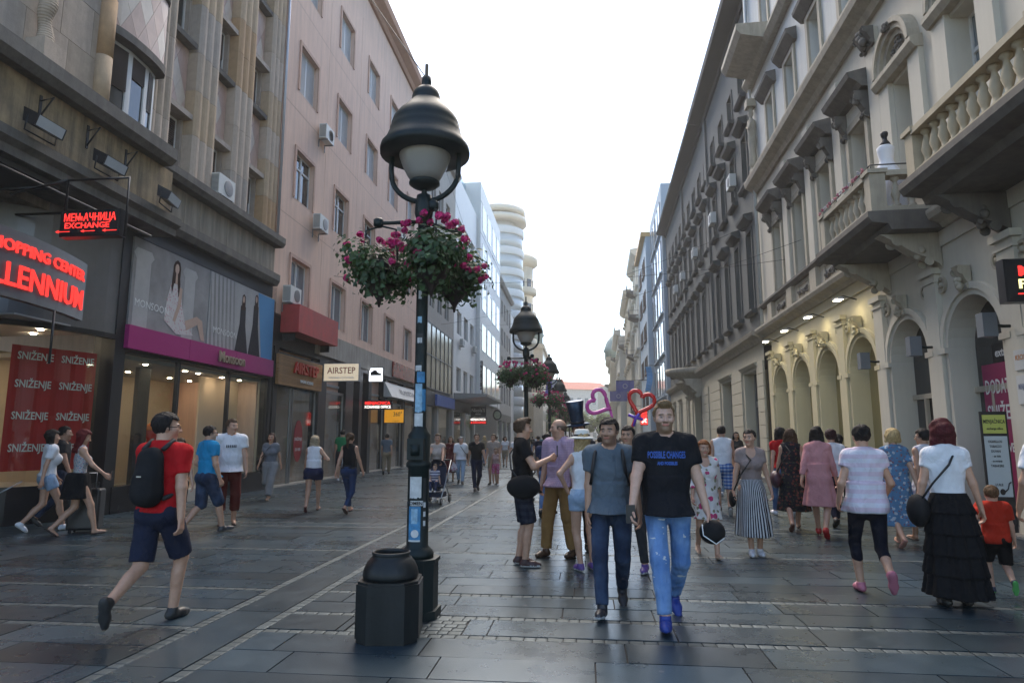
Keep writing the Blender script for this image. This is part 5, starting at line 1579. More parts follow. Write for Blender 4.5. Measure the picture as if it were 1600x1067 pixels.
cr.color_ramp.elements[0].color = (0.45, 0.06, 0.12, 1); cr.color_ramp.elements[1].color = (0.55, 0.52, 0.5, 1); cr.color_ramp.elements[1].position = 0.45
tc_ = t_.nodes.new('ShaderNodeTexCoord'); t_.links.new(tc_.outputs['Object'], vo.inputs['Vector']); t_.links.new(vo.outputs['Distance'], cr.inputs[0]); t_.links.new(cr.outputs[0], b_.inputs['Base Color']); P_FL = m_
t = thing('fashion_billboard', 'large print of a seated woman in a floral dress above the magenta fascia', 'billboard', fac(LB, 0.0, 13.02, 3.99), LB.rz())
mb = MB(); mb.box(-0.02, 0.03, 0, 2.98, 0, 1.96); mb.build('panel', P_BG, t)
for u, w in ((0.1, 0.5), (1.9, 0.45)): shape(t, 'printed_column', [(u, 0.0), (u + w, 0.0), (u + w, 1.5), (u + w + 0.1, 1.62), (u + w, 1.75), (u, 1.75), (u - 0.1, 1.62), (u, 1.5)], 0.031, P_BG2)
shape(t, 'printed_hair', [(1.47, 1.78), (1.56, 1.84), (1.66, 1.80), (1.71, 1.66), (1.70, 1.4), (1.76, 1.1), (1.68, 0.95), (1.62, 1.25), (1.48, 1.25), (1.42, 0.98), (1.38, 1.15), (1.42, 1.5), (1.42, 1.68)], 0.0365, P_HR); shape(t, 'printed_face', oval(1.56, 1.62, 0.078, 0.125), 0.039, P_SK); shape(t, 'printed_neck', [(1.52, 1.25), (1.61, 1.25), (1.59, 1.54), (1.53, 1.54)], 0.0385, P_SK)
shape(t, 'printed_dress', [(1.38, 1.25), (1.75, 1.25), (1.85, 0.8), (2.0, 0.42), (2.4, 0.12), (1.7, 0.05), (1.2, 0.3), (1.25, 0.8)], 0.034, P_FL)
shape(t, 'printed_leg', [(2.0, 0.42), (2.5, 0.62), (2.75, 0.55), (2.9, 0.05), (2.75, 0.05), (2.55, 0.42), (2.1, 0.2)], 0.036, P_SK)
shape(t, 'printed_arm', [(1.72, 1.2), (1.82, 1.18), (1.8, 0.75), (1.62, 0.32), (1.52, 0.36), (1.68, 0.78)], 0.038, P_SK)
add_text(t, 'MONSOON', 0.24, (0.036, 0.75, 0.52), face_left_side(), mat('print white', (0.7, 0.7, 0.68), 0.6, var=0), 1.2, extrude=0.001)
t = thing('fashion_billboard', 'print of two women in long dark dresses above the magenta fascia, blue edge', 'billboard', fac(LB, 0.0, 16.06, 3.99), LB.rz())
mb = MB(); mb.box(-0.02, 0.03, 0, 3.68, 0, 1.96); mb.build('panel', P_BG2, t)
for k in range(7): shape(t, 'printed_stripe', [(0.1 + 0.2 * k, 0.0), (0.2 + 0.2 * k, 0.0), (0.02 + 0.2 * k, 1.95), (-0.05 + 0.2 * k if k else 0, 1.95)], 0.031, P_BG)
shape(t, 'printed_sky', [(2.95, 0.0), (3.66, 0.0), (3.66, 1.94), (2.6, 1.94)], 0.032, mat('print sky blue', (0.12, 0.30, 0.52), 0.95, spec=0.1, var=0.08, vscale=1))
for cu, h in ((1.75, 1.35), (2.5, 1.5)):
    shape(t, 'printed_dress', [(cu - 0.14, h), (cu + 0.14, h), (cu + 0.16, h * 0.6), (cu + 0.36, 0.0), (cu - 0.36, 0.0), (cu - 0.16, h * 0.6)], 0.035, mat('print dark dress', (0.05, 0.05, 0.055), 0.95, spec=0.1, var=0.4, vscale=20))
    shape(t, 'printed_hair', [(cu - 0.08, h + 0.3), (cu, h + 0.36), (cu + 0.09, h + 0.3), (cu + 0.11, h - 0.1), (cu - 0.1, h - 0.12)], 0.0375, P_HR); shape(t, 'printed_face', oval(cu - 0.01, h + 0.2, 0.055, 0.10), 0.040, P_SK)
add_text(t, 'MONSOON', 0.24, (0.04, 0.85, 0.42), face_left_side(), MATS['print white'], 1.2, extrude=0.001)
t = thing('shop_name_letters', 'pale lettering of the fashion shop on the magenta fascia', 'lettering', fac(LB, 0.12, 17.2, 3.72), LB.rz())
add_text(t, 'Monsoon', 0.42, (0.02, 0, 0), face_left_side(), mat('champagne metal', (0.5, 0.42, 0.3), 0.35, 0.6, var=0), 1.35, 0.004, 0.02)
# red sale hangings in the curved window
t = thing('sale_curtain', 'red sale banner with white lettering hung inside the curved shop window', 'banner', fac(LB, -0.30, 11.12, 0.95), LB.rz())
mb = MB(); n = 24
for i in range(n):
    a, b = 1.5 * i / n, 1.5 * (i + 1) / n
    fa, fb = 0.015 * math.sin(i * 1.3), 0.015 * math.sin((i + 1) * 1.3)
    mb.quad((fa - 0.55 * (1.5 - a) / 1.5, a, 0), (fb - 0.55 * (1.5 - b) / 1.5, b, 0), (fb - 0.55 * (1.5 - b) / 1.5, b, 2.35), (fa - 0.55 * (1.5 - a) / 1.5, a, 2.35))
mb.build('cloth', mat('red sale cloth', (0.42, 0.022, 0.015), 0.7, var=0.1), t)
M_CRL = mat('cream print', (0.7, 0.66, 0.55), 0.6, var=0)
for z in (0.42, 1.02, 1.62, 2.15):
    for u in (0.38, 1.12):
        o_ = add_text(t, 'SNIŽENJE', 0.2, (0.035 - 0.55 * (1.5 - u) / 1.5, u, z), (R(90), 0, R(90 - 20.1)), M_CRL, 0.64, 0.003, 0.001)
# mannequin in a red dress and orange scarf in the doorway
t = thing('mannequin', 'headless shop mannequin in a red dress with orange collar in the doorway', 'mannequin', fac(LB, -1.6, 16.5, 0.301), LB.rz())
mb = MB(); mb.lathe([(0.14, 0), (0.14, 0.02), (0.02, 0.03), (0.02, 0.62)], 0, 0, 14); mb.build('stand', M_IRON, t)
mb = MB(); mb.lathe([(0.26, 0.6), (0.2, 0.95), (0.12, 1.15), (0.11, 1.2), (0.15, 1.38), (0.17, 1.45), (0.10, 1.56), (0.05, 1.6), (0.04, 1.68)], 0, 0, 18); mb.build('red_dress', mat('bright red dress', (0.55, 0.02, 0.012), 0.7, var=0.1), t)
mb = MB(); mb.lathe([(0.17, 1.46), (0.19, 1.52), (0.12, 1.62), (0.06, 1.66)], 0, 0, 16); mb.build('scarf', mat('orange scarf', (0.75, 0.2, 0.02), 0.8, var=0.2), t)
t = thing('mannequin', 'shop mannequin with bare wooden torso further in the doorway', 'mannequin', fac(LB, -2.4, 15.95, 0.301), LB.rz())
mb = MB(); mb.lathe([(0.14, 0), (0.02, 0.03), (0.02, 0.7), (0.16, 0.75), (0.12, 1.05), (0.17, 1.35), (0.08, 1.5), (0.05, 1.52), (0.05, 1.6), (0.09, 1.66), (0.10, 1.76), (0.05, 1.84)], 0, 0, 16); mb.build('torso', mat('wooden mannequin', (0.4, 0.22, 0.1), 0.5, var=0.1), t)
# shoe shop lettering and projecting signs
t = thing('shoe_shop_letters', 'raised red letters on the timber slat fascia of the shoe shop', 'lettering', fac(PB, 0.12, 21.9, 3.85), PB.rz())
add_text(t, 'AIRSTEP', 0.55, (0.03, 0.3, 0.06), face_left_side(), mat('red letter', (0.5, 0.03, 0.02), 0.4, var=0), 2.1, 0.01, 0.03)
add_text(t, 'WEAR ICONS', 0.16, (0.01, 0.4, -0.36), face_left_side(), mat('print white', (0.7, 0.7, 0.68), 0.6), 1.1, 0.0, 0.01)
box_sign('shoe_shop_sign', 'beige projecting box sign with dark red shoe shop name', -9.86, -8.45, 24.0, 3.68, 4.38, mat('beige sign face', (0.5, 0.43, 0.33), 0.5, var=0.05, emit=(0.5, 0.42, 0.3), estr=0.25), [('AIRSTEP', 0.34, 0, 0.58, mat('dark red print', (0.25, 0.02, 0.02), 0.5, var=0), 0.78), ('WEAR ICONS', 0.1, 0, 0.2, mat('print white', (0.7, 0.7, 0.68), 0.6), 0.7)], frame=mat('grey sign case', (0.3, 0.3, 0.3), 0.5, var=0.05))
t = box_sign('sneaker_sign', 'white lit square sign with a black sneaker silhouette', -9.94, -9.24, 29.5, 4.13, 4.8, mat('lit white face', (0.7, 0.72, 0.75), 0.5, var=0, emit=(0.8, 0.85, 0.95), estr=0.7), [('SNEAKER', 0.12, 0, 0.26, mat('purple print', (0.12, 0.03, 0.12), 0.5, var=0), 0.6), ('STATION', 0.12, 0, 0.12, mat('purple print', (0.12, 0.03, 0.12), 0.5), 0.6)])
mb = MB(); mb.prism([(-0.25, 0.3), (0.25, 0.3), (0.26, 0.38), (0.1, 0.44), (0.02, 0.54), (-0.1, 0.55), (-0.2, 0.47), (-0.26, 0.48)], 'y', -0.012, -0.007); mb.build('sneaker_emblem', M_SIGNBLK, t)
box_sign('money_exchange_sign', 'black exchange office sign with red and white lit lines over the shop doorway', -9.9, -8.58, 28.8, 2.83, 3.24, M_SIGNBLK, [('MENJACNICA', 0.19, 0, 0.70, RED_LED, 0.88), ('XCHANGE OFFICE', 0.17, 0, 0.28, WHITE_LED, 0.92)])
box_sign('orange_tour_sign', 'orange and black sign board reading 360 beyond the exchange sign', -9.93, -8.9, 32.0, 2.3, 3.0, mat('orange face', (0.75, 0.33, 0.02), 0.5, var=0.05, emit=(0.8, 0.35, 0.02), estr=0.15), [('360°', 0.3, 0.18, 0.62, M_SIGNBLK, 0.42), ('360', 0.12, 0.1, 0.14, mat('orange print', (0.6, 0.3, 0.02), 0.5, var=0), 0.3)])
t = thing('awning_letters', 'grey lettering on the sloping off white shop fascia', 'lettering', fac(PB, 0.26, 35.5, 3.98), PB.rz()); add_text(t, 'PLANETA', 0.42, (0.02, 0, 0), (R(62), 0, R(90)), mat('grey print', (0.22, 0.22, 0.22), 0.6, var=0), 3.0, 0.002, 0.004)
t = thing('hotel_sign', 'tall black vertical hotel sign with white letters on the white hotel', 'sign', (-9.88, 61.6, 5.6))
mb = MB(); mb.box(-0.28, 0.28, 0, 0.25, 0, 3.25); mb.build('case', M_SIGNBLK, t)
for k, ch in enumerate('HOTEL'): add_text(t, ch, 0.55, (0, -0.01, 2.95 - k * 0.52), face_camera(), WHITE_LED if False else mat('print white', (0.7, 0.7, 0.68), 0.6), 0.32, 0.006)
mb = MB(); mb.box(-0.2, 0.2, -0.012, -0.002, 0.1, 0.5); mb.build('emblem', mat('print white', (0.7, 0.7, 0.68), 0.6), t)
box_sign('bistro_sign', 'black hanging sign with white script name under the hotel canopy', -10.05, -8.66, 57.7, 3.46, 4.35, M_SIGNBLK, [("Nicola'S", 0.42, 0, 0.6, mat('print white', (0.7, 0.7, 0.68), 0.6), 0.85), ('BISTRO', 0.16, 0, 0.24, MATS['print white'], 0.35)])
box_sign('hotel_exchange_sign', 'red and white lit exchange sign below the black script sign', -10.08, -8.6, 57.6, 2.78, 3.38, M_SIGNBLK, [('MENJACNICA', 0.28, 0, 0.70, WHITE_LED, 0.9), ('& EXCHANGE', 0.26, 0, 0.26, RED_LED, 0.9)])
t = thing('round_sign', 'round dark hanging sign with a pale emblem beyond the hotel canopy', 'sign', (-8.25, 62, 3.25))
mb = MB(); mb.prism(oval(0, 0.5, 0.42, 0.52, 24), 'y', 0, 0.12); mb.build('disc', M_SIGNBLK, t); mb = MB(); mb.prism(oval(0, 0.5, 0.3, 0.36, 20), 'y', -0.01, -0.002); mb.build('emblem', mat('pale green emblem', (0.4, 0.45, 0.3), 0.5, var=0.5, vscale=4), t); mb = MB(); mb.tube([(0, 0.06, 1.02), (0, 0.06, 1.6)], 0.02, 6); mb.build('hanger', M_IRON, t)
t = thing('sale_oval_sign', 'dark red oval sale sign in the shoe shop doorway', 'sign', fac(PB, -0.11, 22.3, 0.75), PB.rz())
mb = MB(); mb.prism(oval(0, 0.72, 0.36, 0.72, 24), 'x', 0.0, 0.012); mb.build('disc', mat('dark red disc', (0.28, 0.02, 0.025), 0.5, var=0.05), t)
add_text(t, 'SNIŽENJE', 0.15, (0.014, 0, 0.78), face_left_side(), MATS['print white'], 0.6, 0.001, 0.001); add_text(t, 'DO 50%', 0.14, (0.014, 0, 0.42), face_left_side(), MATS['print white'], 0.42, 0.001, 0.001)
# right side: LED box, sale poster, easel board, wall boxes
t = box_sign('corner_led_sign', 'black exchange sign with red and yellow lit letters on the pale arcade', 5.62, 6.55, 9.3, 3.35, 3.94, M_SIGNBLK, [('MENJ', 0.2, 0.08, 0.70, RED_LED, 0.78), ('FFICE', 0.18, 0.06, 0.40, YEL_LED, 0.76)])
mb = MB(); mb.box(-0.32, 0.4, -0.012, -0.007, 0.10, 0.115); mb.build('lit_line', RED_LED, t)
t = thing('sale_poster', 'purple red sale poster with white lettering in the pale arched window', 'poster', AB.world(-0.33, 11.68, 0.45), AB.rz())
mb = MB(); mb.box(-0.004, 0.0, -0.56, 0.56, 0, 2.35); mb.build('sheet', mat('poster purple red', (0.28, 0.02, 0.09), 0.5, var=0.15, vscale=1), t)
mb = MB(); mb.box(-0.007, -0.005, -0.55, 0.2, 2.36, 2.68); mb.build('label_strip', M_SIGNBLK, t)
for body, z, s_, w in (('extreme', 2.51, 0.2, 0.6), ('DODATNO', 1.95, 0.34, 0.98), ('SNIŽENJE', 1.52, 0.34, 0.98), ('NA VEĆ', 0.95, 0.2, 0.5)):
    add_text(t, body, s_, (-0.009, 0.0 if z < 2.4 else -0.18, z), face_right_side(), MATS['print white'], w, 0.004, 0.001)
t = thing('easel_board', 'black framed price board with yellow header standing on the arcade step', 'board', (5.98, 10.5, 0.165), R(-6)); t.scale = (0.7, 1, 1)
mb = MB(); mb.box(-0.25, 0.25, 0, 0.03, 0.05, 1.78); mb.build('frame', M_SIGNBLK, t)
mb = MB(); mb.box(-0.215, 0.215, -0.006, -0.001, 0.55, 1.42); mb.build('sheet', mat('pale sheet', (0.5, 0.52, 0.5), 0.6, var=0.05), t)
mb = MB(); mb.box(-0.215, 0.215, -0.006, -0.001, 1.46, 1.73); mb.build('header', mat('yellow sheet', (0.5, 0.5, 0.1), 0.6, var=0.05), t)
for body, z, s_, w in (('MENJAČNICA', 1.63, 0.08, 0.40), ('exchange office', 1.53, 0.05, 0.3), ('CIGARILLOSI', 1.34, 0.05, 0.26), ('TOBACCO', 1.27, 0.05, 0.22), ('DUVAN', 1.20, 0.05, 0.17), ('- za lule', 1.13, 0.045, 0.16), ('- za motanje', 1.06, 0.045, 0.2), ('TABAKERE', 0.99, 0.05, 0.24), ('LULE', 0.72, 0.05, 0.14)):
    add_text(t, body, s_, (-0.02 if w < 0.3 else 0, -0.009, z), face_camera(), M_SIGNBLK, w, 0.0008, 0.001)
mb = MB(); mb.prism(oval(0.03, 0.62, 0.05, 0.045, 14), 'y', -0.010, -0.007); mb.tube([(0.07, -0.008, 0.62), (0.13, -0.008, 0.66), (0.16, -0.008, 0.74), (0.2, -0.008, 0.76)], 0.012, 6); mb.build('pipe_emblem', M_SIGNBLK, t)
mb = MB(); mb.tube([(-0.22, 0.03, 0.06), (-0.22, 0.25, 0.0)], 0.014, 6); mb.build('leg', M_SIGNBLK, t); mb = MB(); mb.tube([(0.22, 0.03, 0.06), (0.22, 0.25, 0.0)], 0.014, 6); mb.build('leg', M_SIGNBLK, t)
for i, (body, z, h) in enumerate((('KIOSK', 2.55, 0.3), ('MENJAČNICA', 2.05, 0.42))):
    t = thing('wall_plate', ['small orange lettered plate on the pier by the led sign', 'white exchange plate with grey lettering on the pier'][i], 'plate', AB.world(0.11, 10.35, z), AB.rz()); mb = MB(); mb.box(-0.01, 0.0, -0.2, 0.2, 0, h); mb.build('plate', mat('white plate', (0.55, 0.55, 0.53), 0.5, var=0.05), t); add_text(t, body, 0.11, (-0.013, 0, h * 0.6), face_right_side(), mat('print %d' % i, [(0.5, 0.2, 0.05), (0.2, 0.22, 0.3)][i], 0.5, var=0), 0.32, 0.001, 0.001)
for i, u in enumerate((15.22, 12.87, 10.52)):
    t = thing('wall_speaker', ['grey wall speaker on the pier beside the yellow arches', 'grey wall speaker on the pier between the pale arches', 'grey wall speaker on the pier by the led sign'][i], 'speaker', AB.world(0.14, u, 3.22), AB.rz(), 'grey speakers on the arcade piers')
    mb = MB(); mb.box(-0.42, -0.22, -0.09, 0.09, -0.16, 0.2); mb.build('box', mat('grey speaker', (0.16, 0.17, 0.18), 0.5, var=0.05), t)
    mb = MB(); mb.tube([(-0.22, 0, 0.02), (-0.1, 0, 0.0), (0, 0, 0.0)], 0.025, 8); mb.build('arm', M_LAMP, t)
# small lit spots over the yellow arches
for i, u in enumerate((23.45, 21.1, 18.75, 16.4)):
    t = thing('arch_spotlight', 'lit spotlight over the ' + ['yellow arch touching the grey facade building', 'second yellow arch from the grey facade building', 'third yellow arch from the grey facade building', 'yellow arch beside the pale arches'][i], 'spotlight', AB.world(0.06, u, 4.86), AB.rz(), 'spotlights over the yellow arches')
    mb = MB(); mb.tube([(0, 0, 0), (-0.3, 0, 0.10), (-0.42, 0, 0.06)], 0.015, 6); mb.build('arm', M_IRON, t)
    mb = MB(); mb.box(-0.52, -0.34, -0.14, 0.14, 0.0, 0.05); mb.build('housing', M_WHITEF, t)
    mb = MB(); mb.box(-0.50, -0.36, -0.12, 0.12, -0.008, -0.001); mb.build('lens', emis('spot lens', (1, 0.9, 0.62), 15), t)
# bridal dress form on the balcony
t = thing('bridal_dress_form', 'black dress form in a white bridal gown standing on the stone balcony', 'dress form', AB.world(0.62, 12.95, 5.67), AB.rz())
pl = MB(); n = 40; prof_ = [(0.42, 0.02), (0.40, 0.3), (0.33, 0.7), (0.22, 1.0), (0.135, 1.2), (0.125, 1.25), (0.155, 1.42), (0.16, 1.5), (0.10, 1.56)]
vs = []
for (r_, z_) in prof_:
    for k in range(n):
        a = 2 * math.pi * k / n; q = r_ * (1 + (0.07 * math.sin(9 * a) if z_ < 1.1 else 0)); vs.append((q * math.cos(a), q * 0.85 * math.sin(a), z_))
pl.add(vs, [(i * n + k, i * n + (k + 1) % n, (i + 1) * n + (k + 1) % n, (i + 1) * n + k) for i in range(len(prof_) - 1) for k in range(n)], True)
pl.build('gown', mat('bridal white', (0.75, 0.75, 0.78), 0.8, var=0.06, vscale=12, bump=0.3, bscale=50), t)
mb = MB(); mb.lathe([(0.105, 1.55), (0.09, 1.6), (0.05, 1.66), (0.045, 1.72), (0.06, 1.74), (0.07, 1.80), (0.06, 1.83)], 0, 0, 14); mb.build('neck_block', M_BLACK, t)
# AC units
for i, (u, z) in enumerate(((22.9, 12.75), (22.7, 9.15))):
    ac_unit('air_conditioner', ['air conditioner under the shuttered third floor window of the pink building', 'air conditioner beside the second floor window of the pink building'][i], *PB.world(0.02, u, z), PB.rz())
ac_unit('air_conditioner', 'air conditioner behind the faded red sign box', *PB.world(0.05, 20.5, 5.95), PB.rz())
ac_unit('air_conditioner', 'air conditioner on the stone building ledge below a shutter', *LB.world(-0.05, 16.1, 7.98), LB.rz())
ac_unit('air_conditioner', 'air conditioner high on the pink building near its fourth window column', *PB.world(0.02, 33.6, 12.2), PB.rz())
for i, u in enumerate((29.0, 34.0, 40.4, 46.3, 50.5)):
    ac_unit('air_conditioner', ['first', 'second', 'third', 'fourth', 'fifth'][i] + ' air conditioner on the soot grey facade counted from the ornate building', *RG.world(0.02, u, 12.55), RG.rz() + math.pi, 'air conditioners on the grey facade')
for i, (u, z) in enumerate(((52.5, 9.0), (59.0, 9.3), (46.5, 15.2), (48.3, 13.2))):
    ac_unit('air_conditioner', ['air conditioner on the white hotel wall above its wide window', 'air conditioner on the white hotel wall beside the vertical sign', 'upper air conditioner on the grey rendered block', 'lower air conditioner on the grey rendered block'][i], *(HB if u > 50 else GB).world(0.02, u, z), LB.rz())
# banners and flags
for i, (x, y, z, w, h, c) in enumerate(((4.5, 75, 6.75, 2.0, 1.25, (0.10, 0.10, 0.32)), (4.3, 86, 6.3, 2.2, 1.3, (0.12, 0.11, 0.30)))):
    t = thing('street_banner', ['violet blue banner hung across from the cream houses', 'violet blue banner with a pale ring behind the first'][i], 'banner', (x, y, z)); mb = MB(); n = 10
    for k in range(n): mb.quad((-w / 2 + w * k / n, 0.06 * math.sin(k), 0), (-w / 2 + w * (k + 1) / n, 0.06 * math.sin(k + 1), 0), (-w / 2 + w * (k + 1) / n, 0.06 * math.sin(k + 1), h), (-w / 2 + w * k / n, 0.06 * math.sin(k), h))
    mb.build('cloth', mat('banner cloth %d' % i, c, 0.7, var=0.1), t); mb = MB(); mb.tube([(-w / 2, 0, h), (w / 2 + 2.5, 0, h + 0.05)], 0.03, 6); mb.build('pole', M_IRON, t)
    mb = MB(); arc_band(mb, 0.0, h / 2, 0.2, 0.27, 0, 0.01, 16, 0, 2 * math.pi); o_ = mb.build('ring', mat('pale ring', (0.45, 0.45, 0.5), 0.6, var=0), t, (0, -0.09, 0), (0, 0, R(-90)))
def flag(name, label, x, y, z, cols, w=0.5, h=2.2):
    t = thing(name, label, 'flag', (x, y, z)); 
    for q, c in enumerate(cols):
        mb = MB(); n = 8
        for k in range(n):
            a, b = k / n, (k + 1) / n
            f = lambda s: 0.12 * math.sin(4 * s)
            mb.quad((w * q / len(cols) + f(a), 0.1 * math.sin(5 * a + q), -h * a), (w * (q + 1) / len(cols) + f(a), 0.1 * math.sin(5 * a + q + 1), -h * a), (w * (q + 1) / len(cols) + f(b), 0.1 * math.sin(5 * b + q + 1), -h * b), (w * q / len(cols) + f(b), 0.1 * math.sin(5 * b + q), -h * b))
        mb.build('cloth', mat('flag %.2f %.2f' % (c[0], c[2]), c, 0.7, var=0.05), t)
    mb = MB(); mb.tube([(-0.05, 0, 0.1), (w + 0.9, 0, 0.1)], 0.025, 6); mb.build('pole', M_IRON, t)
flag('blue_flag', 'pale blue flag hanging from the blue grey modern block', 5.45, 60, 7.95, [(0.12, 0.35, 0.65)])
flag('tricolour_flag', 'violet, white and red flag hung over the street past the second lamp', -3.6, 60, 6.9, [(0.2, 0.15, 0.45), (0.6, 0.6, 0.6), (0.5, 0.06, 0.05)], 1.6, 1.5)
t = box_sign('far_led_sign', 'small red lit currency sign past the grey facade', 4.9, 5.55, 60.2, 2.7, 4.05, M_SIGNBLK, [('$€', 0.5, 0, 0.3, WHITE_LED, 0.75)])
for k in range(5):
    mb = MB(); mb.box(-0.28, 0.28, -0.013, -0.008, 0.66 + k * 0.13, 0.73 + k * 0.13); mb.build('lit_line', RED_LED, t)
mb = MB(); mb.box(-0.3, 0.3, -0.0068, -0.0062, 0.08, 0.58); mb.build('lit_field', RED_LED, t)
# overhead cables
for i, (p, q, sag) in enumerate((((-9.8, 24.5, 7.9), (6.7, 22, 7.4), 0.5), ((-9.8, 21, 21.5), (-1.52, 6, 5.1), 0.2), ((6.85, 27, 10.2), (-10, 45, 9.5), 0.6), ((6.7, 20.5, 7.6), (-10.2, 60, 12), 0.8), ((-10, 41, 22.5), (-10.3, 90, 12), 0.3))):
    mb = MB(); pts = [tuple(Vector(p).lerp(Vector(q), k / 16) - Vector((0, 0, sag * 4 * (k / 16) * (1 - k / 16)))) for k in range(17)]; mb.tube(pts, 0.008 if i != 1 else 0.006, 5)
    o_ = mb.build('overhead_cable', mat('cable', (0.02, 0.02, 0.02), 0.7, var=0)); tag(o_, ['thin cable slung across from the pink building to the ornate one', 'thin wire running from the roof to the lamp hood', 'cable crossing the street before the grey facade', 'long cable from the ornate building to the hotel', 'cable along the roofs of the far facades'][i], 'cable')
# trees at the end of the street
def tree(x, y, h, r, seed, label):
    rr = random.Random(seed); t = thing('street_tree', label, 'tree', (x, y, 0), 0, 'trees at the street end')
    mb = MB(); mb.tube([(0, 0, 0), (0.1, 0, h * 0.3), (0, 0.1, h * 0.55)], [0.25, 0.2, 0.1], 8)
    for k in range(5):
        a = rr.uniform(0, 6.28); mb.tube([(0.05, 0, h * 0.35), (r * 0.5 * math.cos(a), r * 0.5 * math.sin(a), h * 0.7)], [0.1, 0.03], 6)
    mb.build('trunk', mat('bark', (0.08, 0.06, 0.045), 0.9, var=0.2), t)
    mb = MB(); cl = [(rr.gauss(0, r * 0.45), rr.gauss(0, r * 0.45), h * rr.uniform(0.45, 0.92), r * rr.uniform(0.25, 0.45)) for _ in range(26)]
    for _ in range(2600):
        c = rr.choice(cl); d = Vector((rr.gauss(0, 1), rr.gauss(0, 1), rr.gauss(0, 0.8))).normalized(); leaf(mb, Vector(c[:3]) + d * c[3] * rr.uniform(0.5, 1), rr.uniform(0.14, 0.28), d + Vector((0, 0, 0.5)), rr)
    o_ = mb.build('crown', M_TREE, t, fix=False)
M_TREE = leaf_mat('lime tree leaf', (0.13, 0.19, 0.035), 0.45)
tree(-6.2, 160, 8.5, 3.6, 1, 'bright green tree at the street end before the domed building'); tree(-1.5, 168, 8, 3.6, 2, 'bright green tree in the middle of the street end'); tree(3.2, 165, 7.5, 3.2, 3, 'bright green tree at the street end before the white building'); tree(-3.8, 176, 9, 3.6, 4, 'tall bright green tree behind the others at the street end')
# =================================================================== people: smooth implicit bodies turned into meshes
def V3(*a): return np.array(a, dtype=np.float32)
class SDF:
    def __init__(self, h, pad=0.03):
        self.h, self.pr, self.lo, self.hi, self.pad = h, [], np.array([9., 9, 9]), np.array([-9., -9, -9]), pad
        self.cuts = []
    def _add(self, fn, lo, hi, k, op):
        self.pr.append((fn, np.asarray(lo, float), np.asarray(hi, float), k, op))
        if op == 'u':
            self.lo = np.minimum(self.lo, lo); self.hi = np.maximum(self.hi, hi)
    def cone(self, a, b, ra, rb, k=0.02, sc=(1, 1, 1), op='u', flat=0):
        """tapered capsule a->b; sc squashes it about its own axis start; flat=1 ends square at b"""
        a, b = V3(*a), V3(*b); s = V3(*sc)
        def fn(P):
            q = (P - a) / s; ba = (b - a) / s
            L2 = float(ba @ ba) + 1e-9
            t = np.clip((q @ ba) / L2, 0, 1)
            d = (np.linalg.norm(q - t[..., None] * ba, axis=-1) - (ra + (rb - ra) * t)) * float(min(sc))
            if flat:
                u = (b - a) / (np.linalg.norm(b - a) + 1e-9)
                d = np.maximum(d, (P - b) @ u)
            return d
        r = max(ra, rb) * np.array(sc)
        self._add(fn, np.minimum(a, b) - r, np.maximum(a, b) + r, k, op)
        return self
    def ell(self, c, r, k=0.02, op='u', rot=None):
        c, r = V3(*c), V3(*r)
        M = None if rot is None else np.array(rot, dtype=np.float32)
        def fn(P):
            q = P - c
            if M is not None: q = q @ M
            n = np.linalg.norm(q / r, axis=-1)
            return (n - 1) * float(min(r)) if float(max(r) / min(r)) < 3 else n * (n - 1) / (np.linalg.norm(q / (r * r), axis=-1) + 1e-6)
        m = np.full(3, float(max(r))) if M is not None else r
        self._add(fn, c - m, c + m, k, op)
        return self
    def custom(self, fn, lo, hi, k=0.02, op='u'):
        self._add(fn, lo, hi, k, op); return self
    def cut(self, p, n):
        """remove everything on the side n points to"""
        p, n = V3(*p), V3(*n); n = n / np.linalg.norm(n)
        self.cuts.append(lambda P: (P - p) @ n); return self
    def cutfn(self, fn):
        self.cuts.append(fn); return self
    def mesh(self, wrinkle=0.0, seed=0, fq=1.0):
        h = self.h; lo, hi = self.lo - self.pad, self.hi + self.pad
        ax = [np.arange(lo[i], hi[i] + h, h, dtype=np.float32) for i in range(3)]
        D = np.full([len(a) for a in ax], 0.2, np.float32)
        P = None
        for fn, l, u, k, op in self.pr:
            m = k + 2.5 * h + 0.01
            s = [slice(max(0, int((l[i] - m - lo[i]) / h)), min(len(ax[i]), int((u[i] + m - lo[i]) / h) + 2)) for i in range(3)]
            if any(q.stop - q.start < 1 for q in s): continue
            G = np.stack(np.meshgrid(ax[0][s[0]], ax[1][s[1]], ax[2][s[2]], indexing='ij'), -1)
            d = fn(G); cur = D[s[0], s[1], s[2]]
            if op == 'u':
                t = np.clip(0.5 + 0.5 * (d - cur) / k, 0, 1)
                D[s[0], s[1], s[2]] = d + (cur - d) * t - k * t * (1 - t)
            else:
                d = -d
                t = np.clip(0.5 - 0.5 * (d - cur) / k, 0, 1)
                D[s[0], s[1], s[2]] = d + (cur - d) * t + k * t * (1 - t)
        if self.cuts or wrinkle:
            G = np.stack(np.meshgrid(*ax, indexing='ij'), -1)
            if wrinkle:
                rr = np.random.RandomState(seed); w = 0
                for q in range(5):
                    kv = rr.normal(0, 1, 3) * np.array([22, 22, 13]) * fq * (0.6 + 0.35 * q); w = w + np.sin(G @ kv.astype(np.float32) + rr.uniform(0, 6)) / (1 + 0.35 * q)
                D = D - wrinkle * (w / 2.2).astype(np.float32)
            for c in self.cuts:
                D = np.maximum(D, c(G))
        D[0], D[-1] = 0.1, 0.1; D[:, 0], D[:, -1] = 0.1, 0.1; D[:, :, 0], D[:, :, -1] = 0.1, 0.1
        return nets(D, ax)
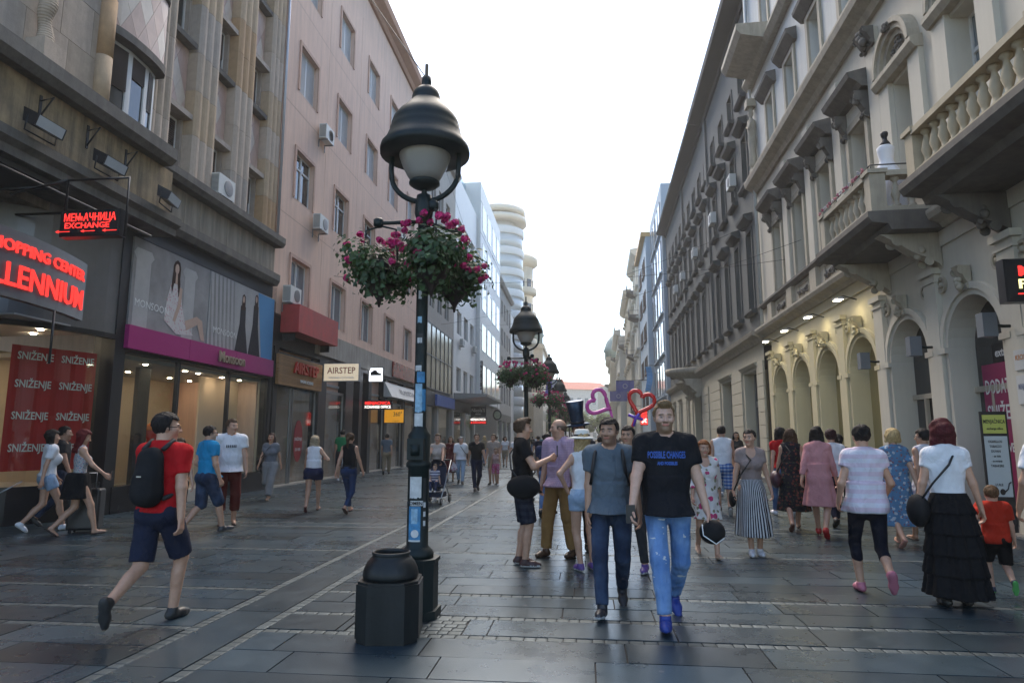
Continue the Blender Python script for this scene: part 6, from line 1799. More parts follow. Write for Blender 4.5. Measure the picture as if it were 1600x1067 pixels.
def nets(D, ax):
    S = D < 0
    c = np.zeros([n - 1 for n in D.shape], np.int8)
    O = [(i, j, k) for i in (0, 1) for j in (0, 1) for k in (0, 1)]
    sh = c.shape
    for i, j, k in O: c += S[i:i + sh[0], j:j + sh[1], k:k + sh[2]]
    I, J, K = np.nonzero((c > 0) & (c < 8))
    idx = np.full(sh, -1, np.int32); idx[I, J, K] = np.arange(len(I))
    acc = np.zeros((len(I), 3), np.float32); cnt = np.zeros(len(I), np.float32)
    for o in O:
        for a in range(3):
            if o[a]: continue
            e = list(o); e[a] = 1
            v0 = D[I + o[0], J + o[1], K + o[2]]; v1 = D[I + e[0], J + e[1], K + e[2]]
            m = (v0 < 0) != (v1 < 0)
            t = np.where(m, v0 / np.where(m, v0 - v1, 1), 0)
            p = np.stack([ax[0][I + o[0]], ax[1][J + o[1]], ax[2][K + o[2]]], -1)
            p[:, a] += t * (ax[a][1] - ax[a][0])
            acc += p * m[:, None]; cnt += m
    Vv = acc / np.maximum(cnt, 1)[:, None]
    F = []
    for a in range(3):
        b, g = (a + 1) % 3, (a + 2) % 3
        sl0 = [slice(None)] * 3; sl1 = [slice(None)] * 3
        sl0[a] = slice(0, -1); sl1[a] = slice(1, None)
        ch = S[tuple(sl0)] != S[tuple(sl1)]
        Q = np.array(np.nonzero(ch)).T
        Q = Q[(Q[:, b] > 0) & (Q[:, g] > 0) & (Q[:, b] < D.shape[b] - 1) & (Q[:, g] < D.shape[g] - 1)]
        if len(Q) == 0: continue
        def cell(db, dg):
            q = Q.copy(); q[:, b] -= db; q[:, g] -= dg
            return idx[q[:, 0], q[:, 1], q[:, 2]]
        f = np.stack([cell(1, 1), cell(0, 1), cell(0, 0), cell(1, 0)], -1)
        ins = S[Q[:, 0], Q[:, 1], Q[:, 2]]
        f = np.where(ins[:, None], f, f[:, ::-1])
        F.append(f)
    F = np.concatenate(F) if F else np.zeros((0, 4), np.int32)
    return Vv, F[(F >= 0).all(1)]

def np_mesh(name, V, F, mats, fmat=None, col=None):
    me = bpy.data.meshes.new(name)
    me.vertices.add(len(V)); me.vertices.foreach_set('co', np.ascontiguousarray(V, np.float32).ravel())
    me.loops.add(F.size); me.loops.foreach_set('vertex_index', np.ascontiguousarray(F, np.int32).ravel())
    me.polygons.add(len(F)); me.polygons.foreach_set('loop_start', np.arange(0, F.size, 4, dtype=np.int32))
    me.polygons.foreach_set('loop_total', np.full(len(F), 4, np.int32))
    me.polygons.foreach_set('use_smooth', np.ones(len(F), bool))
    for m in (mats if isinstance(mats, (list, tuple)) else [mats]): me.materials.append(m)
    if fmat is not None: me.polygons.foreach_set('material_index', np.ascontiguousarray(fmat, np.int32))
    if col is not None:
        at = me.color_attributes.new('col', 'FLOAT_COLOR', 'POINT')
        at.data.foreach_set('color', np.concatenate([col, np.ones((len(V), 1))], 1).astype(np.float32).ravel())
    me.update(); me.validate()
    return me

# ---- person materials
def skin_mat():
    m, t, b, out = nt_new('skin')
    a = t.nodes.new('ShaderNodeAttribute'); a.attribute_name = 'col'
    n = t.nodes.new('ShaderNodeTexNoise'); n.inputs['Scale'].default_value = 35
    tc = t.nodes.new('ShaderNodeTexCoord'); t.links.new(tc.outputs['Object'], n.inputs['Vector'])
    mr = t.nodes.new('ShaderNodeMapRange'); mr.inputs['To Min'].default_value = 0.82; mr.inputs['To Max'].default_value = 1.15; t.links.new(n.outputs['Fac'], mr.inputs['Value'])
    s = t.nodes.new('ShaderNodeVectorMath'); s.operation = 'SCALE'; t.links.new(a.outputs['Color'], s.inputs[0]); t.links.new(mr.outputs[0], s.inputs['Scale'])
    t.links.new(s.outputs[0], b.inputs['Base Color']); b.inputs['Roughness'].default_value = 0.5
    b.inputs['Subsurface Weight'].default_value = 0.08; b.inputs['Subsurface Radius'].default_value = (0.01, 0.004, 0.002)
    return m
M_SKIN = skin_mat()
def cloth(name, c, pat=None, c2=None, c3=None, scale=1.0, rough=0.88):
    key = 'cloth ' + name
    if key in MATS: return MATS[key]
    m, t, b, out = nt_new(key); L = t.links.new
    tc = t.nodes.new('ShaderNodeTexCoord'); b.inputs['Roughness'].default_value = rough
    b.inputs['Specular IOR Level'].default_value = 0.12
    def rgb(c): n = t.nodes.new('ShaderNodeRGB'); n.outputs[0].default_value = tuple(c) + (1,); return n.outputs[0]
    def mix(f, a, bb):
        n = t.nodes.new('ShaderNodeMix'); n.data_type = 'RGBA'; L(f, n.inputs[0]); L(a, n.inputs[6]); L(bb, n.inputs[7]); return n.outputs[2]
    def math_(op, a, v=None, bb=None):
        n = t.nodes.new('ShaderNodeMath'); n.operation = op; L(a, n.inputs[0])
        if bb is not None: L(bb, n.inputs[1])
        elif v is not None: n.inputs[1].default_value = v
        return n.outputs[0]
    sp = t.nodes.new('ShaderNodeSeparateXYZ'); L(tc.outputs['Object'], sp.inputs[0])
    col = rgb(c)
    if pat == 'hstripe':
        f = math_('GREATER_THAN', math_('FRACT', math_('MULTIPLY', sp.outputs[2], scale)), 0.5); col = mix(f, col, rgb(c2))
    elif pat == 'vstripe':
        an = math_('ARCTAN2', sp.outputs[1], bb=sp.outputs[0]); f = math_('GREATER_THAN', math_('FRACT', math_('MULTIPLY', an, scale)), 0.5); col = mix(f, col, rgb(c2))
    elif pat == 'plaid':
        f1 = math_('GREATER_THAN', math_('FRACT', math_('MULTIPLY', sp.outputs[2], scale)), 0.5); f2 = math_('GREATER_THAN', math_('FRACT', math_('MULTIPLY', sp.outputs[0], scale)), 0.5)
        col = mix(f1, col, rgb(c2)); 
        n = t.nodes.new('ShaderNodeMix'); n.data_type = 'RGBA'; n.blend_type = 'MULTIPLY'; n.inputs[0].default_value = 0.7; L(col, n.inputs[6]); L(mix(f2, rgb((1, 1, 1)), rgb(c3 or (0.5, 0.5, 0.6))), n.inputs[7]); col = n.outputs[2]
    elif pat == 'floral':
        for q, (cc, sc_, th) in enumerate(((c2, scale, 0.33), (c3, scale * 1.4, 0.28))):
            v = t.nodes.new('ShaderNodeTexVoronoi'); v.inputs['Scale'].default_value = sc_; v.inputs['Randomness'].default_value = 1
            nz = t.nodes.new('ShaderNodeTexNoise'); nz.inputs['Scale'].default_value = 14; L(tc.outputs['Object'], nz.inputs['Vector'])
            va = t.nodes.new('ShaderNodeVectorMath'); va.operation = 'MULTIPLY_ADD'; L(nz.outputs['Color'], va.inputs[0]); va.inputs[1].default_value = (0.05, 0.05, 0.05); L(tc.outputs['Object'], va.inputs[2])
            L(va.outputs[0], v.inputs['Vector']); f = math_('LESS_THAN', v.outputs['Distance'], th); col = mix(f, col, rgb(cc))
    elif pat in ('denim', 'ripped'):
        n1 = t.nodes.new('ShaderNodeTexNoise'); n1.inputs['Scale'].default_value = 5; n1.inputs['Detail'].default_value = 5; L(tc.outputs['Object'], n1.inputs['Vector'])
        mr = t.nodes.new('ShaderNodeMapRange'); mr.inputs['From Min'].default_value = 0.4; mr.inputs['From Max'].default_value = 0.7; L(n1.outputs['Fac'], mr.inputs['Value'])
        col = mix(mr.outputs[0], col, rgb(c2 or tuple(min(1, x * 1.9 + 0.02) for x in c)))
        if pat == 'ripped':
            mp = t.nodes.new('ShaderNodeMapping'); mp.inputs['Scale'].default_value = (7, 7, 16); L(tc.outputs['Object'], mp.inputs[0]); n2 = t.nodes.new('ShaderNodeTexNoise'); n2.inputs['Scale'].default_value = 1.0; n2.inputs['Detail'].default_value = 3; L(mp.outputs[0], n2.inputs['Vector'])
            col = mix(math_('GREATER_THAN', n2.outputs['Fac'], 0.66), col, rgb((0.55, 0.58, 0.62)))
    n = t.nodes.new('ShaderNodeTexNoise'); n.inputs['Scale'].default_value = 9; n.inputs['Detail'].default_value = 4; L(tc.outputs['Object'], n.inputs['Vector'])
    mr = t.nodes.new('ShaderNodeMapRange'); mr.inputs['To Min'].default_value = 0.8; mr.inputs['To Max'].default_value = 1.12; L(n.outputs['Fac'], mr.inputs['Value'])
    s = t.nodes.new('ShaderNodeVectorMath'); s.operation = 'SCALE'; L(col, s.inputs[0]); L(mr.outputs[0], s.inputs['Scale']); L(s.outputs[0], b.inputs['Base Color'])
    mp = t.nodes.new('ShaderNodeMapping'); mp.inputs['Scale'].default_value = (1, 1, 0.55); L(tc.outputs['Object'], mp.inputs[0])
    n3 = t.nodes.new('ShaderNodeTexNoise'); n3.inputs['Scale'].default_value = 10; n3.inputs['Detail'].default_value = 3; n3.inputs['Distortion'].default_value = 0.8; L(mp.outputs[0], n3.inputs['Vector'])
    bp = t.nodes.new('ShaderNodeBump'); bp.inputs['Strength'].default_value = 0.9; bp.inputs['Distance'].default_value = 0.035; L(n3.outputs['Fac'], bp.inputs['Height']); L(bp.outputs[0], b.inputs['Normal'])
    MATS[key] = m
    return m
def hair_mat(c):
    key = 'hair %.3f %.3f' % (c[0], c[2])
    if key in MATS: return MATS[key]
    m, t, b, out = nt_new(key); tc = t.nodes.new('ShaderNodeTexCoord'); mp = t.nodes.new('ShaderNodeMapping'); mp.inputs['Scale'].default_value = (60, 60, 6); t.links.new(tc.outputs['Object'], mp.inputs[0])
    n = t.nodes.new('ShaderNodeTexNoise'); n.inputs['Scale'].default_value = 2; n.inputs['Detail'].default_value = 4; t.links.new(mp.outputs[0], n.inputs['Vector'])
    mr = t.nodes.new('ShaderNodeMapRange'); mr.inputs['From Min'].default_value = 0.3; mr.inputs['From Max'].default_value = 0.7; mr.inputs['To Min'].default_value = 0.5; mr.inputs['To Max'].default_value = 1.5; t.links.new(n.outputs['Fac'], mr.inputs['Value'])
    s = t.nodes.new('ShaderNodeVectorMath'); s.operation = 'SCALE'; s.inputs[0].default_value = c; t.links.new(mr.outputs[0], s.inputs['Scale']); t.links.new(s.outputs[0], b.inputs['Base Color']); b.inputs['Roughness'].default_value = 0.68; b.inputs['Specular IOR Level'].default_value = 0.2
    bp = t.nodes.new('ShaderNodeBump'); bp.inputs['Strength'].default_value = 0.8; bp.inputs['Distance'].default_value = 0.006; t.links.new(n.outputs['Fac'], bp.inputs['Height']); t.links.new(bp.outputs[0], b.inputs['Normal'])
    MATS[key] = m; return m

def ik(a, t, l1, l2, pole):
    a, t, pole = np.array(a, float), np.array(t, float), np.array(pole, float)
    d = t - a; L = np.linalg.norm(d); Lm = (l1 + l2) * 0.998
    if L > Lm: t = a + d / L * Lm; d = t - a; L = Lm
    u = d / L; x = (l1 * l1 - l2 * l2 + L * L) / (2 * L); hgt = math.sqrt(max(0, l1 * l1 - x * x))
    p = pole - u * (pole @ u); p = p / (np.linalg.norm(p) + 1e-9)
    return a + u * x + p * hgt, t
def rotz(a): c, s = math.cos(a), math.sin(a); return np.array([[c, -s, 0], [s, c, 0], [0, 0, 1.0]])
def rotx(a): c, s = math.cos(a), math.sin(a); return np.array([[1.0, 0, 0], [0, c, -s], [0, s, c]])

POSES = {   # feet: (x, y, z of ankle, toe pitch down);  hands: (x, y, z) ; right side = +x, forward = +y
    'stand': dict(fr=(0.10, 0.03, 0.085, 0), fl=(-0.11, -0.04, 0.085, 0), hr=(0.27, 0.05, 0.83), hl=(-0.27, 0.05, 0.83)),
    'walkR': dict(fr=(0.07, 0.27, 0.09, -8), fl=(-0.07, -0.30, 0.15, 38), hr=(0.25, -0.14, 0.86), hl=(-0.25, 0.20, 0.88)),
    'walkL': dict(fr=(0.07, -0.30, 0.15, 38), fl=(-0.07, 0.27, 0.09, -8), hr=(0.25, 0.20, 0.88), hl=(-0.25, -0.14, 0.86)),
    'stepR': dict(fr=(0.07, 0.16, 0.085, 0), fl=(-0.07, -0.36, 0.27, 68), hr=(0.26, -0.08, 0.85), hl=(-0.26, 0.14, 0.86)),
    'stepL': dict(fr=(0.07, -0.36, 0.27, 68), fl=(-0.07, 0.16, 0.085, 0), hr=(0.26, 0.14, 0.86), hl=(-0.26, -0.08, 0.85)),
}
PEOPLE = []
def person(label, x, y, H, heading, sex='f', pose='stand', top=None, bottom=None, shoes=None, hair=None, skin=(0.36, 0.22, 0.16), face=False, head_yaw=0, head_pitch=0, hands={}, feet={}, beard=0.0, lean=0.0, group=None, wide=1.0, glasses=False, child=False):
    dist = math.hypot(x, y)
    hb, hh, hf = (0.013, 0.0058, 0.0065) if dist < 8.2 else (0.0165, 0.008, 0.009) if dist < 13 else (0.021, 0.011, 0.012) if dist < 18 else (0.027, 0.0155, 0.016)
    k = H / 1.755
    root = thing('person', label, 'person', (x, y, 0), -R(heading), group)
    po = dict(POSES[pose]); po.update(hands); po.update(feet)
    f = sex == 'f'
    hw = 0.095; sw = (0.142 if f else 0.168) * wide
    drop = 0.035 if 'walk' in pose or 'step' in pose else 0.0
    hipz = 0.92 - drop
    dz = -drop
    TL = rotx(-R(lean))                       # forward lean about the hips
    hipc = np.array([0, 0, hipz])
    def T(p): return hipc + TL @ (np.array(p, float) + [0, 0, dz] - hipc)
    Sr, Sl = T((sw, 0, 1.425)), T((-sw, 0, 1.425))
    legs = {}
    for s, nm in ((1, 'fr'), (-1, 'fl')):
        hp = np.array([s * hw, 0, hipz]); tg = po[nm]
        kn, an = ik(hp, tg[:3], 0.425, 0.42, (s * 0.12, 1, 0.05))
        legs[s] = (hp, kn, an, tg[3])
    arms = {}
    for s, nm, S0 in ((1, 'hr', Sr), (-1, 'hl', Sl)):
        tg = po[nm]; pole = tg[3] if len(tg) > 3 else (s * 0.45, -1, -0.15)
        el, wr = ik(S0, T(tg[:3]) if nm not in () else tg[:3], 0.29, 0.255, pole)
        arms[s] = (S0, el, wr)
    wz = 1.08; fat = wide
    def torso(q, e, lo=None):
        rp, rw, rc = ((0.160, 0.116, 0.138) if f else (0.150, 0.134, 0.158)); rp, rw, rc = rp * fat, rw * fat, rc * fat
        sy = 0.66
        P0, P1, P2, P3 = T((0, -0.005, 0.95)), T((0, 0, wz)), T((0, 0.0, 1.28)), T((0, -0.005, 1.39))
        q.cone(P0, P1, rp + e, rw + e, 0.05, (1, sy, 1)); q.cone(P1, P2, rw + e, rc + e, 0.05, (1, sy, 1)); q.cone(P2, P3, rc + e, rc * 0.78 + e, 0.05, (1, sy * 0.95, 1))
        q.cone(Sr * 0.92 + T((0, 0, 1.415)) * 0.08, Sl * 0.92 + T((0, 0, 1.415)) * 0.08, 0.046 + e, 0.046 + e, 0.06)
        for S_ in (Sr, Sl): q.cone(T((0, -0.02, 1.485)), S_ * 0.95 + T((0, 0, 1.425)) * 0.05, 0.045 + e * 0.5, 0.044 + e, 0.05)
        if f:
            for s in (-1, 1): q.ell(T((s * 0.075, 0.085, 1.265)), (0.068 + e, 0.06 + e, 0.068 + e), 0.04)
        for s in (-1, 1): q.ell(T((s * 0.075, -0.055, 0.92)) if not f else T((s * 0.08, -0.06, 0.92)), (0.088 + e, 0.075 + e, 0.09 + e), 0.04)
        if not f and fat > 1.05: q.ell(T((0, 0.06, 1.06)), (0.13 * fat + e, 0.09 * fat + e, 0.13 + e), 0.06)
    def arm(q, s, e=0.0, upto=2.0, flat=False):
        S0, el, wr = arms[s]
        r0, r1, r2 = (0.045, 0.037, 0.025) if f else (0.056, 0.044, 0.029)
        if upto <= 1.0:
            q.cone(S0, S0 + (el - S0) * upto, r0 + e + 0.008, r0 + (r1 - r0) * upto + e, 0.03, flat=1)
        else:
            q.cone(S0, el, r0 + e, r1 + e, 0.03)
            t = upto - 1
            q.cone(el, el + (wr - el) * min(1, t), r1 + e, r1 + (r2 - r1) * min(1, t) + e, 0.02, flat=1 if t < 0.999 or flat else 0)
    def leg(q, s, e0=0.0, e1=None, upto=2.0, k_=0.03):
        hp, kn, an, _ = legs[s]; e1 = e0 if e1 is None else e1
        r0, r1, r2 = (0.088, 0.056, 0.036) if f else (0.085, 0.058, 0.040)
        if upto <= 1.0:
            q.cone(hp, hp + (kn - hp) * upto, r0 + e0, r0 + (r1 - r0) * upto + e1, k_, flat=1)
        else:
            em = e0 + (e1 - e0) * 0.5 / (upto if upto else 1)
            q.cone(hp, kn, r0 + e0, r1 + em, k_)
            t = min(1, upto - 1); q.cone(kn, kn + (an - kn) * t, r1 + em, max(r1 + (r2 - r1) * t + e1, 0.02), 0.02, flat=1 if upto < 2 or e0 > 0 else 0)
            if e1 < 0.03: 
                cb = kn + (an - kn) * 0.3; fw = np.array([0, -0.022, 0.0]); q.cone(cb + fw, cb + fw + (an - kn) * 0.18, 0.043 + e1 * 0.7, 0.034 + e1 * 0.7, 0.03)
    # ---- body
    sk = np.array(skin)
    parts = []
    q = SDF(hb); torso(q, 0)
    for s in (-1, 1): arm(q, s); leg(q, s)
    for s in (-1, 1):
        hp, kn, an, pt = legs[s]; fd = rotx(-R(pt)) @ np.array([0.05 * s, 1, 0]); up = rotx(-R(pt)) @ np.array([0, 0, 1.0])
        q.cone(an - up * 0.03 - fd * 0.02, an - up * 0.055 + fd * 0.14, 0.034, 0.026, 0.02)
    V, F = q.mesh(); parts.append((V, F, np.tile(sk, (len(V), 1))))
    # head in its own frame
    HR = TL @ rotz(-R(head_yaw)) @ rotx(R(head_pitch)); HC = T((0, 0.015, 1.635)); hs = 1.0 if not child else 1.18
    q = SDF(hh); 
    q.ell((0, -0.012, 0.032), (0.076, 0.094, 0.086), 0.02); q.ell((0, 0.018, -0.045), (0.056 if f else 0.060, 0.066, 0.072), 0.03)
    q.ell((0, 0.058, -0.096), (0.024, 0.022, 0.02), 0.03); q.cone((0, 0.086, 0.014), (0, 0.106, -0.026), 0.008, 0.0135, 0.014)
    for s in (-1, 1):
        q.ell((s * 0.012, 0.094, -0.03), (0.011, 0.011, 0.009), 0.008); q.ell((s * 0.04, 0.052, -0.02), (0.03, 0.03, 0.03), 0.03)
        q.cone((s * 0.012, 0.084, 0.026), (s * 0.045, 0.068, 0.026), 0.010, 0.009, 0.015)
        q.ell((s * 0.032, 0.098, 0.006), (0.019, 0.015, 0.012), 0.012, 's'); q.ell((s * 0.032, 0.074, 0.005), (0.0135, 0.0135, 0.0125), 0.004)
        q.ell((s * 0.078, -0.008, -0.002), (0.011, 0.019, 0.03), 0.01)
    q.cone((-0.018, 0.080, -0.059), (0.018, 0.080, -0.059), 0.008, 0.008, 0.008)
    nb = HR.T @ ((T((0, -0.012, 1.40)) - HC)) / hs
    q.cone((0, -0.015, -0.05), nb, 0.054 if f else 0.062, 0.058 if f else 0.068, 0.025)
    V, F = q.mesh(); c = np.tile(sk, (len(V), 1)).astype(float)
    X, Y, Z = V[:, 0], V[:, 1], V[:, 2]; fr_ = Y > 0.04
    lip = fr_ & (abs(Z + 0.059) < 0.009) & (abs(X) < 0.024) & (Y > 0.07); c[lip] = sk * [0.85, 0.5, 0.5] if not f else sk * [0.95, 0.42, 0.42]
    hc_ = np.array((hair or {}).get('c', (0.03, 0.02, 0.015)))
    br = fr_ & (abs(Z - 0.028 + abs(X) * 0.1) < 0.0065) & (abs(X) > 0.012) & (abs(X) < 0.052) & (Y > 0.055); c[br] = hc_ * 0.8 + sk * 0.1
    for s in (-1, 1):
        d = np.sqrt((X - s * 0.032) ** 2 + (Z - 0.005) ** 2); e = (d < 0.0135) & (Y > 0.07); c[e] = sk * 0.6; c[(d < 0.009) & (abs(Z - 0.005) < 0.0045) & (Y > 0.07)] = (0.26, 0.24, 0.23); c[(d < 0.0055) & (Y > 0.07)] = (0.03, 0.02, 0.015)
    if beard > 0:
        bd = (Z < -0.035) & (Y > -0.01) & (Z > -0.135) & ~lip & (np.hypot(X, Y) > 0.03); bd |= fr_ & (abs(Z + 0.044) < 0.007) & (abs(X) < 0.03); bd &= ~((abs(X) < 0.03) & (Z > -0.052) & (Z < -0.036) & (abs(X) > 0.02)); c[bd] = c[bd] * (1 - beard) + hc_ * beard
    if hair and hair.get('s') in ('short', 'bald'):      # stubble shade at sides
        st = (Z > -0.02) & (Y < 0.03) & ((Z < 0.06) if hair['s'] == 'bald' else True) & (Z > -0.03); c[st] = c[st] * 0.55 + hc_ * 0.45
    Vw = (V * hs) @ HR.T + HC; parts.append((Vw, F, c))
    # hands
    for s in (-1, 1):
        S0, el, wr = arms[s]; d = (wr - el) / np.linalg.norm(wr - el)
        n = np.array([-s * 1.0, 0, 0]); n = n - d * (n @ d); n /= np.linalg.norm(n) + 1e-9; sd = np.cross(d, n); 
        if sd @ np.array([0, 1, 0.3]) < 0: sd = -sd
        q = SDF(hf, 0.02)
        for i, (w, L1) in enumerate(((0.027, 0.066), (0.009, 0.075), (-0.009, 0.070), (-0.026, 0.054))):
            b0 = wr + d * 0.005 + sd * w * 0.55; k0 = wr + d * 0.082 + sd * w; k1 = k0 + (d * 0.82 + n * (0.45 + 0.08 * i)) * L1 * 0.52; k2 = k1 + (d * 0.35 + n * 0.9) * L1 * 0.5
            q.cone(b0, k0, 0.0135, 0.011, 0.009); q.cone(k0, k1, 0.0098, 0.009, 0.003); q.cone(k1, k2, 0.009, 0.0075, 0.003)
        t1 = wr + d * 0.05 + sd * 0.042 + n * 0.012; t2 = t1 + (d * 0.8 + sd * 0.25 + n * 0.35) * 0.045
        q.cone(wr + d * 0.012 + sd * 0.012, t1, 0.014, 0.0115, 0.01); q.cone(t1, t2, 0.0112, 0.009, 0.004); q.cone(wr - d * 0.04, wr + d * 0.02, 0.025 if f else 0.028, 0.022, 0.012)
        V, F = q.mesh(); parts.append((V, F, np.tile(sk * [1.02, 0.95, 0.93], (len(V), 1))))
    off = 0; VV, FF, CC = [], [], []
    for V, F, c in parts: VV.append(V * k); FF.append(F + off); CC.append(c); off += len(V)
    put('body', np_mesh('body', np.concatenate(VV), np.concatenate(FF), M_SKIN, col=np.concatenate(CC)), root)
    def part(name, q, m, wr=0.0, seed=1, fmat=None, post=None, fq=1.0):
        V, F = q.mesh(wr, seed, fq)
        if len(F) == 0: return None
        fm = fmat(V[F].mean(1)) if fmat else None
        if post is not None: V = post(V)
        return put(name, np_mesh(name, V * k, F, m, fm), root)
    # ---- clothes
    sd_ = int(abs(x * 131 + y * 77)) % 1000
    if top:
        e = top.get('e', 0.016); q = SDF(hb); torso(q, e)
        sl = top.get('sleeve', 0.55)
        if sl > 0:
            for s in (-1, 1): arm(q, s, e + top.get('se', 0.003), sl)
        hem = top.get('hem', 0.93)
        if hem < 0.9:      # long tops, tunics and dresses flare from the waist
            fl, rip = top.get('flare', 0.03), top.get('rip', 0.012); zt = 1.0
            rt_ = (0.160 if f else 0.150) * fat + e
            def skirt(P, zt=zt, hem=hem, rt_=rt_, fl=fl, rip=rip):
                t = np.clip((zt - P[..., 2]) / (zt - hem), 0, 1); cx = 0.0
                yc = (legs[1][1][1] + legs[-1][1][1]) * 0.5 * t
                an = np.arctan2((P[..., 1] - yc) / 0.72, P[..., 0]); r = np.sqrt(P[..., 0] ** 2 + ((P[..., 1] - yc) / (0.78 + 0.2 * t)) ** 2)
                return (r - (rt_ + fl * t + rip * t * np.sin(9 * an + 2 * np.sin(2 * an)))) * 0.72
            q.custom(skirt, (-rt_ - fl - 0.05, -rt_ - fl - 0.1, hem), (rt_ + fl + 0.05, rt_ + fl + 0.1, zt + 0.05), 0.03)
        q.cut((0, 0, hem), (0, 0, -1)); nk = top.get('neck', 1.452); N0 = T((0, 0.0, nk)); NA_ = TL @ np.array([0, 0.25, 1.0]); NA_ /= np.linalg.norm(NA_); nr = 0.062 if f else 0.07
        def neckcut(P):
            v = P - V3(*N0); z = v @ V3(*NA_); rr_ = np.linalg.norm((v - z[..., None] * V3(*NA_)) / V3(1, 0.95, 1), axis=-1)
            return np.minimum(nr - rr_, z + 0.25 * v[..., 1] * 0)
        q.cutfn(neckcut); q.cut(T((0, 0, 1.535)), (0, 0, 1))
        if top.get('scoop'):
            c0 = T((0, 0.10, 1.45)); q.cutfn(lambda P: 0.078 - np.linalg.norm((P - V3(*c0)) / V3(1, 1, 1.2), axis=-1))
        if sl == 0:
            for s in (-1, 1):
                c0 = T((s * (sw + 0.045), 0, 1.40)); q.cutfn(lambda P, c0=c0: 0.062 - np.linalg.norm((P - V3(*c0)) / V3(0.85, 1.8, 1.5), axis=-1))
        part(top.get('n', 'shirt'), q, top['m'], 0.008 if e > 0.014 else 0.003, sd_)
    if bottom:
        kind = bottom['k']; e = bottom.get('e', 0.012)
        q = SDF(hb)
        if kind in ('pants', 'shorts'):
            P0, P1 = T((0, -0.005, 0.945)), T((0, 0, 1.06)); rp = (0.160 if f else 0.150) * fat
            q.cone(P0, P1, rp + e * 0.8, rp * 0.9 + e * 0.6, 0.04, (1, 0.68, 1))
            for s in (-1, 1):
                q.ell(T((s * 0.078, -0.058, 0.92)), (0.088 + e * 0.7, 0.076 + e * 0.7, 0.09 + e * 0.7), 0.04)
                leg(q, s, e, bottom.get('e1', e), bottom.get('len', 1.95 if kind == 'pants' else 0.85), 0.02)
            q.cut(T((0, 0, bottom.get('waist', 1.035))), TL @ np.array([0, 0, 1.0]))
            part('trousers' if kind == 'pants' else 'shorts', q, bottom['m'], 0.0065 if e > 0.009 else 0.0015, sd_ + 3)
        else:
            hem, fl, rip = bottom['hem'], bottom.get('flare', 0.08), bottom.get('rip', 0.015); rt_ = (0.166 if f else 0.15) * fat + e; zt = 1.06
            tiers = bottom.get('tiers', 0)
            def skirt(P):
                t = np.clip((zt - P[..., 2]) / (zt - hem), 0, 1); yc = (legs[1][2][1] + legs[-1][2][1]) * 0.4 * t - 0.02
                an = np.arctan2((P[..., 1] - yc) / 0.85, P[..., 0]); r = np.sqrt(P[..., 0] ** 2 + ((P[..., 1] - yc) / (0.84 + 0.25 * np.sqrt(t))) ** 2)
                rr = rt_ * (0.86 + 0.14 * np.clip(t * 5, 0, 1)) + fl * t + rip * np.clip(t * 1.5, 0, 1) * np.sin(bottom.get('fold', 11) * an + 3 * np.sin(2 * an + 1))
                if tiers: rr = rr + 0.02 * (np.mod(t * tiers, 1.0)) + 0.006 * np.sin(26 * an + 5 * np.floor(t * tiers))
                return (r - rr) * 0.7
            R_ = rt_ + fl + rip + 0.05
            q.custom(skirt, (-R_, -R_ - 0.1, hem), (R_, R_ + 0.1, zt + 0.02), 0.01); q.cut((0, 0, hem), (0, 0, -1)); q.cut(T((0, 0, zt)), (0, 0, 1))
            part('skirt', q, bottom['m'], 0.002, sd_ + 5)
    if shoes:
        for s in (-1, 1):
            hp, kn, an, pt = legs[s]; Rm = rotx(-R(pt)) @ rotz(-R(6 * s)); fd, up = Rm @ np.array([0, 1.0, 0]), Rm @ np.array([0, 0, 1.0])
            g = 1.0 if not f else 0.9
            hl = an - up * 0.045 - fd * 0.035; bl = an - up * 0.052 + fd * 0.10 * g; to = an - up * 0.056 + fd * 0.165 * g
            q = SDF(min(hb, 0.012) if dist < 13 else hb * 0.8, 0.02); e = shoes.get('e', 0.0)
            q.cone(hl, bl, 0.038 + e, 0.043 + e, 0.02); q.cone(bl, to, 0.043 + e, 0.030 + e, 0.02)
            if not shoes.get('open'): q.cone(an - up * 0.03, an + up * (0.015 + shoes.get('high', 0)), 0.046 + e, 0.044 + e, 0.02, flat=1)
            sole = an - up * 0.083; q.cut(sole, -up)
            if shoes.get('open'): q.cut(an - up * 0.052, up)
            st = shoes.get('sole', 0.024)
            part('shoe', q, [shoes['m'], shoes.get('ms', shoes['m'])], 0, 1, lambda c, sole=sole, up=up, st=st: (((c - sole) @ up) < st).astype(np.int32))
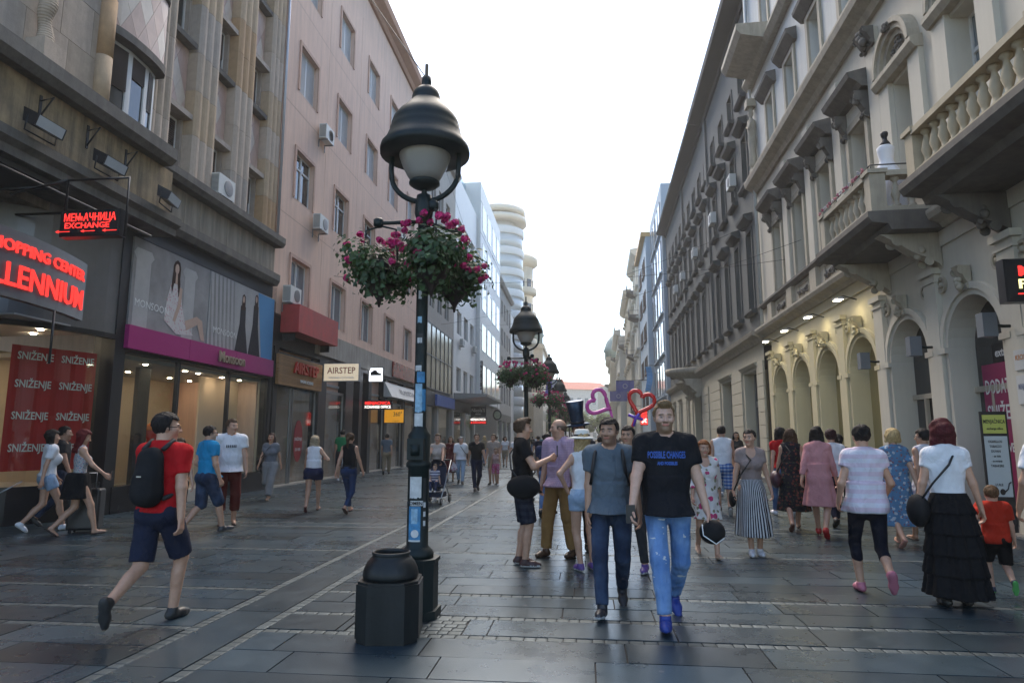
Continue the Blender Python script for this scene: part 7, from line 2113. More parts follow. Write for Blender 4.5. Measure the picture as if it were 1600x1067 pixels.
    if hair and hair['s'] != 'none':
        q = SDF(hh * 1.15); st = hair['s']; e = hair.get('e', 0.012)
        q.ell((0, -0.016, 0.036), (0.078 + e, 0.096 + e, 0.087 + e), 0.02)
        fz = hair.get('line', 0.062)
        def facecut(P, fz=fz):      # keep the face free
            return np.minimum(np.minimum((P[..., 1] - 0.012 - 0.35 * np.maximum(0, P[..., 2] - 0.02)), fz + 0.02 * 0 - P[..., 2] + 0.25 * np.maximum(0, 0.08 - P[..., 1])), 0.3)
        if st == 'bald':
            q.cutfn(lambda P: P[..., 2] - 0.035); q.cutfn(lambda P: P[..., 1] - 0.03); q.cutfn(lambda P: -0.05 - P[..., 2])
        elif st == 'short':
            q.cutfn(facecut); q.cutfn(lambda P: -0.05 + 0.9 * np.maximum(0, P[..., 1] + 0.02) - P[..., 2])
            if hair.get('quiff'): q.ell((0, 0.05, 0.115), (0.055, 0.05, 0.03), 0.02)
        else:
            q.cutfn(facecut)
            Ls = {'bob': 0.12, 'long': 0.34, 'pony': 0.05, 'bun': 0.05}[st] if 'len' not in hair else hair['len']
            if st in ('bob', 'long'):
                for a in (-1, -0.5, 0, 0.5, 1):
                    q.cone((a * 0.07, -0.05 + 0.035 * abs(a), 0.0), (a * 0.085 * (1.0 if st == 'bob' else 1.15), -0.06 + 0.04 * abs(a), -Ls), 0.042, 0.032 if st == 'bob' else 0.026, 0.03)
            elif st == 'pony':
                q.cone((0, -0.10, 0.03), (0, -0.15, -0.02), 0.03, 0.035, 0.02); q.cone((0, -0.15, -0.02), (0.01, -0.13, -0.22), 0.035, 0.015, 0.02); q.cutfn(lambda P: np.where(P[..., 1] > -0.10, -0.055 - P[..., 2], -1))
            elif st == 'bun':
                q.ell((0, -0.085, 0.085), (0.045, 0.045, 0.042), 0.015); q.cutfn(lambda P: -0.055 - P[..., 2])
        part('hair', q, hair_mat(hair['c']), 0.009 if st in ('bob', 'long', 'pony') else 0.006, sd_ + 9, post=lambda V: (V * hs) @ HR.T + HC, fq=3.5 if st in ('bob', 'long') else 5.0)
    if glasses:
        mb = MB(); 
        for s in (-1, 1):
            mb.add([tuple(((np.array([s * 0.034 + 0.024 * math.cos(a), 0.103 - 0.006 * abs(math.cos(a)), 0.004 + 0.018 * math.sin(a)]) * hs) @ HR.T + HC) * k) for a in [2 * math.pi * i / 12 for i in range(12)]], [tuple(range(12))])
            mb.tube([tuple(((np.array(p) * hs) @ HR.T + HC) * k) for p in ((s * 0.056, 0.095, 0.008), (s * 0.082, 0.0, 0.008))], 0.003, 5)
        mb.build('glasses', mat('dark lens', (0.01, 0.01, 0.012), 0.15, var=0), root)
    P = dict(root=root, k=k, T=T, arms=arms, legs=legs, HR=HR, HC=HC, H=H, sw=sw, hs=hs, heading=heading, torso=torso, hb=hb, loc=np.array([x, y, 0.0]))
    PEOPLE.append(P)
    return P
def pw(P, p):
    """person-space point (1.755 m tall figure) to world"""
    q = np.array(p, float) * P['k']; a = -R(P['heading']); c, s = math.cos(a), math.sin(a)
    return (P['loc'][0] + c * q[0] - s * q[1], P['loc'][1] + s * q[0] + c * q[1], q[2])
def attach(P, name, label, cat, group=None):
    """a thing carried by a person, in the person's frame"""
    t = thing(name, label, cat, tuple(P['loc']), -R(P['heading']), group)
    t.scale = (P['k'],) * 3
    return t
C_ = cloth
DEN = C_('dark denim', (0.022, 0.032, 0.06), 'denim', (0.05, 0.075, 0.13)); DENM = C_('mid denim', (0.06, 0.11, 0.22), 'denim', (0.14, 0.22, 0.36)); DENL = C_('light denim', (0.26, 0.36, 0.5), 'denim', (0.4, 0.5, 0.62)); RIP = C_('ripped denim', (0.10, 0.20, 0.42), 'ripped', (0.2, 0.33, 0.56))
BLK = C_('black', (0.012, 0.012, 0.013)); WHT = C_('white', (0.70, 0.70, 0.72)); NAVY = C_('navy', (0.018, 0.022, 0.042)); RED = C_('red', (0.42, 0.012, 0.015)); GRY = C_('grey blue', (0.13, 0.16, 0.19)); KHK = C_('khaki', (0.30, 0.24, 0.16)); BRN = C_('brown', (0.27, 0.16, 0.06)); DK = C_('charcoal', (0.03, 0.03, 0.033))
SH = lambda c, s=None, **k: dict(m=mat('shoe %.2f %.2f %.2f' % c, c, 0.5, var=0.15, vscale=20), ms=mat('sole %.2f %.2f' % ((s or c)[0], (s or c)[2]), s or c, 0.7, var=0.1), **k)
S_BK, S_WH, S_BKW = SH((0.02, 0.02, 0.02)), SH((0.65, 0.65, 0.68), (0.6, 0.6, 0.6)), SH((0.03, 0.03, 0.035), (0.5, 0.5, 0.5)); S_SAND = SH((0.07, 0.04, 0.03), open=1); S_TAN = SH((0.28, 0.17, 0.10), open=1)
H_BK, H_BR, H_BL, H_RD, H_GR = (0.014, 0.011, 0.010), (0.06, 0.035, 0.02), (0.42, 0.30, 0.15), (0.10, 0.012, 0.012), (0.30, 0.29, 0.28)
tee = lambda m, **k: dict(m=m, **k); pants = lambda m, **k: dict(k='pants', m=m, **k); shorts = lambda m, **k: dict(k='shorts', m=m, **k)
SK1, SK2, SK3 = (0.47, 0.27, 0.18), (0.40, 0.225, 0.145), (0.54, 0.33, 0.24)
# --- left side
P1 = person('man in red tee and navy shorts walking with a black backpack', -3.68, 5.5, 1.80, 3, 'm', 'stepR', tee(RED, sleeve=0.62, hem=0.90), shorts(NAVY, e=0.02, e1=0.034, len=0.92), S_BK, dict(s='short', c=H_BK, e=0.016), SK1, head_yaw=48, glasses=True, feet=dict(fl=(-0.06, -0.42, 0.26, 72)), wide=1.04)
person('woman with black hair in white tee and denim shorts pulling a bag', -9.15, 10.55, 1.72, 38, 'f', 'walkR', tee(WHT, e=0.03, sleeve=0.6), shorts(DENL, e=0.018, len=0.42), S_WH, dict(s='long', c=H_BK, e=0.022), SK1)
P3 = person('woman with dark red hair in floral top and black skirt looking at a phone', -8.2, 10.1, 1.72, 45, 'f', 'walkR', tee(C_('small floral', (0.42, 0.42, 0.42), 'floral', (0.12, 0.22, 0.30), (0.38, 0.10, 0.15), 30), sleeve=0, scoop=1, e=0.008), dict(k='skirt', m=BLK, hem=0.60, flare=0.03, rip=0.006), SH((0.05, 0.03, 0.025), open=1), dict(s='long', c=H_RD, e=0.02, len=0.26), SK1, head_pitch=-18, hands=dict(hr=(0.22, 0.34, 1.02), hl=(-0.16, 0.36, 1.02)))
person('man with cropped dark hair half hidden behind the two women', -9.55, 11.3, 1.80, 60, 'm', 'walkL', tee(DK), pants(DEN), S_BK, dict(s='short', c=H_BK), SK2)
person('child in white top partly hidden behind the man in red', -6.75, 10.5, 1.55, 150, 'f', 'stand', tee(WHT, sleeve=0.5), shorts(DK), S_WH, dict(s='bob', c=H_BR), SK3, child=False)
person('man in bright blue tee and denim shorts with grey socks', -6.3, 10.6, 1.79, 32, 'm', 'walkR', tee(C_('bright blue', (0.02, 0.24, 0.46)), e=0.02, hem=0.88), shorts(DEN, e=0.028, e1=0.04, len=1.02), SH((0.03, 0.03, 0.035), (0.1, 0.1, 0.1)), dict(s='short', c=H_BK), SK1, glasses=True, head_yaw=15, hands=dict(hr=(0.24, 0.10, 0.90), hl=(-0.20, 0.12, 0.98)))
P6 = person('man in white printed tee and maroon cropped trousers, hand on hip', -6.5, 11.66, 1.90, 148, 'm', 'stand', tee(WHT, e=0.022, hem=0.88), pants(C_('maroon', (0.11, 0.022, 0.018)), e=0.02, e1=0.03, len=1.62), S_SAND, dict(s='short', c=H_BR), SK1, wide=1.08, head_yaw=-35, hands=dict(hr=(0.21, 0.02, 1.02, (1, -0.5, 0)), hl=(-0.26, 0.10, 0.86)))
P7 = person('woman in grey tee and loose grey trousers with a shoulder bag', -8.05, 16.4, 1.72, 172, 'f', 'walkL', tee(C_('mid grey', (0.16, 0.17, 0.19))), pants(C_('light grey', (0.24, 0.24, 0.24)), e=0.03, e1=0.06, len=1.9), S_TAN, dict(s='long', c=(0.045, 0.02, 0.015), len=0.2), SK1)
person('woman with long blond hair in white tank and navy shorts', -5.87, 13.98, 1.64, -10, 'f', 'walkR', tee(WHT, sleeve=0, scoop=1, hem=0.86, flare=0.03, e=0.012), shorts(C_('navy print', (0.02, 0.025, 0.06)), e=0.045, len=0.36), SH((0.10, 0.03, 0.03), open=1), dict(s='long', c=(0.34, 0.27, 0.18), e=0.02, len=0.28), SK1, hands=dict(hr=(0.24, 0.22, 1.22)))
person('man in green tee and dark shorts facing the shoe shop', -9.0, 24.0, 1.86, -18, 'm', 'stand', tee(C_('green', (0.02, 0.20, 0.08))), shorts(DK, len=0.95, e=0.03), S_WH, dict(s='short', c=H_BK), SK1)
person('small child in white clothes beside the man in green', -8.72, 23.6, 1.22, -20, 'm', 'stand', tee(WHT), shorts(C_('pale grey', (0.45, 0.47, 0.5)), len=0.9), S_WH, dict(s='short', c=H_BK), SK1, child=True)
person('woman in black tank top and dark blue jeans walking away', -5.02, 13.82, 1.70, 4, 'f', 'walkL', tee(BLK, sleeve=0, e=0.008, hem=0.93), pants(C_('blue jeans', (0.02, 0.035, 0.08), 'denim', (0.035, 0.06, 0.13)), e=0.006), SH((0.35, 0.08, 0.06), (0.05, 0.04, 0.03), open=1), dict(s='pony', c=H_BR), SK1)
person('man in grey blue tee and khaki trousers at the shop door', -8.67, 28.5, 1.78, -8, 'm', 'walkR', tee(GRY), pants(KHK, e=0.025), S_BK, dict(s='short', c=H_BK), SK1)
P12 = person('woman in beige sleeveless top pushing the stroller', -3.75, 16.7, 1.70, 178, 'f', 'walkL', tee(C_('beige', (0.42, 0.36, 0.32)), sleeve=0.15), pants(DEN), S_WH, dict(s='bun', c=H_BR), SK1, hands=dict(hr=(0.2, 0.42, 1.02), hl=(-0.2, 0.42, 1.02)))
person('woman in dark maroon dress behind the stroller', -4.95, 24.2, 1.62, 175, 'f', 'stand', tee(C_('dark maroon', (0.10, 0.025, 0.025)), hem=0.35, flare=0.12, n='dress'), None, S_BK, dict(s='bob', c=H_BR), SK1)
P14 = person('grey haired man in white shirt and jeans with a plastic bag', -4.3, 22.8, 1.64, 170, 'm', 'walkL', tee(WHT, sleeve=0.95, e=0.025, hem=0.88), pants(DENL, e=0.02), S_BK, dict(s='short', c=H_GR), SK3)
person('man in black polo and dark trousers walking towards the lamp', -3.27, 19.9, 1.72, 165, 'm', 'walkR', tee(BLK), pants(NAVY), S_BK, dict(s='short', c=H_BK, line=0.075), SK1)
person('person in beige tee holding a child by the hand', -3.15, 22.7, 1.70, 190, 'm', 'stand', tee(C_('beige2', (0.36, 0.30, 0.26))), shorts(KHK), S_BK, dict(s='short', c=H_BR), SK1)
person('little girl in pink flowered shorts before the beige shirted person', -3.0, 22.2, 1.22, 180, 'f', 'stand', tee(C_('pinkish', (0.45, 0.30, 0.28)), sleeve=0), shorts(C_('pink print', (0.5, 0.08, 0.2), 'floral', (0.55, 0.5, 0.5), (0.1, 0.08, 0.2), 25)), S_WH, dict(s='pony', c=H_BR), SK1, child=True)
# --- middle
P17 = person('man in black tee and dark shorts raising a phone, shoulder bag at his side', -0.80, 8.4, 1.79, 82, 'm', 'stand', tee(BLK, e=0.018, hem=0.86), shorts(C_('dark print', (0.02, 0.022, 0.035), 'plaid', (0.03, 0.035, 0.05), (0.5, 0.5, 0.6), 12), e=0.03, e1=0.04, len=0.98), SH((0.05, 0.02, 0.02), (0.55, 0.55, 0.55)), dict(s='short', c=H_BR, e=0.018, quiff=1), SK1, hands=dict(hr=(0.14, 0.33, 1.28), hl=(-0.10, 0.33, 1.26)))
person('man in dark blue tee and jeans seen from behind the photographer', -0.78, 13.6, 1.68, 10, 'm', 'walkR', tee(C_('dark blue', (0.02, 0.03, 0.07))), pants(DENM), S_BK, dict(s='short', c=H_BK), SK2)
person('balding man in lilac checked shirt and brown trousers', -0.36, 9.1, 1.81, 214, 'm', 'stand', tee(C_('lilac check', (0.48, 0.36, 0.44), 'plaid', (0.40, 0.30, 0.40), (0.85, 0.75, 0.85), 45), sleeve=0.85, e=0.022, hem=0.88), pants(BRN, e=0.024, e1=0.03), SH((0.06, 0.03, 0.015)), dict(s='bald', c=(0.10, 0.07, 0.05)), SK1, beard=0.25, feet=dict(fr=(0.14, 0.12, 0.085, 0), fl=(-0.14, -0.08, 0.085, 0)), head_yaw=45)
P20 = person('woman with blond hair and white hat in white top and denim shorts', -0.04, 8.15, 1.62, -22, 'f', 'stand', tee(WHT, sleeve=0, scoop=1, e=0.008, hem=0.99), shorts(DENL, e=0.016, len=0.38), SH((0.10, 0.05, 0.22), (0.5, 0.45, 0.5)), dict(s='long', c=H_BL, len=0.24, e=0.02), SK1, hands=dict(hl=(-0.22, 0.0, 1.02, (-1, -0.4, 0)), hr=(0.26, 0.05, 0.84)), feet=dict(fr=(0.14, 0.05, 0.085, 0), fl=(-0.05, 0.0, 0.085, 0)))
P21 = person('street performer in dark clothes and a tall blue top hat holding balloons', -0.10, 9.5, 1.79, 175, 'm', 'stand', tee(DK), pants(DK), S_BK, dict(s='short', c=H_BK), SK2, hands=dict(hl=(-0.42, 0.18, 1.32), hr=(0.25, 0.2, 1.0)))
P22 = person('man in grey tee and dark jeans striding with a backpack strap', 0.22, 6.35, 1.77, 186, 'm', 'walkR', tee(C_('slate tee', (0.10, 0.125, 0.15)), e=0.018, hem=0.87), pants(DEN, e=0.012, e1=0.016), SH((0.02, 0.02, 0.025), (0.4, 0.42, 0.45), high=0.04), dict(s='short', c=H_BK, e=0.014), SK2, beard=0.38, head_yaw=12, hands=dict(hr=(0.20, 0.06, 0.88), hl=(-0.27, 0.0, 0.84)))
person('man in dark tee and purple sneakers standing behind the two striding men', 0.52, 8.3, 1.70, 200, 'm', 'stand', tee(DK), pants(DK), SH((0.10, 0.05, 0.22), (0.5, 0.45, 0.5)), dict(s='short', c=H_BK), SK2, feet=dict(fl=(-0.2, 0.1, 0.085, 0)))
P24 = person('tall bearded man in black lettered tee and ripped blue jeans', 0.70, 6.05, 1.90, 180, 'm', 'walkR', tee(C_('black tee', (0.012, 0.013, 0.016)), e=0.02, hem=0.83, sleeve=0.6), pants(RIP, e=0.010, e1=0.014, len=1.93), SH((0.015, 0.04, 0.24), (0.02, 0.05, 0.28), high=0.01), dict(s='short', c=(0.16, 0.10, 0.05), quiff=1, line=0.07), SK3, beard=0.72, hands=dict(hr=(0.30, 0.20, 0.88), hl=(-0.32, 0.06, 0.84)), wide=1.05)
P25 = person('older woman in white flowered tunic with short copper hair', 1.60, 9.35, 1.55, 176, 'f', 'walkL', tee(C_('white floral', (0.62, 0.58, 0.55), 'floral', (0.45, 0.05, 0.14), (0.20, 0.20, 0.12), 9), hem=0.56, flare=0.02, sleeve=1.5, e=0.018, se=0.014, n='tunic', scoop=1), None, SH((0.5, 0.35, 0.25), open=1), dict(s='bob', c=(0.20, 0.07, 0.025), len=0.06, e=0.02), SK1)
person('man in white tank top and blue plaid shorts walking away', 2.86, 14.5, 1.85, 5, 'm', 'walkL', tee(WHT, sleeve=0, e=0.018, hem=0.86), shorts(C_('blue plaid', (0.08, 0.16, 0.38), 'plaid', (0.35, 0.4, 0.5), (0.4, 0.45, 0.6), 14), e=0.03, len=0.95), S_BKW, dict(s='short', c=H_BK), SK2)
person('blond woman in pink print blouse beyond the white tank top', 3.6, 18.5, 1.68, 0, 'f', 'walkR', tee(C_('pink blouse', (0.5, 0.33, 0.36), 'floral', (0.45, 0.2, 0.25), (0.5, 0.45, 0.45), 22)), pants(DENL), S_WH, dict(s='bob', c=H_BL), SK1)
P27 = person('woman in taupe top and black and white striped wide trousers', 2.23, 9.45, 1.67, 182, 'f', 'stand', tee(C_('taupe', (0.27, 0.21, 0.19)), sleeve=0.5, e=0.008, hem=0.96, scoop=1), dict(k='skirt', m=C_('bw stripe', (0.55, 0.55, 0.55), 'vstripe', (0.015, 0.016, 0.025), None, 6.4), hem=0.27, flare=0.06, rip=0.025, fold=5), S_WH, dict(s='bun', c=H_BK, e=0.01), SK1, head_yaw=32, feet=dict(fr=(0.05, 0.05, 0.085, 0), fl=(-0.07, 0.0, 0.085, 0)))
person('woman in red top and jeans with white sneakers walking away', 3.94, 14.1, 1.80, -6, 'f', 'walkL', tee(RED, sleeve=0.45), pants(DENM, e=0.008), S_WH, dict(s='long', c=H_BK, e=0.025, len=0.18), SK1)
P29 = person('woman in dark sleeveless dress with a large handbag', 3.55, 12.1, 1.75, 12, 'f', 'walkR', tee(C_('dark floral', (0.02, 0.02, 0.025), 'floral', (0.16, 0.05, 0.04), (0.05, 0.06, 0.03), 16), sleeve=0, hem=0.32, flare=0.1, n='dress'), None, SH((0.12, 0.05, 0.03), open=1), dict(s='long', c=H_BR, len=0.2), SK1)
person('woman in long pink dress and red shoes leaning towards her friend', 3.74, 11.35, 1.78, 22, 'f', 'walkL', tee(C_('dusty pink', (0.52, 0.24, 0.24)), sleeve=1.7, hem=0.47, flare=0.09, rip=0.02, n='dress', e=0.012), None, SH((0.40, 0.015, 0.015)), dict(s='long', c=H_BK, len=0.18), SK1, lean=6)
person('woman in sheer white blouse and navy trousers walking away', 4.44, 12.7, 1.74, 8, 'f', 'walkR', tee(WHT, e=0.02, hem=0.88, sleeve=0.7), pants(NAVY, e=0.008), S_BK, dict(s='bun', c=(0.03, 0.012, 0.012), e=0.025), SK1)
person('dark haired woman half hidden behind the pink striped tee', 5.0, 13.9, 1.66, 5, 'f', 'walkL', tee(DK), pants(DK), S_BK, dict(s='pony', c=H_BK), SK2)
person('woman in pink and white striped tee and black cropped leggings', 2.84, 7.25, 1.72, 6, 'f', 'stepL', tee(C_('pink stripe', (0.62, 0.60, 0.66), 'hstripe', (0.60, 0.49, 0.57), None, 11.5), e=0.024, hem=0.82, flare=0.04, sleeve=0.4), pants(C_('leggings', (0.010, 0.011, 0.018)), e=0.004, len=1.42), SH((0.42, 0.14, 0.2), (0.3, 0.1, 0.14)), dict(s='bun', c=H_BK, e=0.012), SK1, hands=dict(hr=(0.24, 0.22, 1.0), hl=(-0.24, 0.12, 0.95)))
person('woman with short blond hair in a long blue flowered dress', 4.55, 10.5, 1.72, 4, 'f', 'walkR', tee(C_('blue floral', (0.10, 0.20, 0.32), 'floral', (0.42, 0.45, 0.48), (0.20, 0.10, 0.13), 15), sleeve=0.6, hem=0.30, flare=0.12, rip=0.02, n='dress'), None, SH((0.40, 0.2, 0.16), open=1), dict(s='bob', c=(0.45, 0.32, 0.15), len=0.05, e=0.022), SK1)
person('woman with short dark hair and sunglasses in a pale flowered dress', 5.12, 10.8, 1.72, -12, 'f', 'walkL', tee(C_('pale floral', (0.55, 0.55, 0.60), 'floral', (0.30, 0.30, 0.42), (0.42, 0.36, 0.42), 13), sleeve=0, hem=0.45, flare=0.10, rip=0.02, n='dress'), None, S_SAND, dict(s='short', c=H_BK, e=0.02), SK2, head_yaw=-35, glasses=True)
P35 = person('woman with dark red hair in white tee and long tiered black skirt', 3.45, 6.9, 1.72, 8, 'f', 'stand', tee(WHT, e=0.014, hem=0.99, sleeve=0.45), dict(k='skirt', m=C_('tier black', (0.009, 0.009, 0.010)), hem=0.10, flare=0.08, rip=0.02, fold=13, tiers=5), S_BK, dict(s='bob', c=(0.07, 0.012, 0.014), len=0.16, e=0.026), SK1, hands=dict(hr=(0.31, 0.02, 0.80), hl=(-0.28, 0.02, 0.84)))
person('small boy in red tee and black shorts held by the hand', 4.12, 7.4, 1.08, 12, 'm', 'stepL', tee(C_('boy red', (0.45, 0.035, 0.018)), e=0.03, hem=0.82, sleeve=0.7), shorts(BLK, e=0.035, len=0.95), SH((0.02, 0.03, 0.06), (0.12, 0.45, 0.12)), dict(s='short', c=(0.12, 0.07, 0.035), e=0.012), SK3, child=True, hands=dict(hl=(-0.30, 0.08, 1.12), hr=(0.28, 0.05, 0.84)))
person('man in white tee and dark trousers looking down', 4.22, 6.5, 1.82, 20, 'm', 'walkL', tee(WHT, e=0.024, sleeve=0.62, hem=0.88), pants(DK), S_BK, dict(s='short', c=H_BK, e=0.016), SK2, head_pitch=-25, hands=dict(hl=(-0.30, 0.10, 0.92), hr=(0.27, 0.1, 0.9)))
# --- distant crowd: individuals built at low detail
rr = random.Random(11)
FC = [BLK, WHT, NAVY, GRY, RED, DK, KHK, C_('teal', (0.03, 0.14, 0.16)), C_('pale pink', (0.45, 0.3, 0.3))]
FN = ['black', 'white', 'navy', 'grey', 'red', 'charcoal', 'khaki', 'teal', 'pale pink']
HC_N = {H_BK: 'black', H_BR: 'brown', H_BL: 'blond', H_GR: 'grey'}
spots = [(-2.2, 31), (-1.1, 27.5), (-0.3, 24), (0.2, 29), (1.3, 22), (1.9, 26), (2.6, 31), (0.8, 35), (-3.4, 35), (-4.6, 33), (-2.6, 41), (-0.6, 44), (1.2, 46), (3.2, 40), (4.2, 27), (4.9, 22.5), (-2.9, 27.8), (-5.8, 38), (2.2, 52), (-1.5, 55), (0.4, 18.5), (4.6, 33)] + [(rr.uniform(-6.5, 5.0), 32 + 1.4 * i_ + rr.uniform(-0.6, 0.6)) for i_ in range(38)]
bt = ['trousers', 'shorts', 'jeans']
seen = {}
for i, (x, y) in enumerate(spots):
    ci, bi = (i * 5 + 2) % 9, i % 3; sx = 'mf'[i % 2]; hc = [H_BK, H_BR, H_BL, H_BK, H_GR][i % 5]; hd = rr.choice([0, 8, -8, 175, 185, 172])
    lab = 'distant walker in %s top and %s %s, %s hair, %s' % (FN[ci], ['dark', 'khaki', 'blue'][bi], bt[bi], HC_N[hc], 'walking away' if abs(hd) < 20 else 'coming nearer')
    person(lab, x, y, rr.uniform(1.62, 1.84), hd, sx, rr.choice(['walkL', 'walkR']), tee(FC[ci]), [pants(DK), shorts(KHK), pants(DENM)][bi], S_BK, dict(s='short' if sx == 'm' else 'long', c=hc), rr.choice([SK1, SK2, SK3]), group='distant walkers down the street')

# =================================================================== things people wear or carry
M_BAG = mat('black nylon', (0.010, 0.010, 0.011), 0.8, spec=0.2, var=0.2, vscale=12, bump=0.3, bscale=40); M_STRAP = mat('black strap', (0.012, 0.012, 0.013), 0.7, var=0.1)
def blob(t, name, m, fn, h=0.012, wr=0.0):
    q = SDF(h); fn(q); V, F = q.mesh(wr, 3); return put(name, np_mesh(name, V, F, m), t)
t = attach(P1, 'backpack', 'black backpack on the man in the red tee', 'backpack')
blob(t, 'bag', M_BAG, lambda q: (q.cone((0, -0.17, 1.08), (0, -0.165, 1.33), 0.135, 0.115, 0.04, (1, 0.62, 1)), q.cone((0, -0.235, 1.06), (0, -0.23, 1.18), 0.10, 0.09, 0.03, (1, 0.5, 1))), wr=0.003)
for s in (-1, 1):
    mb = MB(); mb.tube([(s * 0.09, -0.14, 1.42), (s * 0.10, -0.03, 1.495), (s * 0.115, 0.10, 1.40), (s * 0.14, 0.135, 1.22), (s * 0.17, 0.06, 1.08), (s * 0.12, -0.14, 1.02)], 0.02, 6); mb.build('strap', M_STRAP, t)
mb = MB(); mb.box(-0.02, 0.02, -0.29, -0.285, 1.2, 1.21); mb.build('zip_pull', mat('zip metal', (0.4, 0.4, 0.4), 0.3, 0.9, var=0), t)
def shoulder_bag(P, label, side, zc=0.92, size=(0.17, 0.075, 0.13), m=M_BAG, cross=True, yoff=0.0):
    t = attach(P, 'shoulder_bag', label, 'bag'); s = side
    cx = s * 0.27
    blob(t, 'bag', m, lambda q: q.ell((cx, yoff, zc), size if abs(s) == 1 else size, 0.02), wr=0.003)
    sx = -s * 0.10 if cross else s * 0.13
    mb = MB(); mb.tube([(cx, yoff - 0.05, zc + 0.08), (s * 0.17, -0.14, 1.15), (0.02 * s, -0.155, 1.33), (sx, -0.03, 1.49), (0.02 * s, 0.15, 1.33), (s * 0.17, 0.15, 1.12), (cx, yoff + 0.05, zc + 0.08)], 0.011, 6); mb.build('strap', M_STRAP, t)
    return t
shoulder_bag(P17, 'black camera bag hanging at the hip of the man raising a phone', 1, 0.95, (0.10, 0.20, 0.14))
shoulder_bag(P7, 'small black crossbody bag of the woman in grey', 1, 0.95, (0.09, 0.08, 0.11))
shoulder_bag(P35, 'round black crossbody bag of the woman in the tiered skirt', -1, 0.88, (0.10, 0.14, 0.16))
shoulder_bag(P14, 'black crossbody bag of the grey haired man', -1, 1.0, (0.06, 0.10, 0.11))
shoulder_bag(P29, 'large dark handbag of the woman in the dark dress', -1, 0.85, (0.10, 0.16, 0.15), mat('plum leather', (0.05, 0.015, 0.025), 0.5, var=0.1), cross=False)
shoulder_bag(P27, 'black handbag held by the woman in striped trousers', 1, 0.78, (0.05, 0.10, 0.12), cross=False)
t = attach(P22, 'backpack', 'dark backpack worn by the man in the grey tee', 'backpack')
blob(t, 'bag', M_BAG, lambda q: q.cone((0, -0.20, 1.06), (0, -0.19, 1.34), 0.13, 0.11, 0.03, (1, 0.55, 1)))
for s in (-1, 1):
    mb = MB(); mb.tube([(s * 0.09, -0.13, 1.42), (s * 0.115, -0.02, 1.495), (s * 0.125, 0.095, 1.40), (s * 0.15, 0.135, 1.24), (s * 0.175, 0.05, 1.12)], 0.017, 6); mb.build('strap', M_STRAP, t)
w = P24['arms'][-1][2]
t = attach(P24, 'black_cap', 'black cap with white trim held by the tall bearded man', 'cap')
blob(t, 'crown', M_BAG, lambda q: (q.ell((w[0] - 0.03, w[1] + 0.03, w[2] - 0.16), (0.10, 0.085, 0.095), 0.02),), 0.01)
mb = MB(); mb.tube([(w[0] - 0.11, w[1] + 0.08, w[2] - 0.2), (w[0] - 0.04, w[1] + 0.12, w[2] - 0.24), (w[0] + 0.05, w[1] + 0.09, w[2] - 0.18), (w[0] + 0.05, w[1] + 0.06, w[2] - 0.1)], 0.005, 6); mb.build('piping', mat('print white', (0.7, 0.7, 0.68), 0.6), t)
def phone(P, s, label):
    el, wr = P['arms'][s][1], P['arms'][s][2]; d = (wr - el) / np.linalg.norm(wr - el); c = wr + d * 0.10
    t = attach(P, 'phone', label, 'phone'); mb = MB(); mb.box(c[0] - 0.036, c[0] + 0.036, c[1] + 0.015, c[1] + 0.024, c[2] - 0.02, c[2] + 0.12); mb.build('case', M_SIGNBLK, t)
    mb = MB(); mb.box(c[0] - 0.032, c[0] + 0.032, c[1] + 0.012, c[1] + 0.0145, c[2] - 0.012, c[2] + 0.112); mb.build('screen', mat('phone screen', (0.05, 0.06, 0.08), 0.1, var=0), t)
phone(P17, 1, 'phone raised by the man in black to take a picture'); phone(P3, 1, 'phone held by the woman with red hair'); phone(P24, 1, 'phone in the hand of the tall bearded man')
# white hat
t = attach(P20, 'sun_hat', 'white brimmed hat with a black band on the blond woman', 'hat'); hc = P20['HC']
mb = MB(); mb.lathe([(0.20, 0.04), (0.205, 0.047), (0.12, 0.068), (0.102, 0.075), (0.10, 0.13), (0.085, 0.165), (0.05, 0.17), (0.01, 0.155)], 0, 0, 26); mb.build('hat_body', mat('white straw', (0.68, 0.66, 0.6), 0.8, var=0.06, vscale=30), t, tuple(hc))
mb = MB(); mb.lathe([(0.106, 0.075), (0.106, 0.10)], 0, 0, 26); mb.build('hat_band', M_BLACK, t, tuple(hc))
t = attach(P21, 'top_hat', 'tall flared blue sequin top hat on the street performer', 'hat'); hc = P21['HC']
mb = MB(); mb.lathe([(0.17, 0.07), (0.175, 0.078), (0.10, 0.085), (0.095, 0.10), (0.10, 0.24), (0.13, 0.40), (0.12, 0.41), (0.01, 0.405)], 0, 0, 24); mb.build('hat_body', mat('sequin blue', (0.012, 0.03, 0.06), 0.35, 0.5, var=0.6, vscale=30), t, tuple(hc), (R(-8), R(8), 0))
mb = MB(); mb.lathe([(0.102, 0.10), (0.103, 0.13)], 0, 0, 24); mb.build('hat_band', M_BLACK, t, tuple(hc), (R(-8), R(8), 0))
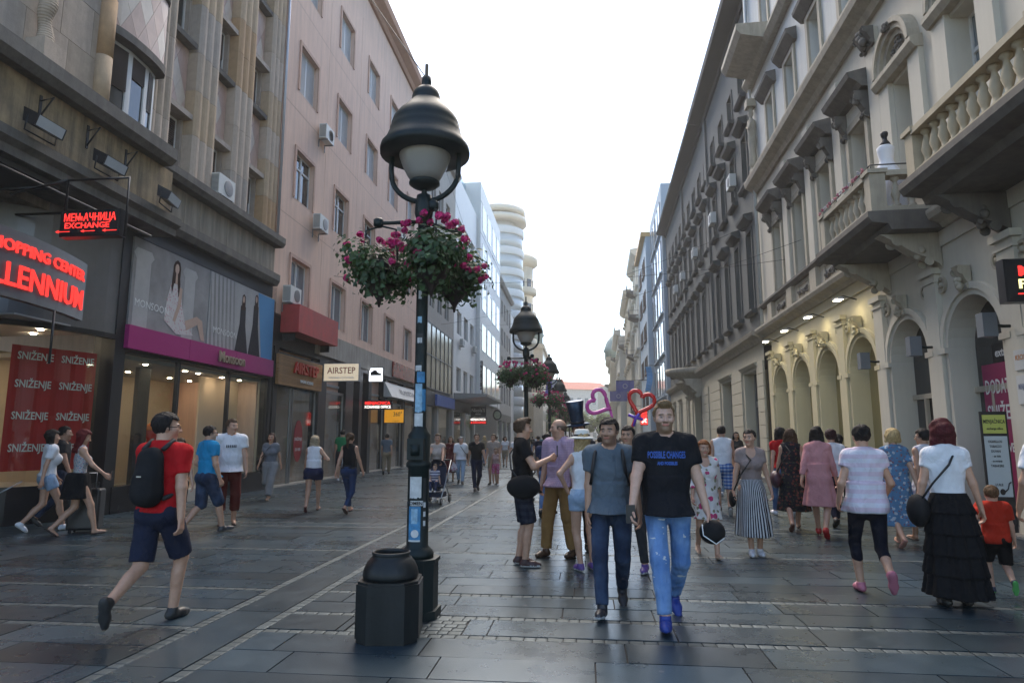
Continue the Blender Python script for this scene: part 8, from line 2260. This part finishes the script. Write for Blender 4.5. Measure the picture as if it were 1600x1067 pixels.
# heart balloons
def heart(cx, cz, s, tilt, y):
    pts = []
    for i in range(33):
        a = 2 * math.pi * i / 32; hx = 16 * math.sin(a) ** 3 / 17; hz = (13 * math.cos(a) - 5 * math.cos(2 * a) - 2 * math.cos(3 * a) - math.cos(4 * a)) / 17
        X, Z = hx * s, hz * s; pts.append((cx + X * math.cos(tilt) - Z * math.sin(tilt), y, cz + X * math.sin(tilt) + Z * math.cos(tilt)))
    return pts
def bal(name, label, cx, cz, s, tilt, c, rz=0.0, tail=(0, 0)):
    t = thing(name, label, 'balloon', (cx, 9.42, cz), rz); m = mat('balloon %.2f' % c[0], c, 0.22, var=0.05)
    mb = MB(); mb.tube(heart(0, 0, s, tilt, 0), 0.029, 10, caps=False); mb.build('heart_loop', m, t)
    bx, bz = s * math.sin(tilt) * 1.0, -s * math.cos(tilt) * 1.0
    mb = MB(); mb.tube([(bx, 0, bz), (bx + tail[0] * 0.5, 0, bz + tail[1] * 0.5), (bx + tail[0], 0, bz + tail[1])], 0.02, 8); mb.build('stem', mat('balloon stem %.2f' % c[0], tuple(x * 0.6 + 0.05 for x in c) if c[0] < 0.5 else c, 0.25, var=0), t)
bal('heart_balloon', 'twisted pink heart balloon above the crowd', 0.19, 2.05, 0.19, R(62), (0.50, 0.07, 0.28), R(15), (0.06, -0.3))
bal('heart_balloon', 'red heart shaped balloon with violet stem above the crowd', 0.78, 2.06, 0.19, R(-18), (0.55, 0.02, 0.015), R(-5), (-0.12, -0.28))
t = thing('balloon_knot', 'violet twisted balloon knot under the red heart', 'balloon', (0.70, 9.40, 1.84)); mb = MB(); mb.tube([(-0.1, 0, 0.04), (0, 0, 0), (0.1, 0, -0.03)], 0.022, 8); mb.build('twist', mat('violet balloon', (0.13, 0.05, 0.42), 0.25, var=0), t); mb = MB(); mb.tube([(-0.03, -0.02, -0.12), (0, -0.02, 0), (0.05, -0.02, 0.05)], 0.021, 8); mb.build('twist', MATS['violet balloon'], t)
# lettering on shirts: letters wrapped on the chest
def shirt_text(P, body, size, z, m, width, e=0.021, back=False):
    me = text_mesh(body, size, 'CENTER', 0.0, 0.002, width)
    q = SDF(0.02); P['torso'](q, e)
    co = np.array([v.co[:] for v in me.vertices], np.float32)
    def D(p):
        d = np.full(len(p), 9.0, np.float32)
        for fn, l, u, k_, op in q.pr:
            dd = fn(p); t = np.clip(0.5 + 0.5 * (dd - d) / k_, 0, 1); d = dd + (d - dd) * t - k_ * t * (1 - t)
        return d
    s = -1 if back else 1
    p = np.stack([-co[:, 0] * s, np.full(len(co), 0.40 * s), z + co[:, 1]], -1).astype(np.float32)
    for _ in range(30): p[:, 1] -= s * np.clip(D(p), -0.02, 0.05) * 0.8
    p[:, 1] += s * 0.007
    for v, a in zip(me.vertices, p): v.co = Vector(a.tolist()) * P['k']
    me.materials.append(m); put('lettering', me, P['root'])
BLUP = mat('blue shirt print', (0.03, 0.10, 0.40), 0.7, var=0.1)
shirt_text(P24, 'POSSIBLE CHANGES', 0.075, 1.30, BLUP, 0.30); shirt_text(P24, 'AND POSSIBLES', 0.035, 1.235, BLUP, 0.16)
shirt_text(P6, 'IIIIII', 0.06, 1.30, mat('dark shirt print', (0.06, 0.06, 0.06), 0.7, var=0), 0.16, 0.024)
# stroller with a child
t = thing('stroller', 'navy pushchair with grey frame pushed by the woman in beige', 'stroller', (-3.62, 15.95, 0), R(-4))
M_STRF = mat('stroller frame', (0.35, 0.36, 0.38), 0.35, 0.6, var=0.05); M_STRC = mat('stroller cloth', (0.02, 0.025, 0.05), 0.85, var=0.15)
for s in (-1, 1):
    mb = MB(); mb.tube([(s * 0.24, 0.5, 1.02), (s * 0.24, 0.25, 0.7), (s * 0.23, -0.35, 0.1)], 0.014, 8); mb.build('frame_tube', M_STRF, t)
    mb = MB(); mb.tube([(s * 0.235, 0.05, 0.48), (s * 0.25, 0.38, 0.12)], 0.014, 8); mb.build('frame_tube', M_STRF, t)
    for yy, r in ((-0.36, 0.085), (0.38, 0.11)):
        w_ = thing('wheel_', 'x', 'x') if False else None
        mb = MB(); n = 18
        vs = []
        for a in range(n):
            an = 2 * math.pi * a / n
            for b in range(6):
                bn = 2 * math.pi * b / 6; vs.append((s * 0.25 + 0.018 * math.cos(bn), yy + (r - 0.018 + 0.018 * math.sin(bn)) * math.cos(an), r + (r - 0.018 + 0.018 * math.sin(bn)) * math.sin(an)))
        mb.add(vs, [(a * 6 + b, a * 6 + (b + 1) % 6, ((a + 1) % n) * 6 + (b + 1) % 6, ((a + 1) % n) * 6 + b) for a in range(n) for b in range(6)], True)
        wh = mb.build('wheel', M_BLACK, t); mb = MB(); mb.tube([(s * 0.235, yy, r), (s * 0.265, yy, r)], r * 0.55, 12); mb.build('rim', M_STRF, wh)
mb = MB(); mb.tube([(-0.24, 0.5, 1.02), (0, 0.53, 1.03), (0.24, 0.5, 1.02)], 0.018, 8); mb.build('handle', M_BLACK, t)
mb = MB(); mb.prism([(-0.25, 0.42), (0.12, 0.36), (0.3, 0.85), (0.26, 0.87), (0.08, 0.42), (-0.25, 0.48)], 'x', -0.2, 0.2); mb.build('seat', M_STRC, t)
mb = MB(); mb.lathe([(0.24, 0.0), (0.22, 0.12), (0.14, 0.21), (0.02, 0.25)], 0, 0, 20, a0=R(0), a1=R(180)); mb.build('hood', M_STRC, t, (0, 0.12, 0.8))
mb = MB(); mb.box(-0.19, 0.19, -0.1, 0.3, 0.16, 0.28); mb.build('basket', M_STRC, t)
person('small child in striped top sitting in the pushchair', -3.62, 15.88, 0.92, 178, 'f', 'stand', tee(C_('toddler stripe', (0.45, 0.45, 0.5), 'hstripe', (0.08, 0.09, 0.16), None, 16), e=0.03), pants(C_('toddler dark', (0.04, 0.05, 0.1)), e=0.02), S_WH, dict(s='short', c=H_BR), SK3, child=True, feet=dict(fr=(0.1, 0.42, 0.62, -10), fl=(-0.1, 0.42, 0.62, -10)))
PEOPLE[-1]['root'].location.z = -0.02 + 0.02
# suitcases
t = thing('suitcase', 'upright black suitcase beside the woman in the black skirt', 'suitcase', (-8.35, 10.5, 0), R(20))
mb = MB(); mb.box(-0.24, 0.24, -0.15, 0.15, 0.05, 0.72); o_ = mb.build('shell', mat('black suitcase', (0.014, 0.014, 0.015), 0.4, var=0.2, bump=0.2), t)
bv = o_.modifiers.new('b', 'BEVEL'); bv.width = 0.04; bv.segments = 3
mb = MB(); mb.tube([(0.16, -0.12, 0.72), (0.16, -0.12, 0.98), (-0.16, -0.12, 0.98), (-0.16, -0.12, 0.72)], 0.011, 6); mb.build('handle', M_STRF, t)
for sx in (-0.18, 0.18):
    for sy in (-0.1, 0.1): mb = MB(); mb.tube([(sx - 0.015, sy, 0.03), (sx + 0.015, sy, 0.03)], 0.03, 10); mb.build('wheel', M_BLACK, t)
t = thing('travel_bag', 'dark wheeled bag with a blue sticker trailing behind the woman in white', 'suitcase', (-9.9, 9.75, 0), R(30))
blob(t, 'shell', mat('dark nylon bag', (0.025, 0.026, 0.03), 0.5, var=0.2), lambda q: q.cone((-0.22, 0, 0.30), (0.25, 0, 0.48), 0.22, 0.18, 0.03, (1, 0.8, 1)), 0.02, 0.004)
mb = MB(); mb.box(0.18, 0.32, -0.155, -0.15, 0.42, 0.56); mb.build('sticker', mat('bright blue sticker', (0.05, 0.3, 0.8), 0.3, var=0.3, vscale=20), t)
mb = MB(); mb.tube([(0.35, 0, 0.6), (0.75, 0.05, 0.85)], 0.012, 6); mb.build('handle', M_STRF, t)
for s in (-0.12, 0.12): mb = MB(); mb.tube([(-0.3, s - 0.02, 0.05), (-0.3, s + 0.02, 0.05)], 0.05, 10); mb.build('wheel', M_BLACK, t)
# plastic bag of the grey haired man
t = attach(P14, 'plastic_bag', 'white and pink printed plastic bag carried by the grey haired man', 'bag'); w = P14['arms'][1][2]
blob(t, 'bag', C_('plastic', (0.6, 0.55, 0.58), 'floral', (0.5, 0.1, 0.25), (0.3, 0.3, 0.35), 14, rough=0.4), lambda q: q.cone((w[0], w[1], w[2] - 0.12), (w[0], w[1], w[2] - 0.3), 0.05, 0.13, 0.03, (1, 0.6, 1)), 0.02, 0.006)
# ------------------------------------------------------------ bright evening haze filling the street
mb = MB(); mb.box(-60, 60, -12, 235, -1.2, 46)
hz = mb.build('haze', None)
hz['kind'] = 'stuff'
m = bpy.data.materials.new('street haze'); m.use_nodes = True; t = m.node_tree; t.nodes.clear()
out = t.nodes.new('ShaderNodeOutputMaterial'); pv = t.nodes.new('ShaderNodeVolumePrincipled')
pv.inputs['Color'].default_value = (0.95, 0.95, 0.95, 1); pv.inputs['Density'].default_value = 0.0009; pv.inputs['Anisotropy'].default_value = 0.5
t.links.new(pv.outputs[0], out.inputs['Volume'])
hz.data.materials.clear(); hz.data.materials.append(m)
hz.data.polygons.foreach_set('material_index', [0] * len(hz.data.polygons))
